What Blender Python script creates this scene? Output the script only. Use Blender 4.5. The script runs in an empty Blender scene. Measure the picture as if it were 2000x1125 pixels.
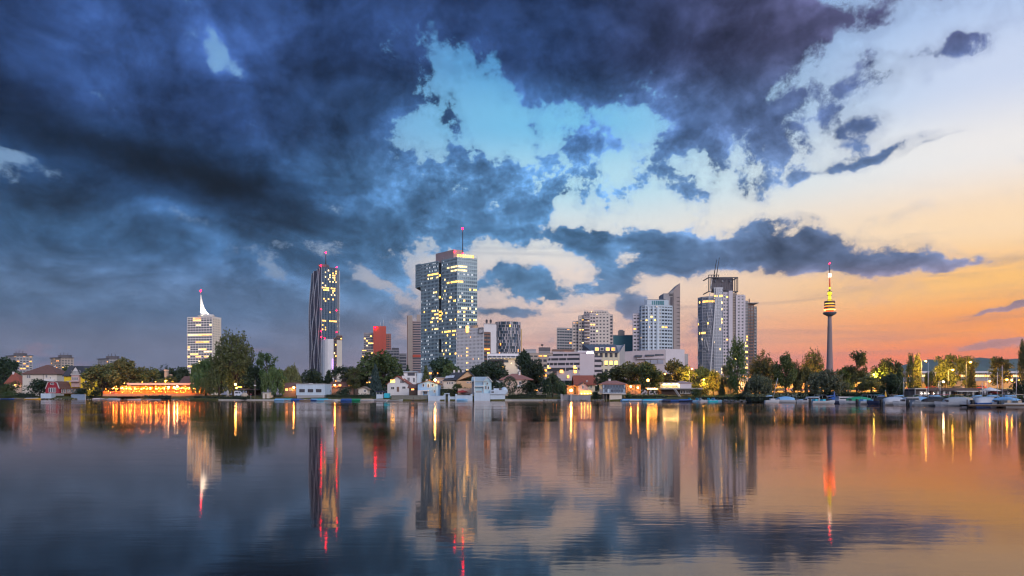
import bpy, bmesh, math, random
from mathutils import Vector, Matrix, noise as mnoise

random.seed(7)
SC = bpy.context.scene
COL = SC.collection
R = math.radians
F = 1400.0            # focal length in pixels of a 2000 px wide frame
HY = 773.0            # picture row of the horizon
CAMH = 1.6            # eye height above the water


def lin(r, g, b):
    def c(v):
        v /= 255.0
        return v / 12.92 if v <= 0.04045 else ((v + 0.055) / 1.055) ** 2.4
    return (c(r), c(g), c(b), 1.0)


def at(px, py, Y):
    """point at distance Y that a 2000x1125 frame shows at (px, py)"""
    return Vector(((px - 1000.0) / F * Y, Y, CAMH + (HY - py) / F * Y))


# ------------------------------------------------------------------ camera
cd = bpy.data.cameras.new('camera')
cam = bpy.data.objects.new('camera', cd)
COL.objects.link(cam)
cam.location = (0, 0, CAMH)
cam.rotation_euler = (R(90), 0, 0)
cd.sensor_width = 36.0
cd.lens = 36.0 * F / 2000.0
cd.shift_y = (HY - 562.5) / 2000.0
cd.clip_start = 0.1
cd.clip_end = 30000.0
SC.camera = cam

# ------------------------------------------------------------------ world: dusk sky with clouds
W = bpy.data.worlds.new('World')
SC.world = W
W.use_nodes = True
W.cycles.sampling_method = 'MANUAL'
W.cycles.sample_map_resolution = 512
SUN_AZ, SUN_EL = R(150), R(26)      # soft light of the open sky behind the viewer


class NT:
    def __init__(self, tree):
        self.t = tree
        self.x = 0

    def n(self, kind, **kw):
        nd = self.t.nodes.new(kind)
        for k, v in kw.items():
            setattr(nd, k, v)
        return nd

    def put(self, sock, v):
        if isinstance(v, bpy.types.NodeSocket):
            self.t.links.new(v, sock)
        elif v is not None:
            sock.default_value = v

    def m(self, op, a, b=None, c=None, clamp=False):
        nd = self.n('ShaderNodeMath', operation=op, use_clamp=clamp)
        self.put(nd.inputs[0], a)
        if b is not None: self.put(nd.inputs[1], b)
        if c is not None: self.put(nd.inputs[2], c)
        return nd.outputs[0]

    def v(self, op, a, b=None, out=0):
        nd = self.n('ShaderNodeVectorMath', operation=op)
        self.put(nd.inputs[0], a)
        if b is not None: self.put(nd.inputs[1], b)
        return nd.outputs[out]

    def xyz(self, x, y, z):
        nd = self.n('ShaderNodeCombineXYZ')
        for i, q in enumerate((x, y, z)): self.put(nd.inputs[i], q)
        return nd.outputs[0]

    def sep(self, a):
        nd = self.n('ShaderNodeSeparateXYZ')
        self.put(nd.inputs[0], a)
        return nd.outputs

    def noise(self, vec, scale, detail=4.0, rough=0.5, lac=2.0, dist=0.0, col=False):
        nd = self.n('ShaderNodeTexNoise', noise_dimensions='3D')
        self.put(nd.inputs['Vector'], vec)
        nd.inputs['Scale'].default_value = scale
        nd.inputs['Detail'].default_value = detail
        nd.inputs['Roughness'].default_value = rough
        nd.inputs['Lacunarity'].default_value = lac
        nd.inputs['Distortion'].default_value = dist
        return nd.outputs['Color'] if col else nd.outputs['Fac']

    def ss(self, x, lo, hi, a=0.0, b=1.0):
        nd = self.n('ShaderNodeMapRange', interpolation_type='SMOOTHSTEP')
        self.put(nd.inputs[0], x)
        for i, q in enumerate((lo, hi, a, b)): self.put(nd.inputs[1 + i], q)
        return nd.outputs[0]

    def lerp(self, x, lo, hi, a=0.0, b=1.0):
        nd = self.n('ShaderNodeMapRange', interpolation_type='LINEAR', clamp=True)
        self.put(nd.inputs[0], x)
        for i, q in enumerate((lo, hi, a, b)): self.put(nd.inputs[1 + i], q)
        return nd.outputs[0]

    def mix(self, f, a, b, mode='MIX'):
        nd = self.n('ShaderNodeMix', data_type='RGBA', blend_type=mode)
        self.put(nd.inputs[0], f)
        self.put(nd.inputs[6], a)
        self.put(nd.inputs[7], b)
        return nd.outputs[2]

    def ramp(self, x, stops, interp='EASE'):
        nd = self.n('ShaderNodeValToRGB')
        self.put(nd.inputs[0], x)
        cr = nd.color_ramp
        cr.interpolation = interp
        while len(cr.elements) < len(stops):
            cr.elements.new(0.5)
        for el, (p, c) in zip(cr.elements, stops):
            el.position = p
            el.color = c
        return nd.outputs[0]


def ae(px, py):
    a = math.atan((px - 1000.0) / F)
    return a, math.atan((HY - py) / F * math.cos(a))


# cloud masses by direction: (column, row, half width, half height, weight, tilt in degrees)
CLOUDS = [
    (60, 60, 330, 120, .45, -14), (640, 120, 300, 150, .75, -8), (330, 230, 460, 90, .62, -14),
    (900, 30, 330, 90, .75, 0), (1270, 70, 220, 160, .85, 12), (1425, 245, 100, 95, .95, -25),
    (1620, 30, 170, 50, .95, 8), (1560, 335, 30, 30, .45, 0), (620, 400, 210, 60, .65, -16),
    (730, 470, 90, 50, .6, -20), (250, 300, 330, 55, .45, -14), (120, 470, 240, 90, .35, -5),
    (450, 480, 260, 60, .30, -10), (700, 580, 150, 70, .35, 0), (250, 560, 420, 75, .55, -3), (150, 640, 260, 30, .25, 0), (560, 620, 200, 40, .3, -4),
    (990, 345, 150, 32, .46, 6), (1200, 360, 150, 36, .58, -4), (900, 425, 120, 36, .42, -8), (860, 330, 60, 24, .4, 20),
    (1090, 448, 180, 36, .68, -10), (1250, 482, 200, 24, .85, -8), (1490, 430, 66, 40, 1.15, 0),
    (1440, 482, 180, 18, .75, 6), (1620, 500, 140, 22, .95, -2), (1790, 514, 120, 9, .85, -2),
    (1320, 524, 180, 15, .85, 8), (1664, 222, 56, 28, .95, -28), (1716, 152, 54, 20, .62, -20), (1800, 150, 44, 14, .28, -14),
    (1600, 165, 40, 20, .4, 0),
    (1876, 116, 30, 18, 1.2, -10), (1780, 120, 48, 12, .65, -14), (1700, 290, 130, 9, .72, 7), (1820, 276, 60, 6, .6, 7),
    (1010, 546, 110, 26, 1.05, 2), (1076, 577, 40, 8, .8, -5), (970, 612, 90, 9, .7, 3),
    (1236, 590, 40, 26, .9, -35), (1560, 395, 24, 14, .5, -60), (1110, 170, 84, 46, 1.05, -20), (1010, 215, 60, 24, .62, 10), (1250, 300, 80, 26, .5, -10),
    (1170, 280, 60, 28, .65, 0), (1980, 612, 70, 7, .9, 6), (1975, 673, 44, 6, .8, 2),
    (1530, 640, 60, 6, .4, -26), (1350, 620, 90, 30, .55, 0), (1950, 90, 70, 50, .28, 0),
    # openings
    (370, 65, 100, 50, -.95, -35), (455, 125, 44, 22, -.8, -30), (1040, 225, 185, 85, -.9, -6),
    (930, 170, 60, 70, -.55, 30), (790, 345, 110, 60, -.85, 30), (900, 300, 160, 36, -.4, 0), (1250, 260, 90, 40, -.45, -20), (1330, 330, 60, 30, -.4, 0), (540, 262, 110, 12, -.62, -10),
    (80, 350, 90, 16, -.30, -14), (330, 400, 110, 22, -.8, -18), (480, 428, 60, 14, -.6, -14), (200, 560, 180, 16, -.35, -4), (420, 560, 160, 34, -.42, -8),
    (555, 535, 60, 24, -.85, -30), (830, 480, 60, 60, -.7, -30),
    (980, 505, 110, 18, -.5, 0), (1115, 522, 60, 26, -.9, -4), (720, 545, 46, 22, -.85, -30),
    (1450, 385, 130, 20, -.85, 4), (1620, 370, 60, 40, -.5, 0), (200, 130, 130, 60, -.25, -20), (1330, 420, 160, 30, -.45, 0),
    (1610, 190, 40, 60, -.5, 0), (1760, 330, 120, 30, -.3, 0), (1880, 470, 130, 22, -.5, 0), (1700, 400, 150, 50, -.4, 0), (900, 610, 250, 60, -.3, 0),
]


# lighter and darker bodies within the cloud deck (same layout as CLOUDS)
BODIES = [
    (220, 130, 230, 70, 1.0, -18), (400, 70, 110, 60, .9, -25), (150, 255, 330, 60, -.68, -14), (420, 330, 260, 45, -.45, -16),
    (850, 190, 120, 60, -.35, 10), (560, 330, 130, 40, .35, -10), (700, 60, 230, 70, .12, 0), (620, 420, 190, 40, -.25, -14),
    (330, 520, 300, 60, .25, -6), (1450, 60, 180, 50, -.15, 0), (520, 560, 120, 40, .35, -8), (40, 20, 120, 50, -.3, 0),
]


def density_group():
    g = bpy.data.node_groups.new('cloud_density', 'ShaderNodeTree')
    g.interface.new_socket('Vector', in_out='INPUT', socket_type='NodeSocketVector')
    g.interface.new_socket('Density', in_out='OUTPUT', socket_type='NodeSocketFloat')
    g.interface.new_socket('Lit', in_out='OUTPUT', socket_type='NodeSocketFloat')
    k = NT(g)
    gi = g.nodes.new('NodeGroupInput')
    go = g.nodes.new('NodeGroupOutput')
    p = gi.outputs[0]                               # (azimuth, elevation, stretched elevation)
    s = k.sep(p)
    q = k.xyz(s[0], s[2], 3.7)                      # noise domain, flattened towards the horizon
    w1 = k.v('SUBTRACT', k.noise(q, 6.0, 5, .55, col=True), (.5, .5, .5))
    w1 = k.v('MULTIPLY', w1, (.15, .095, 0.0))
    pw = k.v('ADD', k.xyz(s[0], s[1], 0.0), w1)
    acc = None
    # general cover: heavy to the left of the view, light towards the glow, broken elsewhere
    b0 = k.m('MULTIPLY', k.ss(s[0], R(10), R(-22)), .80)
    b0 = k.m('ADD', b0, -.56)
    b0 = k.m('ADD', b0, k.m('MULTIPLY', k.ss(s[0], R(-45), R(-75)), -.35))
    b0 = k.m('ADD', b0, k.m('MULTIPLY', k.ss(s[0], R(45), R(80)), .25))
    acc = b0
    ps = k.sep(pw)
    for px, py, sx, sy, w, tilt in CLOUDS:
        a, e = ae(px, py)
        mp = k.n('ShaderNodeMapping', vector_type='TEXTURE')
        k.put(mp.inputs[0], k.xyz(ps[0], ps[1], acc))
        mp.inputs[1].default_value = (a, e, 0)
        mp.inputs[2].default_value = (0, 0, R(tilt))
        mp.inputs[3].default_value = (sx / F, sy / F, 1e6)
        d = k.v('DOT_PRODUCT', mp.outputs[0], mp.outputs[0], out=1)
        ex = k.m('POWER', math.exp(-0.8), d)
        acc = k.m('MULTIPLY_ADD', ex, w, acc)
    acc = k.m('MINIMUM', acc, .62)
    q2 = k.v('ADD', q, k.v('MULTIPLY', w1, (.25, .25, 0)))

    def fb(qq):
        n1 = k.noise(qq, 7.5, 10, .62, 2.1, .15)
        return k.m('MULTIPLY', k.m('SUBTRACT', n1, .5), 3.1)
    n1 = fb(q2)
    n2 = k.noise(k.v('ADD', q2, (.022, -.012, 0)), 7.5, 5, .62, 2.1, .15)
    k.put(go.inputs[1], k.m('SUBTRACT', n1, k.m('MULTIPLY', k.m('SUBTRACT', n2, .5), 3.1)))
    mp = k.n('ShaderNodeMapping', vector_type='TEXTURE')
    k.put(mp.inputs[0], k.xyz(ps[0], ps[1], acc))
    mp.inputs[1].default_value = (*ae(1050, 340), 0)
    mp.inputs[3].default_value = (400 / F, 150 / F, 1e6)
    msk = k.m('POWER', math.exp(-0.9), k.v('DOT_PRODUCT', mp.outputs[0], mp.outputs[0], out=1))
    msk = k.m('MULTIPLY_ADD', msk, 1.15, .2)
    n3 = k.m('SUBTRACT', k.noise(q2, 19.0, 6, .6, 2.1), .428)
    nn = k.m('MULTIPLY_ADD', k.m('MULTIPLY', n3, 4.2), msk, k.m('ADD', n1, acc))
    k.put(go.inputs[0], nn)
    return g


def build_world():
    k = NT(W.node_tree)
    for nd in list(k.t.nodes): k.t.nodes.remove(nd)
    out = k.n('ShaderNodeOutputWorld')
    bg = k.n('ShaderNodeBackground')
    tc = k.n('ShaderNodeTexCoord')
    d = k.v('NORMALIZE', tc.outputs['Generated'])
    s = k.sep(d)
    az = k.m('ARCTAN2', s[0], s[1])
    el = k.m('ARCSINE', k.m('MAXIMUM', s[2], 0.0))
    ge = k.m('MULTIPLY_ADD', k.m('SUBTRACT', 1.0, k.m('POWER', math.exp(-1 / .12), el)), .19, el)
    P = k.xyz(az, el, ge)
    G = density_group()

    def dens(vec):
        nd = k.n('ShaderNodeGroup')
        nd.node_tree = G
        k.put(nd.inputs[0], vec)
        return nd.outputs
    D, lit = dens(P)
    # clear sky: three elevation ramps, chosen by the distance from the afterglow
    t = k.m('DIVIDE', el, R(32), clamp=True)
    glow = R(44)
    dd = k.m('ABSOLUTE', k.m('SUBTRACT', az, glow))
    dd = k.m('MINIMUM', dd, k.m('SUBTRACT', 2 * math.pi, dd))

    def E(py): return max(0.0, min(1.0, math.atan((HY - py) / F * .93) / R(32)))
    right = k.ramp(t, [(0, lin(255, 104, 66)), (E(715), lin(255, 128, 76)), (E(650), lin(255, 160, 82)),
                       (E(570), lin(255, 196, 118)), (E(470), lin(255, 222, 182)), (E(340), lin(240, 236, 234)),
                       (E(200), lin(204, 216, 240)), (E(60), lin(178, 200, 236)), (1, lin(120, 165, 220))])
    mid = k.ramp(t, [(0, lin(214, 138, 130)), (E(715), lin(212, 156, 148)), (E(640), lin(226, 188, 172)),
                     (E(540), lin(232, 214, 204)), (E(440), lin(222, 226, 226)), (E(330), lin(178, 220, 238)),
                     (E(200), lin(120, 192, 232)), (E(60), lin(84, 158, 214)), (1, lin(70, 135, 200))])
    left = k.ramp(t, [(0, lin(112, 106, 126)), (E(700), lin(102, 109, 136)), (E(620), lin(98, 118, 150)),
                      (E(500), lin(128, 150, 180)), (E(350), lin(126, 160, 198)), (E(150), lin(120, 166, 212)),
                      (1, lin(100, 150, 205))])
    back = k.ramp(t, [(0, lin(178, 150, 166)), (E(640), lin(182, 164, 184)), (E(450), lin(168, 174, 204)),
                      (E(200), lin(150, 172, 214)), (1, lin(120, 158, 210))])  # unseen sky behind the viewer, made brighter to fill the facades
    left = k.mix(k.ss(dd, R(88), R(140)), left, back)
    sky = k.mix(k.ss(dd, R(64), R(40)), left, mid)
    sky = k.mix(k.ss(dd, R(40), R(9)), sky, right)
    # thin streaks of high cloud low over the glow
    cz = k.noise(k.xyz(k.m('MULTIPLY_ADD', el, 2.0, k.m('MULTIPLY', az, 2.6)), k.m('MULTIPLY', ge, 26.0), 2.2), 1.0, 6, .55, 2.0, .6)
    cz = k.m('MULTIPLY', k.ss(cz, .50, .72), k.ss(el, .33, .10))
    # cloud colours
    cr = k.ramp(t, [(0, lin(205, 128, 118)), (E(680), lin(190, 135, 130)), (E(600), lin(150, 128, 140)),
                    (E(500), lin(96, 112, 146)), (E(380), lin(96, 120, 158)), (E(230), lin(88, 108, 152)),
                    (E(60), lin(78, 80, 116)), (1, lin(70, 72, 105))])
    cm = k.ramp(t, [(0, lin(175, 130, 134)), (E(650), lin(130, 130, 150)), (E(560), lin(84, 120, 156)),
                    (E(440), lin(88, 134, 180)), (E(340), lin(90, 138, 188)), (E(200), lin(66, 106, 160)),
                    (E(60), lin(40, 64, 110)), (1, lin(40, 60, 104))])
    cl = k.ramp(t, [(0, lin(114, 109, 127)), (E(690), lin(106, 112, 136)), (E(600), lin(86, 110, 144)),
                    (E(480), lin(58, 92, 132)), (E(360), lin(40, 72, 116)), (E(230), lin(34, 56, 98)),
                    (E(60), lin(42, 66, 114)), (1, lin(42, 66, 114))])
    sky = k.mix(k.m('MULTIPLY', cz, .42), sky, cr)
    cloud = k.mix(k.ss(dd, R(66), R(44)), cl, cm)
    cloud = k.mix(k.ss(dd, R(42), R(20)), cloud, cr)
    # light from the glow side: compare with the density a little nearer to the light
    thick = k.ss(D, .05, .95)
    q = k.xyz(k.m('MULTIPLY', az, .8), k.m('MULTIPLY', ge, 1.25), 9.1)
    shade = k.noise(q, 8.5, 8, .58, 2.0, .6)
    body = 1.0
    pw = k.v('ADD', P, k.v('MULTIPLY', k.v('SUBTRACT', k.noise(q, 6.0, 4, .55, col=True), (.5, .5, .5)), (.16, .1, 0)))
    pws = k.sep(pw)
    for px, py, sx, sy, w, tilt in BODIES:
        a, e = ae(px, py)
        mp = k.n('ShaderNodeMapping', vector_type='TEXTURE')
        k.put(mp.inputs[0], k.xyz(pws[0], pws[1], body))
        mp.inputs[1].default_value = (a, e, 0)
        mp.inputs[2].default_value = (0, 0, R(tilt))
        mp.inputs[3].default_value = (sx / F, sy / F, 1e6)
        d = k.v('DOT_PRODUCT', mp.outputs[0], mp.outputs[0], out=1)
        body = k.m('MULTIPLY_ADD', k.m('POWER', math.exp(-0.8), d), w, body)
    mul = k.m('MULTIPLY', k.m('MULTIPLY_ADD', thick, -.66, 1.30), body)
    mul = k.m('MULTIPLY', mul, k.lerp(shade, .32, .68, .48, 1.62))
    mul = k.m('MULTIPLY', mul, k.lerp(lit, -.4, .4, .60, 1.5))
    mul = k.m('ADD', k.m('MULTIPLY', k.m('SUBTRACT', mul, .97), k.ss(el, .03, .22, .14, 1.0)), .97)
    cc = k.v('SCALE', cloud, None)
    nd = cc.node
    k.put(nd.inputs[3], mul)
    veil = k.m('MULTIPLY', k.ss(D, -.42, .08), .22)
    cov = k.m('MULTIPLY', k.m('MAXIMUM', k.ss(D, -.08, .32), veil), k.lerp(el, .0, .03, .55, 1.0))
    final = k.mix(cov, sky, cc)
    # physical twilight sky underneath everything (weak)
    nish = k.n('ShaderNodeTexSky', sky_type='NISHITA')
    nish.sun_disc = False
    nish.sun_elevation = SUN_EL
    nish.sun_rotation = SUN_AZ
    nish.altitude = 160
    nish.dust_density = 2.0
    ns = k.v('SCALE', nish.outputs[0], None)
    k.put(ns.node.inputs[3], 0.002)
    final = k.v('ADD', final, ns)
    k.put(bg.inputs[0], final)
    bg.inputs[1].default_value = 1.0
    k.t.links.new(bg.outputs[0], out.inputs[0])


build_world()

# ------------------------------------------------------------------ sun: broad soft fill added behind the viewer to brighten the facades
sd = bpy.data.lights.new('sun', 'SUN')
sun = bpy.data.objects.new('sun', sd)
COL.objects.link(sun)
sd.energy = 2.0
sd.angle = R(45)
sd.color = (1.0, .87, .85)
sdir = Vector((math.sin(SUN_AZ) * math.cos(SUN_EL), math.cos(SUN_AZ) * math.cos(SUN_EL), math.sin(SUN_EL)))
sun.rotation_euler = (-sdir).to_track_quat('-Z', 'Y').to_euler()

# ------------------------------------------------------------------ picture settings
SC.view_settings.view_transform = 'Standard'
SC.view_settings.look = 'None'
SC.view_settings.exposure = 0.0
SC.view_settings.gamma = 1.0
SC.view_settings.use_curve_mapping = False
SC.cycles.use_denoising = True
SC.cycles.use_adaptive_sampling = True
SC.cycles.adaptive_threshold = 0.03
SC.cycles.adaptive_min_samples = 8
SC.cycles.pixel_filter_type = 'BLACKMAN_HARRIS'
SC.cycles.filter_width = 1.25
SC.cycles.max_bounces = 6
SC.cycles.diffuse_bounces = 2
SC.cycles.glossy_bounces = 3
SC.cycles.transmission_bounces = 4
SC.cycles.volume_bounces = 1
SC.cycles.transparent_max_bounces = 8
SC.cycles.caustics_reflective = False
SC.cycles.caustics_refractive = False

# ------------------------------------------------------------------ materials
MATS = {}


def mat(name, rgb, rough=.7, var=.12, scale=.6, metal=0.0, spec=.5, bump=0.0, bscale=8.0, streak=0.0):
    """plain surface with weathering: slow and fine colour variation, optional relief and vertical streaks"""
    if name in MATS: return MATS[name]
    mt = bpy.data.materials.new(name)
    mt.use_nodes = True
    k = NT(mt.node_tree)
    b = k.t.nodes['Principled BSDF']
    tc = k.n('ShaderNodeTexCoord').outputs['Object']
    n1 = k.noise(tc, scale, 5, .6)
    n2 = k.noise(tc, scale * 9, 3, .6)
    f = k.m('MULTIPLY_ADD', k.m('SUBTRACT', n1, .5), 2.4 * var, 1.0)
    f = k.m('MULTIPLY_ADD', k.m('SUBTRACT', n2, .5), 1.2 * var, f)
    if streak:
        sv = k.v('MULTIPLY', tc, (1.0, 1.0, .08))
        f = k.m('MULTIPLY_ADD', k.m('SUBTRACT', k.noise(sv, 1.6, 4, .6), .5), streak, f)
    sc = k.v('SCALE', rgb[:3])
    k.put(sc.node.inputs[3], f)
    k.put(b.inputs['Base Color'], sc)
    b.inputs['Roughness'].default_value = rough
    b.inputs['Metallic'].default_value = metal
    b.inputs['Specular IOR Level'].default_value = spec
    if bump:
        bp = k.n('ShaderNodeBump')
        bp.inputs['Strength'].default_value = bump
        bp.inputs['Distance'].default_value = .1
        k.put(bp.inputs['Height'], k.noise(tc, bscale, 4, .6))
        k.put(b.inputs['Normal'], bp.outputs[0])
    MATS[name] = mt
    return mt


def emis(name, rgb, strength, sample=False, var=0.0):
    if name in MATS: return MATS[name]
    mt = bpy.data.materials.new(name)
    mt.use_nodes = True
    k = NT(mt.node_tree)
    b = k.t.nodes['Principled BSDF']
    b.inputs['Base Color'].default_value = (rgb[0] * .5, rgb[1] * .5, rgb[2] * .5, 1)
    b.inputs['Roughness'].default_value = .4
    k.put(b.inputs['Emission Color'], (*rgb[:3], 1))
    if var:
        tc = k.n('ShaderNodeTexCoord').outputs['Object']
        n = k.noise(tc, var, 2, .5)
        k.put(b.inputs['Emission Strength'], k.lerp(n, .3, .7, strength * .35, strength * 1.5))
    else:
        b.inputs['Emission Strength'].default_value = strength
    if not sample:
        mt.cycles.emission_sampling = 'NONE'
    MATS[name] = mt
    return mt


def leafmat(name, rgb, rgb2):
    mt = bpy.data.materials.new(name)
    mt.use_nodes = True
    k = NT(mt.node_tree)
    b = k.t.nodes['Principled BSDF']
    tc = k.n('ShaderNodeTexCoord').outputs['Object']
    oi = k.n('ShaderNodeObjectInfo').outputs['Random']
    n = k.noise(tc, .55, 4, .65)
    c = k.mix(k.lerp(n, .32, .68), rgb, rgb2)
    hs = k.n('ShaderNodeHueSaturation')
    k.put(hs.inputs['Color'], c)
    k.put(hs.inputs['Hue'], k.lerp(oi, 0, 1, .475, .525))
    k.put(hs.inputs['Value'], k.lerp(k.m('FRACT', k.m('MULTIPLY', oi, 7.3)), 0, 1, .75, 1.3))
    k.put(b.inputs['Base Color'], hs.outputs[0])
    b.inputs['Roughness'].default_value = .62
    b.inputs['Specular IOR Level'].default_value = .25
    tr = k.n('ShaderNodeBsdfTranslucent')
    k.put(tr.inputs[0], hs.outputs[0])
    mx = k.n('ShaderNodeMixShader')
    mx.inputs[0].default_value = .28
    k.t.links.new(b.outputs[0], mx.inputs[1])
    k.t.links.new(tr.outputs[0], mx.inputs[2])
    k.t.links.new(mx.outputs[0], k.t.nodes['Material Output'].inputs[0])
    MATS[name] = mt
    return mt


GLASS = mat('glass_dark', (.05, .075, .10), .12, .25, .25, 0.0, .9)
GLASSB = mat('glass_blue', (.07, .13, .18), .10, .3, .2, 0.35, .9)
GLASSW = mat('window_glass', (.05, .06, .075), .10, .2, .5, 0, .9)
WHITE = mat('white_render', (.74, .73, .74), .8, .08, .25, streak=.16)
WARMW = mat('cream_render', (.66, .60, .52), .8, .1, .25, streak=.16)
LILAC = mat('pale_lilac_render', (.62, .58, .62), .8, .08, .25, streak=.12)
GREYC = mat('grey_concrete', (.36, .35, .36), .85, .14, .3, streak=.2)
DARKC = mat('dark_concrete', (.13, .12, .13), .85, .14, .3)
TAN = mat('tan_concrete', (.42, .35, .30), .85, .12, .3, streak=.15)
BROWN = mat('brown_cladding', (.22, .13, .10), .8, .14, .3)
REDC = mat('red_cladding', (.55, .10, .06), .7, .12, .3)
TEAL = mat('teal_cladding', (.07, .24, .28), .6, .1, .3)
STEEL = mat('steel', (.35, .36, .38), .4, .1, 1.0, .8)
DSTEEL = mat('dark_steel', (.06, .06, .07), .5, .1, 1.0, .4)
RIBM = mat('pale_metal', (.60, .62, .66), .4, .06, .3, .3)
LITY = emis('lit_window_yellow', (1.0, .50, .09), 5.0, var=.35)
LITW = emis('lit_window_pale', (1.0, .68, .28), 3.2, var=.35)
LITO = emis('lit_window_orange', (1.0, .34, .05), 4.4, var=.35)
LITP = emis('lit_window_purple', (.60, .28, 1.0), 2.6)
BEACON = emis('beacon_red', (1.0, .0, .012), 70.0, sample=True)
ROOFG = mat('roof_gravel', (.22, .21, .21), .9, .2, .4)


# ------------------------------------------------------------------ mesh helpers
class MB:
    """collects shapes; build() links them as one mesh object"""
    def __init__(self):
        self.v, self.f, self.mi, self.smooth = [], [], [], []

    def add(self, vs, fs, mi=0, sm=False):
        o = len(self.v)
        self.v += [tuple(p) for p in vs]
        self.f += [tuple(o + i for i in q) for q in fs]
        self.mi += [mi] * len(fs)
        self.smooth += [sm] * len(fs)
        return self

    def box(self, x0, x1, y0, y1, z0, z1, mi=0):
        vs = [(x0, y0, z0), (x1, y0, z0), (x1, y1, z0), (x0, y1, z0), (x0, y0, z1), (x1, y0, z1), (x1, y1, z1), (x0, y1, z1)]
        return self.add(vs, [(0, 3, 2, 1), (4, 5, 6, 7), (0, 1, 5, 4), (1, 2, 6, 5), (2, 3, 7, 6), (3, 0, 4, 7)], mi)

    def prism(self, poly, z0, z1, mi=0, top=None):
        """poly: counter-clockwise list of (x, y); top: optional other polygon or list of heights"""
        n = len(poly)
        tp = top if top is not None else poly
        vs = [(p[0], p[1], z0) for p in poly]
        for i in range(n):
            q = tp[i]
            vs.append((q[0], q[1], q[2] if len(q) > 2 else z1))
        fs = [tuple(range(n - 1, -1, -1)), tuple(range(n, 2 * n))]
        fs += [(i, (i + 1) % n, n + (i + 1) % n, n + i) for i in range(n)]
        return self.add(vs, fs, mi)

    def bar(self, a, b, r, n=6, r2=None, mi=0, sm=True):
        a, b = Vector(a), Vector(b)
        d = (b - a)
        if d.length < 1e-6: return self
        d.normalize()
        u = d.orthogonal().normalized()
        w = d.cross(u)
        r2 = r if r2 is None else r2
        vs = []
        for c, rr in ((a, r), (b, r2)):
            for i in range(n):
                t = 2 * math.pi * i / n
                vs.append(c + (u * math.cos(t) + w * math.sin(t)) * rr)
        fs = [(i, (i + 1) % n, n + (i + 1) % n, n + i) for i in range(n)]
        fs += [tuple(range(n - 1, -1, -1)), tuple(range(n, 2 * n))]
        return self.add(vs, fs, mi, sm)

    def beam(self, a, b, w, h, up=(0, 0, 1), mi=0):
        """square-section bar from a to b"""
        a, b = Vector(a), Vector(b)
        d = (b - a).normalized()
        s = d.cross(Vector(up))
        if s.length < 1e-4: s = d.cross(Vector((1, 0, 0)))
        s.normalize()
        t = s.cross(d)
        vs = []
        for c in (a, b):
            for i, j in ((-1, -1), (1, -1), (1, 1), (-1, 1)):
                vs.append(c + s * (i * w / 2) + t * (j * h / 2))
        return self.add(vs, [(3, 2, 1, 0), (4, 5, 6, 7), (0, 1, 5, 4), (1, 2, 6, 5), (2, 3, 7, 6), (3, 0, 4, 7)], mi)

    def lathe(self, prof, n=20, cx=0, cy=0, mi=0, sm=True):
        vs, fs = [], []
        for r, z in prof:
            for i in range(n):
                t = 2 * math.pi * i / n
                vs.append((cx + r * math.cos(t), cy + r * math.sin(t), z))
        for k in range(len(prof) - 1):
            for i in range(n):
                fs.append((k * n + i, k * n + (i + 1) % n, (k + 1) * n + (i + 1) % n, (k + 1) * n + i))
        self.add(vs, fs, mi, sm)
        m = len(prof) - 1
        o = len(self.v) - len(vs)
        self.f += [tuple(o + i for i in range(n - 1, -1, -1)), tuple(o + m * n + i for i in range(n))]
        self.mi += [mi, mi]
        self.smooth += [False, False]
        return self

    def ball(self, c, r, n=8, sq=1.0, mi=0):
        prof = [(max(.02 * r, r * math.sin(math.pi * i / n)), c[2] - r * sq * math.cos(math.pi * i / n)) for i in range(n + 1)]
        return self.lathe(prof, n + 2, c[0], c[1], mi)

    def quad(self, a, b, c, d, mi=0):
        return self.add([a, b, c, d], [(0, 1, 2, 3)], mi)

    def mesh(self, name, mats):
        me = bpy.data.meshes.new(name)
        me.from_pydata(self.v, [], self.f)
        for m in (mats if isinstance(mats, (list, tuple)) else [mats]): me.materials.append(m)
        me.polygons.foreach_set('material_index', self.mi)
        me.polygons.foreach_set('use_smooth', self.smooth)
        me.update()
        return me

    def build(self, name, mats, parent=None, kind=None, loc=None):
        if not self.f: return None
        o = bpy.data.objects.new(name, self.mesh(name, mats))
        COL.objects.link(o)
        if parent is not None: o.parent = parent
        if kind: o['kind'] = kind
        if loc is not None: o.location = loc
        return o


def tag(o, label, cat, group=None, kind=None):
    if label: o['label'] = label
    if cat: o['category'] = cat
    if group: o['group'] = group
    if kind: o['kind'] = kind
    return o


def thing(name, label, cat, loc=(0, 0, 0), rz=0.0, group=None):
    o = bpy.data.objects.new(name, None)
    COL.objects.link(o)
    o.empty_display_size = .5
    o.location = loc
    o.rotation_euler = (0, 0, rz)
    return tag(o, label, cat, group)


def dup(root, loc, rz=0.0, sc=1.0, label=None, group=None, scz=None):
    r = root.copy()
    COL.objects.link(r)
    r.location = loc
    r.rotation_euler = (0, 0, rz)
    r.scale = (sc, sc, scz if scz else sc)
    if label: r['label'] = label
    if group: r['group'] = group
    for ch in list(root.children):
        c = ch.copy()
        COL.objects.link(c)
        c.parent = r
        for g in list(ch.children):
            e = g.copy()
            COL.objects.link(e)
            e.parent = c
    return r


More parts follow.
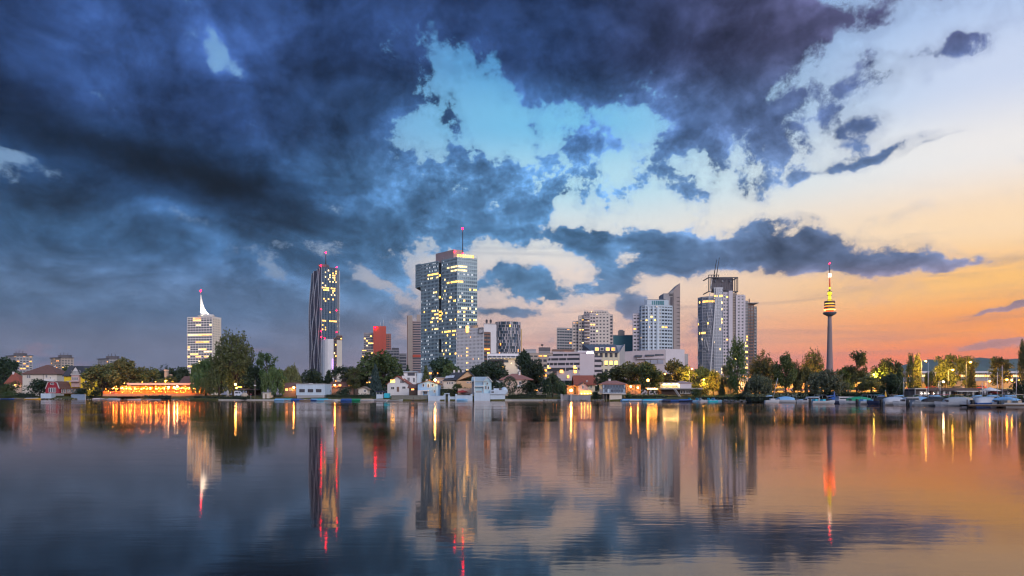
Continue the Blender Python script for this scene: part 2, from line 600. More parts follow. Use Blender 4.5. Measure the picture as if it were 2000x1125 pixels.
def lamp(name, loc, power, rgb=(1.0, .52, .16), size=.25, parent=None):
    ld = bpy.data.lights.new(name, 'POINT')
    ld.energy = power
    ld.color = rgb
    ld.shadow_soft_size = size
    o = bpy.data.objects.new(name, ld)
    COL.objects.link(o)
    o.location = loc
    o.visible_glossy = False       # its bulb mesh is what reflections show
    if parent is not None: o.parent = parent
    if name in ('wall_light', 'terrace_light', 'yard_light', 'tree_uplight', 'deck_light', 'ceiling_light', 'veranda_light'):
        MB().ball((0, 0, 0), .1, 5).build('lamp_bulb', emis('small_bulb_%d' % int(rgb[1] * 100), rgb, 30, True), parent, loc=Vector(loc) + Vector((0, .1, .4)))  # small bulb added so that a bare light has a visible source
    return o


# ------------------------------------------------------------------ lake, land, hills
SHORE = [(-1500, 420), (-600, 380), (0, 322), (200, 282), (400, 246), (600, 236), (1000, 231), (1200, 216), (1400, 204),
         (1470, 186), (1520, 176), (1700, 158), (1850, 142), (2000, 132), (2600, 110), (3600, 90)]


def shoreY(px):
    for (a, ya), (b, yb) in zip(SHORE, SHORE[1:]):
        if a <= px <= b:
            return ya + (yb - ya) * (px - a) / (b - a)
    return SHORE[0][1] if px < SHORE[0][0] else SHORE[-1][1]


OFFS = [0, .05, 1.5, 4, 9, 16, 24, 34, 46, 70, 120, 300, 900, 3000, 14000]


def gz(px, off):
    """ground height above the water at picture column px, off metres behind the shore line"""
    flat = [.35, .45, .6, .9, 1.25, 1.45, 1.6, 1.7, 1.8, 2.0, 2.2, 2.4, 2.6, 3, 3]
    bank = [.25, .35, .5, .7, 1.1, 1.6, 2.1, 2.5, 2.7, 2.8, 2.9, 3.0, 3.0, 3, 3]
    t = max(0.0, min(1.0, (px - 1380) / 130.0))
    for i in range(len(OFFS) - 1):
        if OFFS[i] <= off <= OFFS[i + 1]:
            s = (off - OFFS[i]) / (OFFS[i + 1] - OFFS[i])
            return (flat[i] * (1 - s) + flat[i + 1] * s) * (1 - t) + (bank[i] * (1 - s) + bank[i + 1] * s) * t
    return flat[-1]


def gpt(px, off):
    Y = shoreY(px) + off
    return Vector(((px - 1000) / F * Y, Y, gz(px, off)))


def build_setting():
    # water: one sheet, long low ripples
    mt = bpy.data.materials.new('lake_water')
    mt.use_nodes = True
    k = NT(mt.node_tree)
    k.t.nodes.remove(k.t.nodes['Principled BSDF'])
    geo = k.n('ShaderNodeNewGeometry').outputs['Position']
    n1 = k.noise(k.v('MULTIPLY', geo, (.10, 1.0, 1.0)), 1.1, 4, .55, 2.0, .4)
    n2 = k.noise(k.v('MULTIPLY', geo, (.30, 1.0, 1.0)), 5.0, 4, .55, 2.0, .3)
    patch = k.ss(k.noise(k.v('MULTIPLY', geo, (.35, 1.0, 1.0)), .045, 4, .55), .42, .62)
    h = k.m('MULTIPLY_ADD', n2, .35, k.m('MULTIPLY', n1, .6))
    h = k.m('MULTIPLY', h, k.lerp(patch, 0, 1, .3, 1.0))
    bp = k.n('ShaderNodeBump')
    bp.inputs['Strength'].default_value = .5
    bp.inputs['Distance'].default_value = .024
    k.put(bp.inputs['Height'], h)
    fr = k.n('ShaderNodeFresnel')
    fr.inputs[0].default_value = 1.42
    k.put(fr.inputs[1], bp.outputs[0])
    body = k.n('ShaderNodeBsdfDiffuse')
    body.inputs[0].default_value = (.010, .012, .014, 1)
    gl = k.n('ShaderNodeBsdfGlossy')
    gl.inputs[0].default_value = (1.0, .84, .77, 1)
    k.put(gl.inputs['Roughness'], k.lerp(patch, 0, 1, .045, .09))
    k.put(gl.inputs['Normal'], bp.outputs[0])
    mx = k.n('ShaderNodeMixShader')
    k.put(mx.inputs[0], fr.outputs[0])
    k.t.links.new(body.outputs[0], mx.inputs[1])
    k.t.links.new(gl.outputs[0], mx.inputs[2])
    k.t.links.new(mx.outputs[0], k.t.nodes['Material Output'].inputs[0])
    m = MB()
    m.quad((-9000, -400, 0), (9000, -400, 0), (9000, 2500, 0), (-9000, 2500, 0))
    o = m.build('water', mt)
    tag(o, None, None, kind='structure')
    # land
    g = bpy.data.materials.new('grass_ground')
    g.use_nodes = True
    k = NT(g.node_tree)
    b = k.t.nodes['Principled BSDF']
    geo = k.n('ShaderNodeNewGeometry').outputs['Position']
    n = k.noise(geo, .18, 6, .6)
    n2 = k.noise(geo, 2.2, 4, .6)
    c = k.mix(k.lerp(n, .35, .65), lin(52, 62, 34), lin(92, 92, 52))
    c = k.mix(k.lerp(n2, .4, .75, 0, .6), c, lin(112, 98, 72))
    k.put(b.inputs['Base Color'], c)
    b.inputs['Roughness'].default_value = .95
    b.inputs['Specular IOR Level'].default_value = .1
    m = MB()
    cols = list(range(-1500, 3601, 20))
    vs, fs = [], []
    nr = len(OFFS) + 1
    for i, px in enumerate(cols):
        y0 = shoreY(px)
        jit = mnoise.noise(Vector((px * .012, 0, 0))) * 1.2
        vs.append(((px - 1000) / F * (y0 + jit), y0 + jit, -1.2))
        for off in OFFS:
            Y = y0 + off + jit * (1 if off < 10 else 0)
            z = gz(px, off)
            if 1 < off < 900: z += .16 * mnoise.noise(Vector((px * .03, off * .15, 1)))
            vs.append(((px - 1000) / F * Y, Y, z))
    for i in range(len(cols) - 1):
        for j in range(nr - 1):
            fs.append((i * nr + j, (i + 1) * nr + j, (i + 1) * nr + j + 1, i * nr + j + 1))
    m.add(vs, fs, 0, True)
    tag(m.build('ground', g), None, None, kind='structure')
    # wooded hills far to the right
    hm = mat('wooded_hill', (.05, .085, .05), .95, .5, .004)
    m = MB()
    vs, fs = [], []
    prof = [(1300, 752), (1500, 742), (1560, 738), (1660, 731), (1740, 722), (1775, 710), (1812, 702), (1840, 705), (1872, 712), (1900, 700),
            (1915, 699), (1940, 705), (1962, 702), (1985, 700), (2030, 704), (2120, 712), (2300, 716), (2600, 722), (2900, 730)]
    nn = 120
    for r, (Y, s) in enumerate(((6200, 0), (6500, .55), (6900, .9), (7300, 1), (8000, .7), (9000, 0))):
        for i in range(nn + 1):
            px = 1300 + 1600 * i / nn
            for (a, ra), (b_, rb) in zip(prof, prof[1:]):
                if a <= px <= b_:
                    t = (px - a) / (b_ - a)
                    t = t * t * (3 - 2 * t)
                    row = ra + (rb - ra) * t
                    break
            h = (HY - row) / F * 7300 * s
            h *= 1 + .03 * mnoise.noise(Vector((px * .03, r, 0)))
            vs.append(((px - 1000) / F * 7300, Y, max(2, h)))
    for r in range(5):
        for i in range(nn):
            a = r * (nn + 1) + i
            fs.append((a, a + 1, a + nn + 2, a + nn + 1))
    m.add(vs, fs, 0, True)
    tag(m.build('hills', hm), None, None, kind='structure')


build_setting()


# ------------------------------------------------------------------ tall buildings
def off_poly(poly, d):
    """inset (d > 0) a counter-clockwise polygon"""
    n = len(poly)
    out = []
    for i in range(n):
        p0, p1, p2 = (Vector(poly[(i + j - 1) % n][:2]) for j in range(3))
        e1, e2 = (p1 - p0).normalized(), (p2 - p1).normalized()
        n1, n2 = Vector((-e1.y, e1.x)), Vector((-e2.y, e2.x))
        bis = n1 + n2
        bis = bis / max(.3, bis.dot(n1))
        out.append(tuple(p1 + bis * d))
    return out


def px_poly(pts, origin):
    """(px, Y) pairs -> local footprint"""
    return [((px - 1000) / F * Y - origin.x, Y - origin.y) for px, Y in pts]


def rect_px(pL, pC, pR, Y, phi):
    C = Vector(((pC - 1000) / F * Y, Y))
    p = R(phi)
    out = []
    for px, d in ((pL, Vector((-math.cos(p), math.sin(p)))), (pR, Vector((math.sin(p), math.cos(p))))):
        u = (px - 1000) / F
        t = (u * C.y - C.x) / (d.x - u * d.y)
        out.append(C + d * t)
    A, B = out
    return [tuple(A - C), (0.0, 0.0), tuple(B - C), tuple(A + B - 2 * C)]


def hz(row, Y): return CAMH + (HY - row) / F * Y


def facade_tower(root, poly, z0, z1, floors, bay=3.2, band=.42, pier=.35, wall=None, glass=None, lit=.1, lits=None, bandm=None,
                 seed=1, depth=.35, pierm=None, edges=None, top=True, litfn=None, run=.6, roof=True):
    """glazed core, projecting floor bands and piers, lit panes set behind them"""
    wall = wall or WHITE
    glass = glass or GLASS
    rnd = random.Random(seed)
    core = off_poly(poly, depth)
    fh = (z1 - z0) / floors
    MB().prism(core, z0, z1 - .05).build('core', glass, root)
    b, p, l = MB(), MB(), MB()
    lits = lits or [LITY, LITW, LITO]
    for i in range(floors):
        b.prism(poly, z0 + i * fh, z0 + i * fh + fh * band)
    if top: b.prism(off_poly(poly, -.12), z1 - fh * .25, z1 + .6)
    n = len(poly)
    for e in range(n):
        if edges and e not in edges: continue
        a, c = Vector(poly[e][:2]), Vector(poly[(e + 1) % n][:2])
        ca, cc = Vector(core[e]), Vector(core[(e + 1) % n])
        L = (c - a).length
        d = (c - a) / max(L, .01)
        nrm = Vector((d.y, -d.x))
        wp = Vector(root.location[:2]) + (a + c) / 2
        vis = nrm.dot(-wp) > 0
        nb = max(1, round(L / bay))
        if pier > 0:
            for i in range(nb + 1):
                q = a + d * (L * i / nb)
                q0, q1 = q - d * pier / 2, q + d * pier / 2
                p.prism([tuple(q0 + nrm * .06), tuple(q1 + nrm * .06), tuple(q1 - nrm * (depth + .1)), tuple(q0 - nrm * (depth + .1))], z0, z1)
        if not vis: continue
        cl = (cc - ca).length
        cdir = (cc - ca) / max(cl, .01)
        for f in range(floors):
            on = False
            kind = 0
            for i in range(nb):
                if litfn:
                    r = litfn(e, f, i, nb, rnd)
                    if r is None: continue
                    kind = r
                else:
                    pr = lit * (run / max(lit, .01) if on and lit > 0 else (1 - run) / .6)
                    on = rnd.random() < pr
                    if not on: continue
                    if rnd.random() < .5: kind = rnd.choice((0, 0, 0, 1, 1, 2))
                s0, s1 = cl * i / nb + .12, cl * (i + 1) / nb - .12
                zz0, zz1 = z0 + f * fh + fh * (band + (1 - band) * .22), z0 + (f + 1) * fh - .08
                q0, q1 = ca + cdir * s0 + nrm * .05, ca + cdir * s1 + nrm * .05
                l.quad((q0.x, q0.y, zz0), (q1.x, q1.y, zz0), (q1.x, q1.y, zz1), (q0.x, q0.y, zz1), kind)
    b.build('floor_bands', bandm or wall, root, 'stuff')
    p.build('piers', pierm or wall, root, 'stuff')
    l.build('lit_windows', lits, root, 'stuff')
    if roof:
        MB().prism(off_poly(poly, .3), z1 + .55, z1 + .75).build('roof', ROOFG, root)


def beacon(loc, r=.7, label=None, parent=None, name='beacon_light'):
    o = MB().ball((0, 0, 0), r, 6).build(name, BEACON, parent, loc=loc)
    return o


def part_box(root, name, m, pL, pR, Y, r0, r1, dep, mi=None):
    """box part given by its picture extents at distance Y"""
    o = root.location
    x0, x1 = (pL - 1000) / F * Y - o.x, (pR - 1000) / F * Y - o.x
    return MB().box(x0, x1, Y - o.y, Y - o.y + dep, hz(r1, Y) - o.z, hz(r0, Y) - o.z).build(name, m, root)


def sail_tower():
    Y = 930
    fp = rect_px(366, 414, 432, Y, 12)
    C = at(414, HY, Y); C.z = 3
    t = thing('apartment_tower', 'pale high-rise tower crowned by a bright curved sail spire', 'tower', C)
    z1 = hz(619, Y) - 3
    pw = mat('bright_panel', (.82, .75, .71), .7, .06, .3)
    facade_tower(t, fp, 0, z1, 32, 4.2, .42, .7, pw, GLASS, .15, seed=4, bandm=pw, edges=(0,), litfn=None)
    # side wall: solid slab with narrow slots, warm floodlight put into its colour
    a, c = Vector(fp[1]), Vector(fp[2])
    m = MB()
    sl = MB()
    d = (c - a).normalized(); nr = Vector((d.y, -d.x)); L = (c - a).length
    q = [a + nr * .1, c + nr * .1, c - nr * .3, a - nr * .3]
    m.prism([tuple(v) for v in q], 0, z1 + 1.0)
    m.build('side_wall', mat('bright_cream', (.80, .70, .56), .7, .06, .3), t)
    for i in range(31):
        for s in (.15, .32, .5, .68, .85):
            p = a + d * (L * s) + nr * .16
            z = 3 + i * z1 / 32
            sl.prism([tuple(p - d * .35), tuple(p + d * .35), tuple(p + d * .35 - nr * .1), tuple(p - d * .35 - nr * .1)], z, z + 1.3)
    sl.build('window_slots', GLASS, t, 'stuff')
    # sail
    m = MB()
    zb = z1 + .6
    xa, xb = (387 - 414) / F * Y, (412 - 414) / F * Y
    n = 14
    vs = []
    prof = []
    for i in range(n + 1):
        s = i / n
        x = xa + (xb - xa) * s
        h = (hz(574, Y) - hz(613, Y)) * (1 - s) ** 3.2 + (hz(613, Y) - 3 - zb)
        prof.append((x, h))
    for y in (7.0, 9.0):
        for x, h in prof: vs.append((x, y, zb + h))
        for x, h in prof: vs.append((x, y, zb - .3))
    N = n + 1
    fs = []
    for i in range(n):
        fs.append((N + i, N + i + 1, i + 1, i))
        fs.append((3 * N + i + 1, 3 * N + i, 2 * N + i, 2 * N + i + 1))
        fs.append((i, i + 1, 2 * N + i + 1, 2 * N + i))
    fs += [(N, 0, 2 * N, 3 * N), (n, N + n, 3 * N + n, 2 * N + n)]
    m.add(vs, fs)
    sail = m.build('sail_spire', WHITE, t)
    MB().bar((xa, 8, zb + 20), (xa, 8, hz(568, Y) - 3), .35, 6, .2).build('mast', STEEL, t)
    beacon((xa, 8, hz(566, Y) - 3), .9, parent=t)
    for i, x in enumerate((-14, -8, -3)):
        fl = lamp('sail_floodlight', (x, 1, zb + .5), 60000, (1, .86, .6), .3, t)
        fl.data.type = 'SPOT'
        fl.data.spot_size = R(70)
        fl.data.spot_blend = .6
        fl.rotation_euler = (R(152), 0, R(0))
    MB().box(xa - 2, xb + 3, 3, 5, z1 + .75, z1 + 2.2).build('parapet', WARMW, t)


def fold_tower():
    Y = 1120
    C = at(628, HY, Y); C.z = 3
    t = thing('office_tower', 'slender dark glass skyscraper with folded facade and red-tipped mast', 'tower', C)
    H = hz(521, Y) - 3
    mpp = Y / F
    # right, smooth facade
    B = px_poly([(658, Y + 16)], C)[0]
    A = px_poly([(607, Y + 30)], C)[0]
    back = (A[0] + B[0] - 4, A[1] + B[1] + 4)
    def lf(e, f, i, nb, rnd):
        if e == 0:
            if f > 50 and i > nb * .6: return rnd.choice((0, 1, None, None))
            if f in (48, 43, 47) and rnd.random() < .5: return 0
            if f in (33, 29, 23, 11, 13, 12): return 0 if rnd.random() < .42 else None
            if f > 44: return 1 if rnd.random() < .16 else None
            return 0 if rnd.random() < .025 else None
        return 1 if rnd.random() < .02 else None
    front = [(0, 0), B, (B[0] - 1, B[1] + 22), (-2, 28)]
    facade_tower(t, front, 0, H, 58, 2.6, .22, .5, mat('tower_spandrel', (.09, .12, .17), .3, .2, .3, .3), GLASSB, .1, seed=3, litfn=lf,
                 pierm=mat('tower_fin', (.30, .36, .44), .3, .1, .3, .5), depth=.5)
    # left, folded facade: strips whose edges swing in and out with height
    nz, ns = 26, 6
    gl, rib = MB(), MB()
    grid = []
    hl = hz(528, Y) - 3
    for j in range(nz + 1):
        z = j / nz
        row = []
        for i in range(ns + 1):
            s = i / ns
            x = A[0] * (1 - s)
            y = A[1] * (1 - s)
            ph = math.sin(z * math.pi * 4.2 + i * 2.4) * (1 if 0 < i < ns else .45)
            x += 1.7 * ph * (1 if 0 < i < ns else 0) - (1 - s) * 2.6 * math.sin(max(0, z) * math.pi) + (1 - s) * 3.8 * max(0, z - .75) * 4 * .45
            y += -1.3 * (1 if i % 2 else -1) * math.cos(z * math.pi * 4.2 + i)
            zz = z * (H + (hl - H) * (1 - s))
            row.append((x - .3, y - .3, zz))
        grid.append(row)
    vs = [p for r in grid for p in r]
    fs = [(j * (ns + 1) + i, j * (ns + 1) + i + 1, (j + 1) * (ns + 1) + i + 1, (j + 1) * (ns + 1) + i) for j in range(nz) for i in range(ns)]
    gl.add(vs, fs)
    # close the wedge behind the folded skin
    gl.prism([(A[0] * .92, A[1] + 1.5), (-.8, 1.2), (-2.2, 27), (A[0] * .92, A[1] + 22)], 0, H - 5)
    gl.build('folded_facade', mat('folded_glass', (.05, .05, .075), .15, .3, .2, .3), t)
    for i in range(ns + 1):
        for j in range(nz):
            a, b = Vector(grid[j][i]), Vector(grid[j + 1][i])
            rib.beam(a + Vector((0, -.25, 0)), b + Vector((0, -.25, 0)), 1.15, .5, up=(0, 1, 0))
    rib.build('facade_ribs', mat('grey_rib', (.36, .38, .43), .4, .06, .3, .3), t, 'stuff')
    # crown and mast
    MB().prism([(-6, 4), (8, 4), (8, 16), (-6, 16)], H + .6, H + 4.5).build('roof_plant', DARKC, t)
    xm = (633 - 628) * mpp
    MB().bar((xm, 10, H), (xm, 10, hz(495, Y) - 3), 1.3, 8, .45).build('mast', DSTEEL, t)
    beacon((xm, 10, hz(491, Y) - 3), 1.1, parent=t)
    beacon((-1, -.6, H + 1.6), .9, parent=t)
    beacon((B[0], B[1] - .8, H + 2.2), .9, parent=t)
    for row, xx in ((604, 0), (647, .0), (658, 0)):
        beacon((-.5, -1.2, hz(row, Y) - 3), .75, parent=t)
    for row in (604, 647): beacon((B[0], B[1] - .8, hz(row, Y) - 3), .7, parent=t)


def round_hotel():
    Y = 800
    C = at(648, HY, Y); C.z = 3
    t = thing('hotel_building', 'white rounded block with purple vertical sign beside the dark skyscraper', 'building', C)
    z1 = hz(662, Y) - 3
    # curved left wall, dark centre strip, cream right wall
    pl = [(629, Y + 10), (631, Y + 4), (635, Y + 1), (640, Y - .5), (645, Y), (651.5, Y + 1.5), (651.5, Y + 22), (629, Y + 26)]
    MB().prism(px_poly(pl, C), 0, z1).build('curved_wall', WHITE, t)
    fp = px_poly([(651.6, Y + 3), (657.6, Y + 3), (657.6, Y + 20), (651.6, Y + 20)], C)
    facade_tower(t, fp, 0, z1 + 1, 20, 1.8, .3, .2, BROWN, GLASS, .12, seed=9, edges=(0,))
    MB().prism(px_poly([(657.7, Y + 1), (668, Y + 4), (668, Y + 24), (657.7, Y + 24)], C), 0, z1 - 1).build('stone_wall', WARMW, t)
    fp = px_poly([(657.7, Y + .6), (668.4, Y + 3.5), (668.4, Y + 22), (657.7, Y + 22)], C)
    facade_tower(t, fp, z1 - .9, z1 + 3.5, 2, 2.0, .3, .3, BROWN, GLASS, .1, seed=2, edges=(0,))
    s = MB()
    for i in range(9):
        x = (649.6 - 648) / F * Y
        z = hz(702 + i * 3.0, Y) - 3
        s.box(x - .5, x + .5, .2, .6, z - .55, z + .55)
    s.build('sign_letters', LITP, t, 'stuff')
    g = MB()
    rnd = random.Random(4)
    for i in range(22):
        for j in range(9):
            px = 632 + j * 2.1
            yy = {0: 2.6, 1: 1.2}.get(j, 0)
            x = (px - 648) / F * Y
            z = 3 + i * (z1 - 4) / 22
    # rooftop beacons
    beacon((-10, 8, z1 + 1.2), .5, parent=t)


def un_red():
    Y = 960
    C = at(741, HY, Y); C.z = 3
    t = thing('office_complex', 'office slabs around a bright red lift core with twin masts', 'building', C)
    def fp(a, b, y0, dep): return px_poly([(a, Y + y0), (b, Y + y0), (b, Y + y0 + dep), (a, Y + y0 + dep)], C)
    facade_tower(t, fp(710.5, 731, 6, 20), 0, hz(650, Y) - 3, 26, 3, .45, .4, GREYC, GLASS, .16, seed=12, edges=(0, 1))
    MB().prism(fp(729, 754, 0, 18), 0, hz(637, Y) - 3).build('red_core', REDC, t)
    for px, w in ((733, .7), (741.5, .9), (749, .7)):
        x = (px - 741) / F * Y
        MB().box(x - w / 2, x + w / 2, -.35, .05, 0, hz(640, Y) - 3).build('red_fin', REDC, t)
    facade_tower(t, fp(754.3, 763.5, 5, 16), 0, hz(652, Y) - 3, 26, 2.2, .45, .5, mat('rose_cladding', (.42, .2, .16), .8, .1, .3), GLASS, .10, lits=[LITO, LITY, LITO], seed=5, edges=(0, 1))
    facade_tower(t, fp(707, 729, -6, 20), 0, hz(683, Y) - 3, 14, 3.2, .5, .5, TAN, GLASS, .1, seed=3, edges=(0, 1))
    for px in (741.5, 747.5):
        x = (px - 741) / F * Y
        MB().bar((x, 6, hz(637, Y) - 3), (x, 6, hz(624 if px > 745 else 628, Y) - 3), .45, 6, .2).build('mast', RIBM, t)
    beacon(((733 - 741) / F * Y, -.8, hz(640, Y) - 3), .9, parent=t)


def low_grey():
    Y = 930
    C = at(770, HY, Y); C.z = 3
    t = thing('office_block', 'low grey office block with dark window bands behind the leafy tree', 'building', C)
    def fp(a, b, y0, dep): return px_poly([(a, Y + y0), (b, Y + y0), (b, Y + y0 + dep), (a, Y + y0 + dep)], C)
    facade_tower(t, fp(752, 779.5, 0, 20), 0, hz(684, Y) - 3, 14, 3.4, .5, .3, GREYC, GLASS, .05, seed=8, edges=(0, 1))
    facade_tower(t, fp(779.8, 794, 4, 20), 0, hz(691, Y) - 3, 13, 9, .5, .3, GREYC, GLASS, .05, seed=18, edges=(0, 1))
    MB().prism(fp(765, 779, 3, 10), hz(684, Y) - 2, hz(682, Y) - 1).build('roof_plant', DARKC, t)


def un_slab():
    Y = 860
    C = at(806, HY, Y); C.z = 3
    t = thing('office_slab', 'tan concrete slab with banded floors left of the tall glass tower', 'building', C)
    def fp(a, b, y0, dep): return px_poly([(a, Y + y0), (b, Y + y0), (b, Y + y0 + dep), (a, Y + y0 + dep)], C)
    MB().prism(fp(795, 805.6, 0, 22), 0, hz(616, Y) - 3).build('end_wall', TAN, t)
    MB().prism(fp(795.2, 796.4, -.3, .2), 0, hz(617, Y) - 3).build('corner_fin', BROWN, t)
    MB().prism(fp(814, 824, 14, 16), 0, hz(612, Y) - 3).build('rear_wall', TAN, t)
    facade_tower(t, fp(805.8, 824, 8, 14), 0, hz(627, Y) - 3, 30, 11, .55, .25, mat('rose_band', (.36, .28, .28), .8, .12, .3), GLASS, .04, seed=6, edges=(0,))
    MB().prism(fp(806, 824, 7.2, 1), hz(697, Y) - 3, hz(692, Y) - 3).build('red_band', REDC, t)


def big_tower():
    Y = 640
    C = at(893, HY, Y); C.z = 3
    t = thing('office_tower', 'tallest blue-green glass office tower with lit floors and roof mast', 'tower', C)
    H = hz(503, Y) - 3
    nf = 36
    def P(*pts): return px_poly(pts, C)
    YL = Y + 46
    def along(px):       # distance on the long left face
        s = (893 - px) / (893 - 822.0)
        return Y + 36 * s + 0 * s
    band = mat('tower_band', (.27, .38, .42), .35, .15, .2, .15)
    fin = mat('tower_mullion', (.36, .46, .50), .35, .1, .2, .2)
    def lf(e, f, i, nb, rnd):
        g = nf - 1 - f
        if e == 0:
            if g in (2,): return 1 if i > nb * .30 and rnd.random() < .85 else None
            if g in (3,): return 1 if i > nb * .5 else None
            if g == 6: return 0 if i > nb * .25 and rnd.random() < .8 else None
        else:
            if g in (2, 3): return 1 if i < nb * .45 else None
            if g == 6: return 0 if i < nb * .3 else None
            if g == 13: return 1 if i > nb * .1 and rnd.random() < .9 else None
        if g in (19, 20): return 0 if rnd.random() < .6 else None
        if g in (8, 25): return 0 if rnd.random() < .35 else None
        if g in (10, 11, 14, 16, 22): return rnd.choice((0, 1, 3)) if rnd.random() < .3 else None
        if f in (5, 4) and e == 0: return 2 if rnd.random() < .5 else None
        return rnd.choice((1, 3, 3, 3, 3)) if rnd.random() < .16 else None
    pale = emis('lit_window_cool', (.80, .86, .92), .6, var=.5)  # pale panes, faint glow added to lighten the glass facade
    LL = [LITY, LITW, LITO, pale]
    # right wing: face to the left of the corner and face to the right of it
    p1, p2, p3 = (862.5, along(862.5)), (893, Y), (932, Y + 8)
    fpR = P(p1, p2, p3, (928, Y + 34), (872, Y + 50))
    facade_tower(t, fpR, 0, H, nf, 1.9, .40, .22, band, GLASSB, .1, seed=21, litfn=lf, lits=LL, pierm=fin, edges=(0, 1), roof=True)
    # left wing, with the overhanging head block
    def lf2(e, f, i, nb, rnd):
        g = nf - 1 - f
        if g == 3: return 0 if i > nb * .35 and rnd.random() < .85 else None
        if g == 4: return 1 if i > nb * .3 and rnd.random() < .5 else None
        if g in (8, 13, 15, 16, 14, 18): return rnd.choice((0, 1)) if i > nb * .55 and rnd.random() < .75 else (0 if rnd.random() < .08 else None)
        if f in (5, 4, 3): return 2 if i > nb * .3 and rnd.random() < .65 else None
        if f == 0: return 2 if rnd.random() < .7 else None
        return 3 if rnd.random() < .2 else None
    q0, q1 = (822, along(822)), (856.5, along(856.5))
    fpL = P(q0, q1, (868, along(856.5) + 24), (832, along(822) + 26))
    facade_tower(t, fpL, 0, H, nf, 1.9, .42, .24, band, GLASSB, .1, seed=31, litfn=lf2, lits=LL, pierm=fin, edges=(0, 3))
    # dark recess between the wings
    fpM = P((856.2, along(856.5) + 3.0), (862.8, along(862.5) + 3.0), (868, along(862) + 20), (862, along(856) + 20))
    def lf3(e, f, i, nb, rnd):
        g = nf - 1 - f
        return 0 if g in (3, 9, 13, 14, 15, 16, 17) and rnd.random() < .8 else None
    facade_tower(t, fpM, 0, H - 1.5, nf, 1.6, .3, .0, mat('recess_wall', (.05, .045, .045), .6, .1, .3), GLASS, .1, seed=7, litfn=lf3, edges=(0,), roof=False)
    # lower part of the recess is closed with glass like the wings
    fpS = P((856.3, along(856.5) + .15), (862.7, along(862.5) + .15), (863, along(862) + 2.2), (857, along(856) + 2.2))
    fh = H / nf
    facade_tower(t, fpS, 0, fh * 11, 11, 1.8, .42, .24, band, GLASSB, 0, seed=17, pierm=fin, edges=(0,), roof=False, litfn=lambda *a: None)
    facade_tower(t, fpS, fh * 15, fh * 20, 5, 1.8, .42, .24, band, GLASSB, 0, seed=17, pierm=fin, edges=(0,), roof=False, litfn=lambda *a: None)
    o0 = (811.5, along(822) + 8)
    fpO = P(o0, (821.6, along(822) + 1.0), (831, along(822) + 25), (823, along(822) + 31))
    zb = hz(560, along(822)) - 3
    facade_tower(t, fpO, zb, H + .8, 9, 1.9, .42, .24, band, GLASSB, .03, seed=41, pierm=fin, edges=(0, 3))
    # roof storey, gallery lights, mast
    pen = P((851, Y + 32), (886, Y + 12), (903, Y + 15), (902, Y + 30), (866, Y + 46))
    MB().prism(pen, H + .7, hz(482, Y) - 3).build('penthouse', mat('rose_concrete', (.42, .31, .30), .8, .1, .2, streak=.1), t)
    g = MB()
    for e in (0, 1):
        a, c = Vector(fpR[e]), Vector(fpR[e + 1])
        L = (c - a).length
        d = (c - a) / L
        n = int(L / 2.4)
        for i in range(n):
            if (i * 7 + e * 3) % 7 == 0: continue
            m0, m1 = a + d * (i * 2.4 + .3), a + d * (i * 2.4 + 2.1)
            nr = Vector((-d.y, d.x)) * 1.2
            g.prism([tuple(m0 + nr), tuple(m1 + nr), tuple(m1 + nr * 1.2), tuple(m0 + nr * 1.2)], H + .8, H + 3.3)
    g.build('gallery_lights', LITY, t, 'stuff')
    rail = MB()
    for e in (0, 1):
        a, c = fpR[e], fpR[e + 1]
        for z in (H + 1.9, H + 3.2): rail.beam((a[0], a[1], z), (c[0], c[1], z), .15, .15)
        for i in range(9):
            s = i / 8
            x, y = a[0] + (c[0] - a[0]) * s, a[1] + (c[1] - a[1]) * s
            rail.beam((x, y, H), (x, y, H + 3.2), .15, .15)
    rail.build('roof_railing', STEEL, t)
    x = (900.5 - 893) / F * (Y + 20)
    MB().bar((x, 20, H), (x, 20, hz(447, Y + 20) - 3), .55, 8, .3).build('mast', DSTEEL, t)
    beacon((x, 20, hz(446, Y + 20) - 3), .8, parent=t)
    beacon((x, 19, hz(487, Y) - 3), .55, parent=t)
    for px, yy, rr in ((886, 12, 486.5), (853, 33, 507), (880, 16, 494)):
        beacon(((px - 893) / F * (Y + yy), yy - 1, hz(rr, Y) - 3), .4, parent=t)


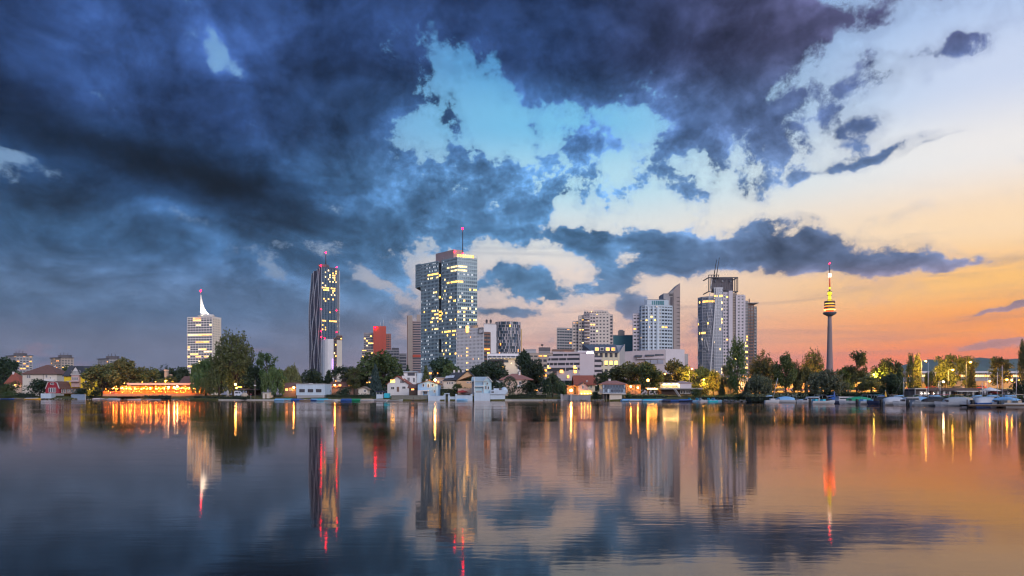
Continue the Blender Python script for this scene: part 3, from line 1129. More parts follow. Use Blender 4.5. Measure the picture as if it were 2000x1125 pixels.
def white_midrise():
    Y = 470
    C = at(944, HY, Y); C.z = 2.4
    t = thing('apartment_block', 'white mid-rise with a lit glass shaft in front of the glass tower', 'building', C)
    z1 = hz(641, Y) - 2.4
    fp = px_poly([(892, Y + 14), (944, Y), (944.2, Y + 14), (896, Y + 28)], C)
    def lf(e, f, i, nb, rnd):
        if e == 0 and 7 <= i <= 8: return 0 if f in (17, 12, 3, 4, 6, 10, 11, 8) else None
        return rnd.choice((1, 2)) if rnd.random() < .022 else None
    facade_tower(t, fp, 0, z1, 18, 1.15, .5, .62, WHITE, GLASS, .03, seed=14, litfn=lf, edges=(0,), depth=.2)
    fp2 = px_poly([(944.4, Y + 4), (958, Y + 6), (958, Y + 18), (944.4, Y + 16)], C)
    facade_tower(t, fp2, 0, hz(649, Y) - 2.4, 16, 2.2, .45, .2, BROWN, GLASS, .35, lits=[LITO, LITO, LITY], seed=10, edges=(0,))
    s = px_poly([(910, Y + 8.5), (915, Y + 7.2), (915, Y + 9), (910, Y + 10)], C)
    MB().prism(s, z1 - 2, hz(634, Y) - 2.4).build('lit_shaft_head', LITY, t)
    # roof frame
    m = MB()
    a, b = px_poly([(935, Y + 2), (944, Y)], C)
    for z in (z1 - 3.4, z1 + .2): m.beam((a[0], a[1] - .3, z), (b[0], b[1] - .3, z), .3, .3)
    for q in (a, b): m.beam((q[0], q[1] - .3, z1 - 3.4), (q[0], q[1] - .3, z1 + .3), .3, .3)
    m.build('roof_frame', DSTEEL, t)
    pl = px_poly([(918, Y + 14), (934, Y + 10), (934, Y + 16), (918, Y + 20)], C)
    MB().prism(pl, z1 + .7, z1 + 3.2).build('roof_plant', STEEL, t)


def white_slab():
    Y = 600
    C = at(957, HY, Y); C.z = 2.5
    t = thing('tower_block', 'plain white slab wall with two rooftop aerials behind the mid-rise', 'building', C)
    fp = px_poly([(945, Y), (969.5, Y + 2), (969.5, Y + 16), (945, Y + 16)], C)
    z1 = hz(633, Y) - 2.5
    MB().prism(fp, 0, z1).build('wall', WHITE, t)
    MB().prism(off_poly(fp, -.2), z1, z1 + .6).build('coping', GREYC, t)
    for px in (950, 958):
        x = (px - 957) / F * Y
        m = MB().bar((x, 6, z1), (x, 6, z1 + 4.6), .35, 6)
        m.box(x - .9, x + .9, 5.6, 6.4, z1 + 1.8, z1 + 4.2)
        m.build('aerial', DSTEEL, t)


def striped_tower():
    Y = 680
    C = at(992, HY, Y); C.z = 2.5
    t = thing('apartment_tower', 'round tower clad in vertical grey and white slats', 'tower', C)
    z1 = hz(628, Y) - 2.5
    rx = (1017 - 967) / 2 / F * Y
    n = 56
    m, f = MB(), MB()
    poly = [(rx * math.cos(2 * math.pi * i / n), 9 + 11 * math.sin(2 * math.pi * i / n)) for i in range(n)]
    MB().prism(off_poly(poly, .3), 0, z1 - .2).build('core', GLASS, t)
    rnd = random.Random(2)
    sl = [MB(), MB()]
    fl = 24
    lit = MB()
    for i in range(n):
        a, b = Vector(poly[i]), Vector(poly[(i + 1) % n])
        if a.y > 14: continue
        d = (b - a)
        for k in range(fl):
            r = rnd.random()
            if r < .74:
                s0 = rnd.choice((0, .25, .5)); s1 = s0 + rnd.choice((.3, .5))
                q0, q1 = a + d * s0, a + d * min(1, s1)
                nr = Vector((d.y, -d.x)).normalized()
                pl = [tuple(q0 + nr * .1), tuple(q1 + nr * .1), tuple(q1 - nr * .4), tuple(q0 - nr * .4)]
                sl[0 if rnd.random() < .7 else 1].prism(pl, k * z1 / fl, (k + 1) * z1 / fl)
            elif r > .985:
                q0, q1 = a + d * .1, a + d * .9
                lit.quad((q0.x, q0.y, k * z1 / fl + .6), (q1.x, q1.y, k * z1 / fl + .6), (q1.x, q1.y, (k + 1) * z1 / fl), (q0.x, q0.y, (k + 1) * z1 / fl))
    sl[0].build('white_slats', LILAC, t, 'stuff')
    sl[1].build('blue_slats', mat('blue_slat', (.12, .17, .25), .5, .1, .3), t, 'stuff')
    lit.build('lit_windows', LITO, t, 'stuff')
    b = MB()
    for k in range(fl + 1): b.prism(off_poly(poly, -.02), k * z1 / fl - .22, k * z1 / fl + .12)
    b.build('floor_bands', GREYC, t, 'stuff')
    MB().prism(px_poly([(1017.2, Y + 12), (1019, Y + 12), (1019, Y + 22), (1017.2, Y + 22)], C), 0, z1 - 6).build('ochre_end_wall', mat('ochre_render', (.62, .40, .15), .8, .1, .3), t)


sail_tower(); fold_tower(); round_hotel(); un_red(); low_grey(); un_slab(); big_tower(); white_midrise(); white_slab(); striped_tower()


def low_terrace():
    Y = 410
    C = at(985, HY, Y); C.z = 2.3
    t = thing('apartment_block', 'low white terraced block with a bright lit end wall below the slatted tower', 'building', C)
    def fp(a, b, y0, dep): return px_poly([(a, Y + y0), (b, Y + y0), (b, Y + y0 + dep), (a, Y + y0 + dep)], C)
    facade_tower(t, fp(952, 1016, 8, 14), 0, hz(691, Y) - 2.3, 7, 2.6, .45, .25, WHITE, GLASS, .12, seed=3, edges=(0,))
    MB().prism(fp(984, 1011, 0, 8), 0, hz(701, Y) - 2.3).build('end_wall', WARMW, t)
    MB().prism(fp(984.5, 993, -.2, .3), hz(708, Y) - 2.3, hz(703, Y) - 2.3).build('loggia', GLASS, t)
    MB().prism(fp(955, 1013, -1.5, 9), hz(700, Y) - 2.3, hz(698.6, Y) - 2.3).build('roof_slab', WHITE, t)
    lamp('wall_light', (4, -5, hz(712, Y) - 2.3), 420, (1, .72, .35), .3, t)
    g = MB()
    for i in range(9): 
        x = -8 + i * 2.0
        g.box(x, x + .5, -1.6, -1.3, hz(700.6, Y) - 2.3, hz(700.1, Y) - 2.3)
    g.build('eaves_lights', LITW, t, 'stuff')


def distant_flats():
    Y = 740
    C = at(1104, HY, Y); C.z = 2.5
    t = thing('apartment_block', 'grey banded block of flats left of the stepped white tower', 'building', C)
    fp = px_poly([(1088, Y), (1122, Y + 6), (1122, Y + 20), (1088, Y + 20)], C)
    z1 = hz(641, Y) - 2.5
    facade_tower(t, fp, 0, z1, 24, 2.8, .5, .3, GREYC, GLASS, .06, lits=[LITO, LITO, LITY], seed=5, edges=(0,))


def stepped_tower():
    Y = 545
    C = at(1158, HY, Y); C.z = 2.5
    t = thing('apartment_tower', 'stepped white apartment tower with a crown of roof terraces', 'tower', C)
    def fp(a, b, y0, dep): return px_poly([(a, Y + y0), (b, Y + y0), (b, Y + y0 + dep), (a, Y + y0 + dep)], C)
    BEIGE = mat('beige_panel', (.66, .59, .53), .8, .08, .3, streak=.12)
    BEIGE2 = mat('rose_beige_panel', (.58, .51, .49), .8, .08, .3, streak=.12)
    facade_tower(t, fp(1118.5, 1131, 7, 18), 0, hz(627, Y) - 2.5, 22, 2.4, .62, .7, BEIGE, GLASSW, .06, lits=[LITY, LITO, LITY], seed=6, edges=(0, 3))
    facade_tower(t, fp(1130.4, 1141, 4, 18), 0, hz(616, Y) - 2.5, 24, 2.2, .6, .8, BEIGE, GLASSW, .05, seed=16, edges=(0, 3))
    facade_tower(t, px_poly([(1140.4, Y + 2), (1152, Y - 1.5), (1163, Y), (1163, Y + 20), (1140.4, Y + 20)], C), 0, hz(613, Y) - 2.5, 24, 2.3, .52, .55, BEIGE2, GLASSW, .10, seed=26, edges=(0, 1))
    facade_tower(t, fp(1162.6, 1190, 1, 18), 0, hz(612, Y) - 2.5, 24, 2.7, .62, 1.4, BEIGE, GLASSW, .05, seed=36, edges=(0,))
    facade_tower(t, fp(1189.6, 1197, 3, 14), 0, hz(615, Y) - 2.5, 24, 3, .4, .3, BEIGE2, GLASSW, .10, seed=46, edges=(0,))
    MB().prism(fp(1140, 1188, 6, 10), hz(614, Y) - 2.5, hz(604.5, Y) - 2.5).build('roof_storey', BEIGE, t)
    MB().prism(fp(1160, 1178, 8, 8), hz(606, Y) - 2.5, hz(602.5, Y) - 2.5).build('lift_house', BEIGE2, t)
    w = MB()
    for i in range(9): 
        x0 = (1143 + i * 5 - 1158) / F * Y
        w.box(x0, x0 + 1.1, 5.85, 5.98, hz(611.5, Y) - 2.5, hz(607, Y) - 2.5)
    w.build('terrace_windows', GLASSW, t, 'stuff')
    lamp('terrace_light', ((1156 - 1158) / F * Y, 3.5, hz(609, Y) - 2.5), 160, (1, .5, .15), .3, t)
    bal = MB()
    for i in range(22):
        z = 4 + i * (hz(618, Y) - 6) / 22
        x0, x1 = (1141 - 1158) / F * Y, (1151 - 1158) / F * Y
        bal.box(x0, x1, -2.2, 1.0, z, z + .9)
    bal.build('balconies', BEIGE2, t, 'stuff')


def teal_block():
    Y = 590
    C = at(1217, HY, Y); C.z = 2.5
    t = thing('office_block', 'teal clad block with a tan plant room on its roof', 'building', C)
    def fp(a, b, y0, dep): return px_poly([(a, Y + y0), (b, Y + y0), (b, Y + y0 + dep), (a, Y + y0 + dep)], C)
    MB().prism(fp(1197.5, 1237, 0, 16), 0, hz(655.5, Y) - 2.5).build('wall', TEAL, t)
    for i in range(9):
        MB().prism(fp(1198 + i * 4.3, 1198.5 + i * 4.3, -.25, .2), 0, hz(656, Y) - 2.5).build('cladding_rib', TEAL, t)
    MB().prism(fp(1197, 1237.5, -.3, 16.5), hz(655.5, Y) - 2.5, hz(654.3, Y) - 2.5).build('coping', GREYC, t)
    MB().prism(fp(1207, 1220, 4, 8), hz(654.3, Y) - 2.5, hz(645, Y) - 2.5).build('plant_room', TAN, t)
    MB().prism(fp(1209, 1217, 5, 5), hz(645, Y) - 2.5, hz(643, Y) - 2.5).build('plant_room_cap', GREYC, t)


def sloped_flats():
    Y = 420
    C = at(1185, HY, Y); C.z = 2.3
    t = thing('apartment_block', 'cream flats with dark sloping roof and glowing dormers', 'building', C)
    def fp(a, b, y0, dep): return px_poly([(a, Y + y0), (b, Y + y0), (b, Y + y0 + dep), (a, Y + y0 + dep)], C)
    z1 = hz(688, Y) - 2.3
    zt = hz(670, Y) - 2.3
    cream = mat('pale_yellow_render', (.66, .60, .46), .8, .1, .3, streak=.1)
    facade_tower(t, fp(1160, 1208, 0, 12), 0, z1, 5, 2.9, .4, 1.2, cream, GLASSW, .22, seed=61, edges=(0,), roof=False, top=False)
    a = (1157 - 1185) / F * Y; b = (1208 - 1185) / F * Y; a2 = (1142 - 1185) / F * Y
    m = MB()
    m.add([(a, -.6, z1), (b, -.6, z1), (b, 11, zt), (a2, 11, zt), (a, -.6, z1 - .4), (b, -.6, z1 - .4), (b, 11, z1 - .4), (a2, 11, z1 - .4)],
          [(0, 1, 2, 3), (7, 6, 5, 4), (4, 5, 1, 0), (5, 6, 2, 1), (6, 7, 3, 2), (7, 4, 0, 3)])
    m.build('roof', mat('slate_roof', (.10, .11, .13), .6, .2, .8), t)
    for i, px in enumerate((1166, 1176, 1187, 1198)):
        x = (px - 1185) / F * Y
        zz = z1 + 1.4
        mm = MB().box(x - 1.2, x + 1.2, .3, 4.0, zz - .6, zz + 1.6)
        d = mm.build('dormer', WHITE, t)
        MB().box(x - .9, x + .9, .18, .28, zz - .3, zz + 1.2).build('pane', LITO if i in (0, 2, 3) else GLASSW, d)
    # big grey end wall to the right
    e0, e1 = (1208.2 - 1185) / F * Y, (1222 - 1185) / F * Y
    m = MB()
    zz = hz(671, Y) - 2.3
    m.add([(e0, 0, 0), (e1, 3, 0), (e1, 14, 0), (e0, 14, 0), (e0, 0, z1 - .5), (e1, 3, zz), (e1, 14, zz), (e0, 14, zz)],
          [(3, 2, 1, 0), (4, 5, 6, 7), (0, 1, 5, 4), (1, 2, 6, 5), (2, 3, 7, 6), (3, 0, 4, 7)])
    m.build('end_wall', GREYC, t)


def terraced_white():
    Y = 370
    C = at(1132, HY, Y); C.z = 2.2
    t = thing('apartment_block', 'white building with dark ribbon windows and a blank lilac gable', 'building', C)
    def fp(a, b, y0, dep, y1=None): 
        y1 = y0 if y1 is None else y1
        return px_poly([(a, Y + y0), (b, Y + y1), (b, Y + y1 + dep), (a, Y + y0 + dep)], C)
    lil = mat('bright_lilac_render', (.60, .54, .58), .8, .08, .2)
    rows = [(735, 723, 1088, 1132), (724, 713.5, 1069, 1132), (714, 704, 1069, 1132), (704, 695, 1072, 1134), (695, 687, 1080, 1146)]
    rnd = random.Random(8)
    for r0, r1, a, b in rows:
        z0, z1 = hz(r0, Y) - 2.2, hz(r1, Y) - 2.2
        if r0 > 730: z0 = 0
        m = MB().prism(fp(a, b, 5.4, 10, .4), z0, z1)
        m.build('storey_core', GLASSW, t)
        MB().prism(fp(a - .5, b, 4.6, 11, -.2), z1 - (z1 - z0) * .42, z1 + .15).build('balcony_band', lil, t)
        mm = MB()
        for i in range(8):
            px = a + (b - a) * (i + .5) / 8
            s = 4.9 + (0.1 - 4.9) * (px - a) / (b - a)
            if rnd.random() < .45:
                mm.prism(fp(px - .6, px + .6, s - .1, .6), z0, z1 - (z1 - z0) * .42)
        mm.build('window_piers', lil, t, 'stuff')
    lw = MB()
    for px, row, w in ((1074, 717, 1.6), (1097.5, 725.5, 1.6), (1124, 717, 1.7), (1124, 726, 1.5), (1110, 736, 1.0)):
        Yx = Y + 5.2 - 5 * (px - 1069) / 63
        x = (px - 1132) / F * Yx
        z = hz(row, Yx) - 2.2
        lw.box(x - w * .5, x + w * .5, Yx - Y - .45, Yx - Y - .3, z - .65, z + .75)
    lw.build('lit_windows', LITY, t, 'stuff')
    gz0, gz1 = 0, hz(691, Y) - 2.2
    MB().prism(px_poly([(1132.2, Y - .4), (1161, Y - .4), (1161, Y + 14), (1132.2, Y + 14)], C), 0, gz1).build('gable', lil, t)
    for r0, r1 in ((732, 722), (722, 712.5), (712.5, 702), (702, 694)):
        z0, z1 = hz(r0, Y) - 2.2, hz(r1, Y) - 2.2
        MB().prism(fp(1161, 1174.5, 1.0, 10), z0, z1).build('storey_core', GLASSW, t)
        MB().prism(fp(1161.2, 1175, .2, 11), z0, z0 + (z1 - z0) * .5).build('balcony_band', lil, t)
    rl = MB()
    for i in range(14):
        x = (1134 + i * 1.9 - 1132) / F * Y
        rl.ball((x, 3, gz1 + .6), .22, 5)
    rl.build('roof_lights', emis('terrace_lamp', (.9, .82, 1.0), 12.0, True), t, 'stuff')
    MB().prism(fp(1128, 1160, 4, 8), gz1, gz1 + 1.8).build('roof_storey', WHITE, t)


def amber_houses():
    Y = 430
    C = at(1050, HY, Y); C.z = 2.3
    t = thing('apartment_block', 'brownish flats with amber lit terrace storey behind dark poplars', 'building', C)
    def fp(a, b, y0, dep): return px_poly([(a, Y + y0), (b, Y + y0), (b, Y + y0 + dep), (a, Y + y0 + dep)], C)
    facade_tower(t, fp(1024, 1078, 0, 12), 0, hz(692, Y) - 2.3, 8, 2.6, .5, .8, TAN, GLASSW, .16, lits=[LITO, LITY, LITO], seed=71, edges=(0,))
    MB().prism(fp(1026, 1047, 4, 8), hz(692, Y) - 1.6, hz(681, Y) - 2.3).build('plant_room', GREYC, t)
    MB().prism(fp(1052, 1075, 4, 8), hz(692, Y) - 1.6, hz(677.5, Y) - 2.3).build('upper_storey', DARKC, t)
    x = (1060 - 1050) / F * Y
    MB().bar((x, 8, hz(677.5, Y) - 2.3), (x, 8, hz(672.5, Y) - 2.3), .15, 5).build('vent_pipe', DSTEEL, t)
    MB().ball((x, 8, hz(672, Y) - 2.3), .9, 6, .6).build('vent_cowl', DSTEEL, t)
    MB().prism(fp(1020, 1122, -.4, 1), hz(688, Y) - 2.3, hz(687, Y) - 2.3).build('terrace_slab', WHITE, t)
    facade_tower(t, fp(1078.2, 1121, 2, 12), 0, hz(684, Y) - 2.3, 9, 3, .45, .6, BROWN, GLASSW, .14, lits=[LITO, LITY, LITO], seed=72, edges=(0,))


def sail_slab():
    Y = 560
    C = at(1285, HY, Y); C.z = 2.5
    t = thing('tower_building', 'pale blue rounded tower beside a slab ending in a sharp slanted point', 'tower', C)
    def fp(a, b, y0, dep, y1=None): 
        y1 = y0 if y1 is None else y1
        return px_poly([(a, Y + y0), (b, Y + y1), (b, Y + y1 + dep), (a, Y + y0 + dep)], C)
    zb = hz(684, Y) - 2.5
    blue = mat('pale_blue_render', (.50, .60, .68), .7, .08, .3)
    facade_tower(t, fp(1236.5, 1250, 7, 14), 0, hz(612, Y) - 2.5, 23, 2.6, .6, .7, LILAC, GLASSW, .12, lits=[LITO, LITY, LITO], seed=81, edges=(0, 3))
    r = [(1249, Y + 7), (1253, Y + 2.5), (1260, Y + .4), (1270, Y), (1282, Y), (1292, Y + .4), (1304, Y + 2.4), (1313, Y + 5), (1313, Y + 20), (1249, Y + 20)]
    facade_tower(t, px_poly(r, C), 0, hz(597, Y) - 2.5, 26, 2.3, .5, .55, blue, GLASSW, .09, seed=82, edges=tuple(range(7)))
    for px in (1266.5, 1276, 1285):
        x = (px - 1285) / F * Y
        MB().box(x - .7, x + .7, -.7, .1, 0, hz(599, Y) - 2.5).build('white_pilaster', mat('ice_blue_panel', (.62, .72, .80), .6, .05, .3), t)
    MB().prism(px_poly([(1258, Y + 6), (1264, Y + 4), (1300, Y + 5), (1306, Y + 8), (1306, Y + 18), (1258, Y + 18)], C), hz(597, Y) - 2, hz(584, Y) - 2.5).build('roof_storey', blue, t)
    gl = MB()
    for i in range(8):
        x0 = (1266 + i * 4.3 - 1285) / F * Y
        gl.box(x0, x0 + 1.2, 4.25, 4.45 , hz(595, Y) - 2.5, hz(586, Y) - 2.5)
    gl.build('roof_glazing', TEAL, t, 'stuff')
    MB().prism(fp(1264, 1300, 8, 6), hz(584, Y) - 2.6, hz(582, Y) - 2.5).build('roof_plant', DSTEEL, t)
    # slab with slanted top: grey left face, darker lined right face
    xa, xm, xb = [(p - 1285) / F * (Y + 8) for p in (1300, 1319, 1333)]
    zt1, zt2, zt3 = hz(570, Y) - 2.5, hz(571, Y) - 2.5, hz(549, Y) - 2.5
    m = MB()
    m.prism([(xa, 8), (xm, 8), (xm, 26), (xa, 26)], 0, zt1)
    m.build('grey_slab', GREYC, t)
    zk = hz(563, Y) - 2.5
    m = MB()
    m.prism([(xm + .05, 7.4), (xb, 9), (xb, 28), (xm + .05, 28)], 0, zt1, top=[(xm + .05, 7.4, zk), (xb, 9, zt3), (xb, 28, zt3), (xm + .05, 28, zk)])
    m.build('pointed_slab', mat('rose_grey_concrete', (.34, .29, .28), .85, .1, .3), t)
    xp = (1310 - 1285) / F * (Y + 8)
    m = MB().add([(xp, 7.5, zt1), (xm, 7.5, zt1), (xm, 7.5, zk), (xp, 9, zt1), (xm, 9, zt1), (xm, 9, zk)],
                 [(0, 1, 2), (5, 4, 3), (0, 2, 5, 3), (1, 4, 5, 2), (0, 3, 4, 1)])
    m.build('point_foot', GREYC, t)
    l = MB()
    for i in range(14):
        z = zb + 4 + i * (zt1 - zb - 6) / 13.5
        l.box(xm + .4, xb - .2, 8.2, 8.35 + .9, z, z + .35)
    # shadow joints stand proud as dark ledges
    l.build('ledges', DSTEEL, t, 'stuff')
    MB().box(xm - 2.2, xm - .6, 7.6, 7.9, zb, hz(577, Y) - 2.5).build('dark_strip', DARKC, t)
    MB().box(xm - 3.2, xm - .4, 7.7, 7.95, hz(575, Y) - 2.5, hz(572, Y) - 2.5).build('louvre', DSTEEL, t)


def podium_hall():
    Y = 480
    C = at(1290, HY, Y); C.z = 2.4
    t = thing('podium_building', 'long blank pinkish podium with narrow dark slots below the blue tower', 'building', C)
    pink = mat('pink_grey_render', (.52, .46, .48), .8, .07, .2, streak=.08)
    fp = px_poly([(1216, Y), (1299, Y - 3), (1299.5, Y + 26), (1218, Y + 26)], C)
    MB().prism(fp, 0, hz(685.5, Y) - 2.4, top=[(*fp[0], hz(687, Y) - 2.4), (*fp[1], hz(682.5, Y) - 2.4), (*fp[2], hz(682.5, Y) - 2.4), (*fp[3], hz(687, Y) - 2.4)]).build('front_wall', pink, t)
    fp = px_poly([(1299.6, Y - 2.6), (1337, Y + 6), (1337, Y + 26), (1299.6, Y + 26)], C)
    MB().prism(fp, 0, hz(681.5, Y) - 2.4).build('side_wall', LILAC, t)
    fp = px_poly([(1337.2, Y + 8), (1344, Y + 9), (1344, Y + 26), (1337.2, Y + 26)], C)
    MB().prism(fp, 0, hz(689.5, Y) - 2.4).build('end_wall', GREYC, t)
    for a, b, r0, r1 in ((1239.5, 1253, 694, 697.5), (1259, 1276, 693, 696), (1278, 1296, 692, 695)):
        x0, x1 = (a - 1290) / F * Y, (b - 1290) / F * Y
        MB().box(x0, x1, -2.9, -1.0, hz(r1, Y) - 2.4, hz(r0, Y) - 2.4).build('slot_window', GLASS, t)
    for a, b in ((1259, 1268), (1269, 1282), (1283, 1294)):
        x0, x1 = (a - 1290) / F * Y, (b - 1290) / F * Y
        MB().box(x0, x1, -3.0, -1.0, hz(711, Y) - 2.4, hz(703, Y) - 2.4).build('glass_panel', mat('pale_glass', (.30, .32, .40), .25, .1, .3), t)
    MB().box((1242 - 1290) / F * Y, (1296 - 1290) / F * Y, -3.6, -2.0, hz(701, Y) - 2.4, hz(699.8, Y) - 2.4).build('ledge', LILAC, t)


def crown_tower():
    Y = 600
    C = at(1411, HY, Y); C.z = 2.6
    t = thing('apartment_tower', 'high-rise with glass screen facade, cage-like crown and slanted twin masts', 'tower', C)
    def fp(a, b, y0, dep, y1=None):
        y1 = y0 if y1 is None else y1
        return px_poly([(a, Y + y0), (b, Y + y1), (b, Y + y1 + dep), (a, Y + y0 + dep)], C)
    z = lambda row: hz(row, Y) - 2.6
    x = lambda px, yy=0: (px - 1411) / F * (Y + yy)
    gs = mat('screen_glass', (.30, .34, .40), .2, .25, .25, .3, .8)
    fr = mat('screen_frame', (.42, .44, .48), .5, .1, .4, .3)
    def lf(e, f, i, nb, rnd):
        if f == 29: return 0 if rnd.random() < .75 else None
        if f in (22, 19): return 0 if rnd.random() < .35 else None
        if f in (4, 6): return 1 if rnd.random() < .3 else None
        return 1 if rnd.random() < .02 else None
    # curved glass screen
    facade_tower(t, px_poly([(1363, Y + 10), (1372, Y + 4), (1384, Y + 1), (1397, Y), (1397, Y + 20), (1365, Y + 22)], C), 0, z(580), 31, 1.5, .22, .16, fr, gs, .1,
                 seed=91, litfn=lf, edges=(0, 1, 2), depth=.25)
    # leaning glazed prow
    facade_tower(t, fp(1394.5, 1412, -.8, 12), 0, z(563), 32, 1.6, .22, .2, mat('pale_frame', (.34, .37, .42), .4, .08, .3, .3), gs, .12, seed=92, litfn=lf, edges=(0, 1))
    ln = MB()
    ln.beam((x(1386), -1.3, z(735)), (x(1399), -1.3, z(562)), 1.0, .5, up=(0, 1, 0))
    ln.beam((x(1384), -1.3, z(585)), (x(1390), -1.3, z(545)), .4, .4, up=(0, 1, 0))
    ln.build('slanted_fin', fr, t)
    br = MB()
    rnd = random.Random(3)
    for i in range(44):       # random bracing over the screen
        px = rnd.uniform(1366, 1392); rw = rnd.uniform(590, 715)
        yy = 10 - 9.6 * min(1, (px - 1363) / 21) ** .6
        if rnd.random() < .5: br.beam((x(px, yy), yy - .5, z(rw)), (x(px + 2, yy), yy - .6, z(rw + 16)), .35, .3, up=(0, 1, 0))
        else: br.beam((x(px, yy), yy - .5, z(rw)), (x(min(1396, px + 7), yy), yy - 1.2, z(rw)), .35, .3, up=(0, 1, 0))
    br.build('screen_bracing', fr, t, 'stuff')
    # white window wall, plain pier, louvred strip, right window wall
    facade_tower(t, fp(1412.2, 1423, .5, 14), 0, z(572), 31, 2.2, .5, .9, LILAC, GLASS, .06, seed=93, edges=(0,))
    MB().prism(fp(1423.2, 1431, -.6, 18), 0, z(568)).build('plain_pier', LILAC, t)
    facade_tower(t, fp(1431.2, 1439, .6, 14), 0, z(574), 62, 4, .6, .1, TAN, DARKC, 0, seed=94, edges=(0,), litfn=lambda *a: None)
    facade_tower(t, fp(1439.2, 1454, 0, 16), 0, z(577), 31, 3.1, .55, 1.7, LILAC, GLASS, .02, seed=95, edges=(0,))
    MB().prism(fp(1437, 1446, 4, 12), z(577) + .5, z(574)).build('roof_step', LILAC, t)
    facade_tower(t, fp(1454.2, 1461, 3, 14), 0, z(588), 30, 1.7, .3, .3, GREYC, GLASS, .22, seed=97, edges=(0,))
    facade_tower(t, fp(1461.2, 1472, 5, 14), 0, z(594), 29, 2, .4, .3, BROWN, GLASS, .06, lits=[LITO, LITY, LITO], seed=98, edges=(0,))
    facade_tower(t, fp(1472.2, 1478, 7, 14), 0, z(598), 28, 2, .4, .3, GREYC, GLASS, .05, lits=[LITO, LITY, LITO], seed=99, edges=(0,))
    bal = MB()
    for i in range(26):
        zz = 8 + i * (z(600) - 10) / 26
        bal.box(x(1475, 6), x(1480.5, 6), 5.4, 8.0, zz, zz + .35)
    bal.build('balconies', GREYC, t, 'stuff')
    MB().box(x(1452), x(1484), 2.5, 14, z(591.5), z(590)).build('roof_canopy', GREYC, t)
    MB().bar((x(1468), 6, z(592)), (x(1468), 6, z(581.5)), .5, 6).build('flue', BROWN, t)
    # crown: core box and open steel cage
    MB().prism(fp(1389, 1432, 4, 14), z(566), z(541)).build('crown_box', mat('crown_cladding', (.13, .12, .14), .7, .15, .3), t)
    cg = MB()
    for px in (1385, 1388, 1391, 1436, 1439, 1442): cg.beam((x(px), 1.5, z(569)), (x(px), 1.5, z(542)), .55, .55)
    for px in (1400, 1410, 1420, 1428): cg.beam((x(px), 1.5, z(569)), (x(px), 1.5, z(542)), .35, .35)
    for row in (569, 541.5): cg.beam((x(1384.5), 1.5, z(row)), (x(1442.5), 1.5, z(row)), .8, .8)
    for row in (569, 541.5): cg.beam((x(1442), 1.5, z(row)), (x(1442), 18, z(row)), .7, .7)
    for row in (569, 541.5): cg.beam((x(1385), 1.5, z(row)), (x(1385), 18, z(row)), .7, .7)
    for px in (1386, 1392, 1398, 1405): cg.beam((x(px), 3, z(542)), (x(px), 3, z(536)), .5, .5)
    for row in (541, 536): cg.beam((x(1386), 3, z(row)), (x(1407), 3, z(row)), .5, .5)
    cg.build('crown_cage', DSTEEL, t)
    for a, b, r0 in ((1397, 1403, 505), (1402, 1408.5, 500)):
        MB().bar((x(a), 5, z(541)), (x(b), 5, z(r0)), .42, 6, .22).build('slanted_mast', DSTEEL, t)
    dk = MB()
    for px in (1400, 1413, 1429): dk.ball((x(px), 3.2, z(548)), .9, 6, .6)
    dk.build('dish_antennas', RIBM, t, 'stuff')


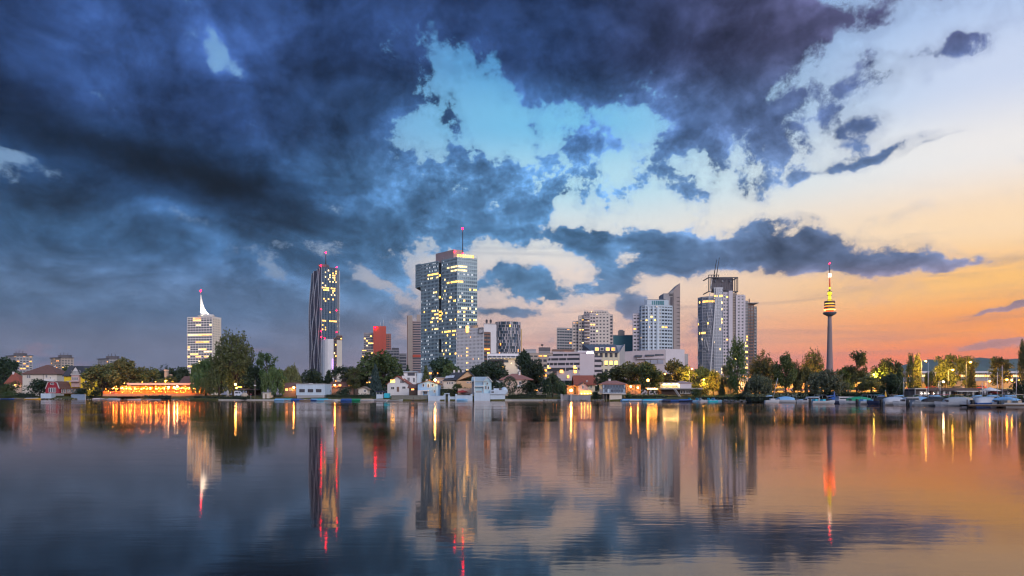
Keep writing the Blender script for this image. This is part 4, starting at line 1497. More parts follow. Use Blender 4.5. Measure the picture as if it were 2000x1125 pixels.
def view_tower():
    Y = 1290
    C = at(1620.5, HY, Y); C.z = 4
    t = thing('observation_tower', 'thin concrete telecom tower with lit round observation decks', 'tower', C)
    z = lambda row: hz(row, Y) - 4
    m = Y / F
    MB().lathe([(6.6, 0), (5.6, z(718)), (4.5, z(680)), (3.7, z(640)), (3.1, z(614))], 20).build('shaft', mat('tower_concrete', (.27, .20, .20), .85, .08, .1, streak=.1), t)
    MB().lathe([(3.4, z(618)), (10.6, z(613.5)), (11.4, z(611.5)), (10.8, z(609.8)), (5, z(609))], 28).build('lower_deck', DARKC, t)
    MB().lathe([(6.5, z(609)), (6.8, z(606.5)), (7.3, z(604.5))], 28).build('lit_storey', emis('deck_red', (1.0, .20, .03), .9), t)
    MB().lathe([(8.8, z(604.3)), (9.2, z(603)), (9.2, z(600)), (8.8, z(599.6))], 28).build('cafe_storey', BROWN, t)
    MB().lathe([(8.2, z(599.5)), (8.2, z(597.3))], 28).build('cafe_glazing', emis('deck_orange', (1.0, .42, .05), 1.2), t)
    MB().lathe([(9.2, z(597.2)), (9.4, z(595)), (9.2, z(594.2))], 28).build('upper_deck', BROWN, t)
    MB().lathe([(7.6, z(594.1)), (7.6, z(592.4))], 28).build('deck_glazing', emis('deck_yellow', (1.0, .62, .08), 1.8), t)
    MB().lathe([(9.0, z(592.3)), (9.2, z(589)), (8.8, z(588.2)), (5, z(587.8))], 28).build('crown_storey', BROWN, t)
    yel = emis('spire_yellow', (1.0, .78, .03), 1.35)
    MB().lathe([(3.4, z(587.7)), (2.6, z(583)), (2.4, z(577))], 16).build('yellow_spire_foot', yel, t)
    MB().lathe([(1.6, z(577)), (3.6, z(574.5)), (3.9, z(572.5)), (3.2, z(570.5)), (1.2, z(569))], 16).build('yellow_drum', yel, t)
    for row in (586, 577, 570):
        MB().lathe([(4.2, z(row)), (4.2, z(row) + .6)], 16).build('gallery_ring', DSTEEL, t)
    MB().lathe([(1.5, z(569)), (1.5, z(565))], 10).build('mast_foot', BROWN, t)
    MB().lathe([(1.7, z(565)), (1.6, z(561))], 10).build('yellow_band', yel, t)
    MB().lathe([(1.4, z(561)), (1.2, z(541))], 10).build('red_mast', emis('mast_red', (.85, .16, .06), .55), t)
    MB().lathe([(2.4, z(541)), (2.6, z(539)), (2.4, z(534.5)), (1, z(534))], 12).build('white_beacon', emis('mast_white', (1, .85, .6), 6.0, True), t)
    MB().lathe([(.8, z(534)), (.5, z(515))], 8).build('mast_tip', DSTEEL, t)
    beacon((0, 0, z(514)), 1.0, parent=t)
    b2 = MB().lathe([(9.6, z(605.2)), (9.6, z(604.6))], 24)
    b2.build('red_ring_light', emis('ring_red', (1.0, .12, .02), 40.0, True), t)


def far_blocks():
    data = [(12, 32, 63, 695, 940, 'far grey tower block with a few lit windows above the red roof', 51, .10, GREYC),
            (99, 120, 143, 699, 900, 'far brownish tower block standing behind the yellow house', 52, .08, TAN),
            (191, 214, 234, 701, 920, 'far grey tower block half hidden by trees over the restaurant', 53, .03, GREYC)]
    for pl, pc, pr, row, Y, lab, sd_, lit, wm in data:
        C = at(pc, HY, Y); C.z = 2.8
        t = thing('tower_block', lab, 'building', C, group='far tower blocks on the left')
        fpp = px_poly([(pl, Y + 14), (pc, Y), (pr, Y + 8), (pr - 8, Y + 26)], C)
        z1 = hz(row, Y) - 2.8
        facade_tower(t, fpp, 0, z1, 16, 3.4, .55, 1.1, wm, GLASS, lit, lits=[LITO, LITY, LITO], seed=sd_, edges=(0, 1), run=.3)
        MB().prism(off_poly(fpp, -1.0), z1 + .2, z1 + 1.0).build('roof_slab', DARKC, t)
        x = (pc - pl) * .25 / F * Y
        MB().box(-8, 6, 6, 12, z1 + 1.0, z1 + 4).build('plant_room', DARKC, t)
        m = MB()
        for a in (-6, -2, 3): m.bar((a, 8, z1 + 4), (a, 8, z1 + 7 + a % 3), .3, 5)
        m.build('aerials', DSTEEL, t, 'stuff')


low_terrace(); distant_flats(); stepped_tower(); teal_block(); sloped_flats(); terraced_white(); amber_houses(); sail_slab()
podium_hall(); crown_tower(); view_tower(); far_blocks()


# ------------------------------------------------------------------ trees and shrubs
LEAF = {
    'green': leafmat('leaf_green', (0.067, 0.120, 0.041, 1), (0.128, 0.172, 0.067, 1)),
    'dark': leafmat('leaf_dark', (0.033, 0.063, 0.036, 1), (0.067, 0.099, 0.054, 1)),
    'olive': leafmat('leaf_olive', (0.105, 0.128, 0.045, 1), (0.179, 0.179, 0.075, 1)),
    'grey': leafmat('leaf_grey_willow', (0.113, 0.138, 0.083, 1), (0.187, 0.202, 0.128, 1)),
    'spruce': leafmat('leaf_blue_spruce', (0.030, 0.060, 0.063, 1), (0.067, 0.105, 0.101, 1)),
    'brown': leafmat('leaf_brownish', (0.076, 0.099, 0.041, 1), (0.138, 0.147, 0.062, 1)),
}
BARK = mat('bark', (.075, .060, .048), .95, .3, 2.0)
TREEMESH = {}


def leafcard(m, c, s, rnd, droop=0.0):
    u = Vector((rnd.gauss(0, 1), rnd.gauss(0, 1), rnd.gauss(0, .6))).normalized()
    w = Vector((rnd.gauss(0, 1), rnd.gauss(0, 1), rnd.gauss(0, 1)))
    v = u.cross(w).normalized()
    if droop: v = (v * .35 + Vector((0, 0, -1))).normalized() * droop
    u, v = u * s * rnd.uniform(.6, 1.2), v * s * rnd.uniform(.5, 1.0)
    m.v += [tuple(c - u * .5), tuple(c + v * .55), tuple(c + u * .5), tuple(c - v * .5)]
    n = len(m.v) - 4
    m.f.append((n, n + 1, n + 2, n + 3))
    m.mi.append(0)
    m.smooth.append(False)


def tree_mesh(kind, var=0):
    """unit tree: 10 m tall, crown about 10 m wide; returns (trunk mesh, crown mesh, leaf kind)"""
    key = (kind, var)
    if key in TREEMESH: return TREEMESH[key]
    rnd = random.Random(hash(kind) % 1000 + var * 77 if False else sum(map(ord, kind)) + var * 77)
    tr, cr = MB(), MB()
    if kind == 'broad':
        tr.bar((0, 0, -.3), (.1, 0, 3.2), .34, 7, .22)
        lobes = []
        for i in range(22):
            a = rnd.uniform(0, 6.28); el = rnd.uniform(-1.0, 1.35)
            d = Vector((math.cos(a) * math.cos(el) * 4.0, math.sin(a) * math.cos(el) * 4.0, 5.6 + math.sin(el) * 3.4)) * rnd.uniform(.82, 1.0)
            d.z = max(1.5, d.z)
            lobes.append((d, rnd.uniform(1.0, 1.9)))
            b0 = Vector((0, 0, rnd.uniform(2.0, 4.5)))
            tr.bar(b0, b0.lerp(d, .9), .13, 5, .04)
        lobes += [(Vector((rnd.uniform(-1.5, 1.5), rnd.uniform(-1.5, 1.5), rnd.uniform(4.2, 7.6))), 1.9) for _ in range(4)]
        for c, r in lobes:
            for _ in range(int(105 * r)):
                p = Vector((rnd.gauss(0, 1), rnd.gauss(0, 1), rnd.gauss(0, .8))).normalized() * r * rnd.uniform(.55, 1.08)
                leafcard(cr, c + p, .62, rnd)
    elif kind == 'vase':
        tr.bar((0, 0, -.2), (0, 0, 2.0), .42, 8, .34)
        NL = 70
        for i in range(NL):
            u = (i + .5) / NL
            el = math.asin(1 - 1.35 * u)
            a = i * 2.39996
            rr = rnd.uniform(.86, 1.06)
            tip = Vector((math.cos(a) * math.cos(el) * 4.6 * rr, math.sin(a) * math.cos(el) * 4.6 * rr, 5.5 + math.sin(el) * 4.5 * rr))
            base = Vector((0, 0, rnd.uniform(1.0, 2.4)))
            mid = base.lerp(tip, .45) + Vector((0, 0, .5))
            tr.bar(base, mid, .10, 5, .06)
            tr.bar(mid, tip, .06, 5, .02)
            for j in range(11):
                t = rnd.uniform(.1, 1.0)
                c = mid.lerp(tip, t) + Vector((rnd.gauss(0, .3), rnd.gauss(0, .3), rnd.gauss(0, .28)))
                for _ in range(9):
                    leafcard(cr, c + Vector((rnd.gauss(0, .24), rnd.gauss(0, .24), rnd.gauss(0, .28))), .40, rnd)
    elif kind == 'airy':
        tr.bar((0, 0, -.2), (.2, 0, 4.2), .22, 7, .16)
        tr.bar((.2, 0, 4.2), (-.1, .1, 8.4), .16, 6, .05)
        for i in range(30):
            a = rnd.uniform(0, 6.28); h = rnd.uniform(2.4, 9.5)
            r = rnd.uniform(1.8, 4.9) * (1.05 - abs(h - 6.8) / 6.0)
            b0 = Vector((0, 0, max(2.4, h - rnd.uniform(1.0, 2.4))))
            tip = Vector((math.cos(a) * r, math.sin(a) * r, h))
            tr.bar(b0, tip, .08, 5, .02)
            for j in range(7):
                c = b0.lerp(tip, rnd.uniform(.55, 1.05)) + Vector((rnd.gauss(0, .4), rnd.gauss(0, .4), rnd.gauss(0, .3)))
                for _ in range(16):
                    leafcard(cr, c + Vector((rnd.gauss(0, .38), rnd.gauss(0, .38), rnd.gauss(0, .3))), .5, rnd)
    elif kind == 'willow':
        tr.bar((0, 0, -.2), (.2, 0, 3.6), .36, 7, .24)
        for i in range(46):
            a = rnd.uniform(0, 6.28); r = rnd.uniform(.5, 4.6)
            top = Vector((math.cos(a) * r, math.sin(a) * r, 9.6 - .22 * r * r - rnd.uniform(0, 1.8)))
            tr.bar((0, 0, 3.4), top, .09, 5, .03)
            for j in range(9):
                p = top + Vector((rnd.gauss(0, .5), rnd.gauss(0, .5), rnd.gauss(0, .3)))
                ln = rnd.uniform(1.2, 4.2) * (.5 + r / 5)
                n = int(ln * 4)
                for q in range(n):
                    c = p + Vector((rnd.gauss(0, .12), rnd.gauss(0, .12), -ln * q / n))
                    if c.z < .7: break
                    leafcard(cr, c, .55, rnd, 1.3)
    elif kind == 'conifer':
        tr.bar((0, 0, -.2), (0, 0, 9.6), .26, 6, .04)
        for i in range(17):
            h = .9 + i * .53
            r = 4.6 * (1 - h / 10.4) ** .85
            nb = int(10 + 10 * (1 - h / 10))
            for j in range(nb):
                a = 6.28 * j / nb + rnd.uniform(-.2, .2)
                rr = r * rnd.uniform(.75, 1.08)
                tip = Vector((math.cos(a) * rr, math.sin(a) * rr, h - rr * .22))
                for q in range(max(4, int(rr * 5.2))):
                    t = rnd.uniform(.2, 1.0)
                    leafcard(cr, Vector((0, 0, h + .2)).lerp(tip, t) + Vector((rnd.gauss(0, .16), rnd.gauss(0, .16), rnd.gauss(0, .1))), .85, rnd, .7)
        for _ in range(20): leafcard(cr, Vector((rnd.gauss(0, .12), rnd.gauss(0, .12), rnd.uniform(9.2, 10))), .3, rnd)
    elif kind == 'column':
        tr.bar((0, 0, -.2), (0, 0, 8.5), .34, 7, .06)
        for i in range(95):
            h = rnd.uniform(1.0, 9.8)
            r = 3.9 * math.sin(math.pi * min(1, max(0, (h - .6) / 10.2)) ** .75) ** .7 * rnd.uniform(.5, 1.0)
            a = rnd.uniform(0, 6.28)
            c = Vector((math.cos(a) * r, math.sin(a) * r, h))
            if i % 3 == 0: tr.bar((0, 0, max(.8, h - 2)), c, .07, 5, .02)
            for _ in range(28):
                leafcard(cr, c + Vector((rnd.gauss(0, .6), rnd.gauss(0, .6), rnd.gauss(0, .7))), .62, rnd)
    elif kind == 'bush':
        tr.bar((0, 0, -.4), (0, 0, 3), .3, 5, .1)
        for i in range(12):
            a = rnd.uniform(0, 6.28); r = rnd.uniform(0, 3.2)
            c = Vector((math.cos(a) * r, math.sin(a) * r, rnd.uniform(2.0, 8.2) * (1 - r / 11)))
            tr.bar((0, 0, .5), c, .08, 4, .03)
            for _ in range(105):
                p = Vector((rnd.gauss(0, 1), rnd.gauss(0, 1), rnd.gauss(0, 1))).normalized() * rnd.uniform(1.2, 2.6)
                q = c + p
                if q.z > .1: leafcard(cr, q, .75, rnd)
    elif kind == 'ball':
        tr.bar((0, 0, -.4), (0, 0, 4), .5, 6, .3)
        for _ in range(1500):
            p = Vector((rnd.gauss(0, 1), rnd.gauss(0, 1), rnd.gauss(0, 1))).normalized() * (4.6 * rnd.uniform(.78, 1.02))
            p.z = 5.4 + p.z * (.98 if p.z > 0 else .9)
            leafcard(cr, p, .62, rnd)
    me = (tr.mesh(kind + '_trunk', BARK), cr)
    TREEMESH[key] = [me[0], cr, {}]
    return TREEMESH[key]


NAMES = {'broad': 'deciduous_tree', 'vase': 'tall_tree', 'airy': 'open_tree', 'willow': 'willow_tree', 'conifer': 'conifer_tree',
         'column': 'columnar_tree', 'bush': 'shrub', 'ball': 'clipped_tree'}
TN = {}


def tree(px, top, wpx, off, kind, leaf, label, var=0, base=None):
    Y = shoreY(px) + off
    p = gpt(px, off)
    if base is not None: p.z = hz(base, Y)
    h = hz(top, Y) - p.z
    w = wpx / F * Y
    t = tree_mesh(kind, var)
    if leaf not in t[2]: t[2][leaf] = t[1].mesh(kind + '_crown', LEAF[leaf])
    r = thing(NAMES[kind], label, 'shrub' if kind == 'bush' else 'tree', p, (px * 1.7) % 6.28)
    r.scale = (w / 9.6, w / 9.6, h / 10.0)
    for nm, me in (('trunk', t[0]), ('crown', t[2][leaf])):
        o = bpy.data.objects.new(nm, me)
        COL.objects.link(o)
        o.parent = r
    return r


TREES = [
    (2, 697, 74, 34, 'broad', 'dark', 'dark tree cut by the left picture edge', 0),
    (14, 737, 44, 8, 'bush', 'green', 'rounded waterside shrub below the tree on the left edge', 0),
    (78, 737, 58, 10, 'bush', 'dark', 'dark rounded shrub in front of the cream hip-roofed house', 1),
    (137, 714, 52, 60, 'broad', 'green', 'green tree between the cream house and the yellow house', 1),
    (200, 708, 78, 9, 'broad', 'olive', 'bushy tree just right of the yellow house', 2),
    (247, 698, 74, 24, 'broad', 'olive', 'tall tree rising over the left end of the lit restaurant', 0),
    (290, 718, 66, 34, 'broad', 'olive', 'orange-lit tree behind the middle of the restaurant canopy', 1),
    (232, 728, 48, 30, 'broad', 'olive', 'small lit tree at the restaurant terrace entrance', 2),
    (322, 716, 48, 90, 'vase', 'dark', 'thin dark tree behind the tall chimney', 0),
    (352, 714, 56, 96, 'broad', 'dark', 'dark tree left of the base of the sail-topped tower', 2),
    (331, 733, 36, 26, 'broad', 'olive', 'low lit tree above the restaurant roof beside the star-bright lamp', 0),
    (402, 693, 66, 22, 'willow', 'green', 'light green willow left of the giant tree', 0),
    (457, 646, 82, 18, 'vase', 'olive', 'giant spreading tree, tallest on the left shore', 1),
    (428, 708, 60, 14, 'willow', 'olive', 'drooping willow under the giant tree on its left', 1),
    (492, 712, 56, 20, 'broad', 'dark', 'dark tree under the giant tree on its right', 1),
    (520, 687, 44, 18, 'airy', 'green', 'open slender tree with pale stem right of the giant tree', 0),
    (536, 714, 54, 10, 'willow', 'green', 'leafy green willow standing over the pale boat hut', 2),
    (568, 708, 40, 22, 'willow', 'olive', 'round willow left of the flat-roofed white house', 0),
    (609, 719, 46, 44, 'broad', 'dark', 'dark tree behind the flat-roofed white house', 2),
    (642, 722, 44, 46, 'conifer', 'dark', 'small dark conifer below the purple sign', 0),
    (668, 715, 60, 42, 'airy', 'dark', 'flat-topped dark pine right of the white hotel', 1),
    (692, 716, 44, 34, 'airy', 'olive', 'umbrella-shaped pine over the orange-lit garden house', 2),
    (742, 683, 92, 52, 'broad', 'green', 'large leafy tree in front of the red office core', 2),
    (733, 710, 40, 16, 'conifer', 'spruce', 'blue-grey spruce in front of the large leafy tree', 1),
    (706, 722, 46, 60, 'broad', 'olive', 'pale green tree left of the blue-grey spruce', 0),
    (796, 711, 26, 74, 'conifer', 'dark', 'dark cypress-like conifer behind the modern white house', 2),
    (832, 712, 32, 48, 'conifer', 'brown', 'brownish conifer behind the blue house', 0),
    (868, 697, 72, 96, 'broad', 'dark', 'dark tree at the foot of the tall glass tower', 0),
    (882, 706, 38, 74, 'broad', 'green', 'round lighter tree over the ridge of the tan house', 1),
    (958, 702, 74, 90, 'broad', 'dark', 'wide dark tree behind the pale boathouse', 2),
    (925, 714, 52, 84, 'broad', 'dark', 'dark tree between the white mid-rise and the boathouse roof', 1),
    (1026, 682, 42, 70, 'broad', 'dark', 'dark tree rising highest above the hip-roofed garden house', 0),
    (1042, 699, 52, 46, 'broad', 'dark', 'dense dark tree left of the ribbon-windowed building', 2),
    (996, 734, 30, 12, 'ball', 'dark', 'clipped egg-shaped tree in front of the hip-roofed garden house', 0),
    (1030, 738, 40, 16, 'bush', 'dark', 'dark green shrub right of the clipped egg-shaped tree', 2),
    (1079, 726, 38, 7, 'willow', 'dark', 'dark weeping willow at the water beside the lit cottage', 1),
    (1101, 740, 26, 20, 'bush', 'green', 'small green shrub left of the lit cottage', 0),
    (1172, 727, 30, 20, 'airy', 'dark', 'thin dark tree between the red roof and the timber house', 0),
    (1198, 716, 60, 60, 'broad', 'green', 'green tree above the timber house roof', 1),
    (1235, 704, 84, 56, 'broad', 'olive', 'broad olive tree in front of the pink podium', 2),
    (1266, 706, 62, 46, 'broad', 'green', 'leafy tree below the podium slot windows', 0),
    (1322, 701, 64, 74, 'broad', 'brown', 'brownish tree in front of the podium end wall', 1),
    (1337, 714, 50, 56, 'broad', 'olive', 'yellow-lit tree behind the white boat club house', 2),
    (1374, 716, 52, 74, 'broad', 'green', 'green tree at the left foot of the crowned high-rise', 0),
    (1393, 723, 46, 50, 'broad', 'olive', 'low round lit tree in front of the crowned high-rise', 1),
    (1372, 742, 44, 42, 'bush', 'olive', 'yellow-lit shrub under the bright star lamp', 0),
    (1440, 667, 44, 26, 'column', 'green', 'tall tree overlapping the right side of the crowned high-rise', 0),
    (1424, 712, 36, 30, 'airy', 'grey', 'grey-leaved tree left of the tall tree by the high-rise', 2),
    (1410, 737, 18, 22, 'conifer', 'brown', 'slim brownish conifer on the grassy bank', 1),
    (1488, 689, 50, 46, 'vase', 'brown', 'fan-shaped tree just right of the crowned high-rise', 0),
    (1482, 727, 56, 7, 'willow', 'grey', 'grey willow on the bank below the fan-shaped tree', 0),
    (1512, 712, 24, 44, 'column', 'olive', 'narrow yellow-lit tree between two dark round trees', 1),
    (1535, 688, 46, 24, 'broad', 'green', 'tall round tree second left of the telecom tower', 1),
    (1552, 704, 26, 34, 'vase', 'brown', 'thin brown tree at the side of a tall round tree', 1),
    (1573, 712, 44, 36, 'willow', 'olive', 'pale willow left of the telecom tower', 2),
    (1588, 683, 42, 64, 'vase', 'brown', 'round-headed tree directly left of the telecom tower', 1),
    (1612, 719, 78, 8, 'willow', 'grey', 'big round grey-green willow below the telecom tower', 1),
    (1648, 717, 44, 40, 'broad', 'green', 'dark green tree right of the telecom tower base', 0),
    (1673, 685, 50, 30, 'airy', 'brown', 'open-crowned tree on a tall trunk right of the telecom tower', 2),
    (1702, 734, 56, 26, 'broad', 'olive', 'low wide tree above the road right of the open-crowned tree', 1),
    (1735, 698, 56, 62, 'broad', 'brown', 'rounded brown tree left of the blue hills', 2),
    (1712, 722, 30, 66, 'broad', 'dark', 'small far tree between the open-crowned tree and the rounded brown tree', 0),
    (1742, 729, 54, 10, 'broad', 'dark', 'dark bushy tree on the marina bank', 0),
    (1757, 714, 26, 30, 'conifer', 'dark', 'dark pointed conifer behind the marina bank tree', 2),
    (1778, 696, 18, 48, 'column', 'green', 'left one of two slim poplars before the hills', 2),
    (1792, 695, 20, 46, 'column', 'olive', 'right lit one of two slim poplars before the hills', 0),
    (1852, 692, 66, 52, 'airy', 'brown', 'wide feathery tree above the lit gallery', 0),
    (1846, 708, 42, 44, 'broad', 'olive', 'bright yellow-lit tree in front of the gallery', 1),
    (1886, 696, 46, 50, 'airy', 'brown', 'feathery tree with leaning branches before the hills', 1),
    (1898, 711, 24, 30, 'conifer', 'olive', 'small conical tree in front of the gallery', 0),
    (1818, 722, 24, 60, 'broad', 'dark', 'small dark tree seen against the hill foot', 2),
    (1953, 696, 60, 32, 'airy', 'brown', 'spreading tree near the right edge with lit trunk', 2),
    (1998, 672, 22, 26, 'column', 'brown', 'tall narrow tree cut by the right picture edge', 1),
    (1990, 733, 34, 10, 'bush', 'dark', 'dark shrub at the right edge of the marina bank', 2),
    (1358, 757, 30, 5, 'bush', 'green', 'green shrub beside the boat club landing', 1),
    (1452, 762, 36, 4, 'bush', 'brown', 'brownish shrub on the bank below the tall tree', 2),
    (1162, 763, 26, 3, 'bush', 'dark', 'dark shrub between the lit cottage and the timber house', 1),
    (846, 754, 12, 9, 'ball', 'green', 'little round tree before the blue house', 0),
    (866, 763, 11, 7, 'bush', 'green', 'small green shrub on the white garden wall', 0),
    (893, 749, 20, 14, 'airy', 'green', 'small umbrella-shaped tree before the tan house', 1),
    (1228, 764, 18, 3, 'bush', 'green', 'low shrub right of the timber house stilts', 0),
    (30, 722, 44, 70, 'broad', 'green', 'green tree over the ridge of the red-roofed house', 1),
    (640, 757, 22, 12, 'bush', 'olive', 'light shrub climbing the right wall of the flat-roofed white house', 1),
    (672, 752, 40, 16, 'bush', 'dark', 'dark garden shrub in front of the orange-lit garden house', 0),
    (1948, 756, 12, 20, 'conifer', 'dark', 'small dark conifer beside the club terrace', 2),
    (1500, 737, 22, 40, 'broad', 'brown', 'little tree against the lit road between grey willow and yellow tree', 0),
    (20, 762, 30, 3, 'bush', 'green', 'low bank shrub behind the moored blue rowing boat', 2),
    (160, 757, 40, 14, 'bush', 'dark', 'dark hedge-like shrub below the yellow house', 1),
    (185, 757, 34, 3, 'bush', 'dark', 'dark waterside shrub left of the restaurant deck', 2),
]
for e in TREES: tree(*e)


def foliage_strip(name, label, pL, pR, off, top, depth, leaf, seed, size=.5, dens=5.0, reed=False):
    """clipped hedge or reed bed along the bank: one mass of leaves over a twiggy core"""
    rnd = random.Random(seed)
    pc = (pL + pR) / 2
    Y = shoreY(pc) + off
    C = gpt(pc, off)
    w = (pR - pL) / F * Y
    h = hz(top, Y) - C.z
    sl = (shoreY(pR) - shoreY(pL)) / (w if w else 1)
    m = MB()
    n = int(w * (h + depth) * dens / (size * size) * .12)
    for i in range(n):
        x = rnd.uniform(-w / 2, w / 2)
        hh = h * (.86 + .22 * mnoise.noise(Vector((x * .35, seed, 0))))
        side = rnd.random()
        if reed:
            z = rnd.uniform(0, hh); y = rnd.uniform(0, depth)
        elif side < .6:
            z = rnd.uniform(0, hh); y = rnd.uniform(-.2, .35)
        else:
            z = hh * rnd.uniform(.9, 1.04); y = rnd.uniform(0, depth)
        leafcard(m, Vector((x, y + x * sl, z)), size * rnd.uniform(.7, 1.2), rnd, 1.6 if reed else 0)
    t = thing(name, label, 'hedge' if not reed else 'reeds', C)
    m.build('foliage', LEAF[leaf], t)
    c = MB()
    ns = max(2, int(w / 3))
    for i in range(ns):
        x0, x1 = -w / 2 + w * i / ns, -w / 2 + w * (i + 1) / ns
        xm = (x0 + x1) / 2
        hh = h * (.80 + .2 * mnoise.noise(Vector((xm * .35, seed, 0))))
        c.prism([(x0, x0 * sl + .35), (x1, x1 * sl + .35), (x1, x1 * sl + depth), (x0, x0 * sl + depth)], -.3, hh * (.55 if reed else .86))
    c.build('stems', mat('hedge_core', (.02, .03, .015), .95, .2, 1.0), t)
    return t


foliage_strip('garden_hedge', 'long clipped hedge along the water left of the lit cottage', 992, 1066, 3, 766, 3, 'green', 1)
foliage_strip('garden_hedge', 'dark green hedge behind the moored boats beside the flat white house', 636, 722, 5, 768, 2.5, 'dark', 2)
foliage_strip('restaurant_hedge', 'dark planted strip below the glowing restaurant terrace', 205, 366, 3, 771, 2, 'dark', 3)
foliage_strip('grass_bank', 'low overgrown bank edge below the giant tree', 364, 492, 1.5, 773, 5, 'dark', 4)
foliage_strip('reed_bed', 'low green reed bed right of the turquoise pedal boats', 1386, 1452, 1.5, 770, 5, 'green', 5, .45, 8, True)
foliage_strip('reed_bed', 'grey-green reed bed in front of the motor boats', 1484, 1562, 1.0, 767, 5, 'grey', 6, .4, 9, True)
foliage_strip('garden_hedge', 'sunken green hedge left of the boat club landing', 1226, 1302, 3.5, 770, 2.5, 'green', 7)
foliage_strip('bank_hedge', 'dark hedge on the bank behind the marina boats', 1570, 1760, 9, 764, 6, 'dark', 8)
foliage_strip('bank_hedge', 'green hedge below the club house terrace', 1760, 1850, 4, 771, 3, 'green', 9)
foliage_strip('bank_hedge', 'long green hedge between the club house and the sail masts', 1850, 1985, 4, 773, 3, 'green', 10)
foliage_strip('garden_hedge', 'low hedge behind the blue moored boats on the far left', 0, 86, 5, 766, 3, 'dark', 11)
foliage_strip('garden_hedge', 'narrow trimmed hedge in front of the tan house', 860, 920, 14, 754, 2, 'olive', 12)


def woodland(pL, pR, Y, base_row, seed, leaf, label):
    """far belt of trees that reads as one mass"""
    rnd = random.Random(seed)
    m = MB()
    x0, x1 = (pL - 1000) / F * Y, (pR - 1000) / F * Y
    x = x0
    while x < x1:
        w = rnd.uniform(7, 13)
        h = max(4, (hz(base_row, Y) - 2.5) * (1 + .55 * mnoise.noise(Vector((x * .02, seed, 0))) + rnd.uniform(-.15, .15)))
        yy = rnd.uniform(-8, 8)
        for _ in range(210):
            p = Vector((rnd.gauss(0, 1), rnd.gauss(0, 1), rnd.gauss(0, 1))).normalized() * rnd.uniform(.6, 1.05)
            leafcard(m, Vector((x + p.x * w * .6, yy + p.y * 5, h * .5 + p.z * h * .52)), 1.5, rnd)
        x += w * .8
    o = m.build('woodland', LEAF[leaf], None, 'stuff', (0, Y, 2.4))
    tag(o, label, 'woodland')


woodland(-260, 640, 520, 731, 3, 'dark', 'far dark belt of trees behind the houses on the left')
woodland(1330, 2300, 420, 731, 5, 'brown', 'far belt of brownish trees below the hills on the right')
woodland(640, 1330, 360, 744, 7, 'dark', 'low green belt of garden trees behind the middle houses')


# ------------------------------------------------------------------ houses by the water
ROOFR = mat('red_roof_tiles', (.30, .085, .05), .85, .25, 1.2, bump=.4, bscale=5)
ROOFB = mat('brown_roof_tiles', (.17, .085, .065), .85, .25, 1.2, bump=.4, bscale=5)
ROOFD = mat('dark_roof_tiles', (.055, .055, .065), .8, .25, 1.2, bump=.4, bscale=5)
TIMBER = mat('dark_timber', (.07, .045, .035), .85, .25, 2.0)
WOOD = mat('weathered_wood', (.26, .20, .15), .85, .25, 2.0, bump=.3)
FRAME = mat('white_frame', (.72, .72, .72), .6, .05, 1.0)
YELL = mat('yellow_render', (.80, .58, .03), .8, .08, .5)
SKYB = mat('light_blue_render', (.28, .48, .74), .8, .07, .5, streak=.1)
MINT = mat('pale_mint_render', (.44, .64, .74), .8, .07, .5, streak=.1)
TANR = mat('tan_render', (.60, .40, .24), .8, .08, .5, streak=.1)
PEACH = mat('peach_render', (.66, .50, .40), .8, .08, .5)
WALLW = mat('white_garden_wall', (.52, .63, .74), .85, .1, .6, streak=.3)
STONE = mat('rough_stone', (.28, .26, .24), .9, .3, 1.5, bump=.5, bscale=3)


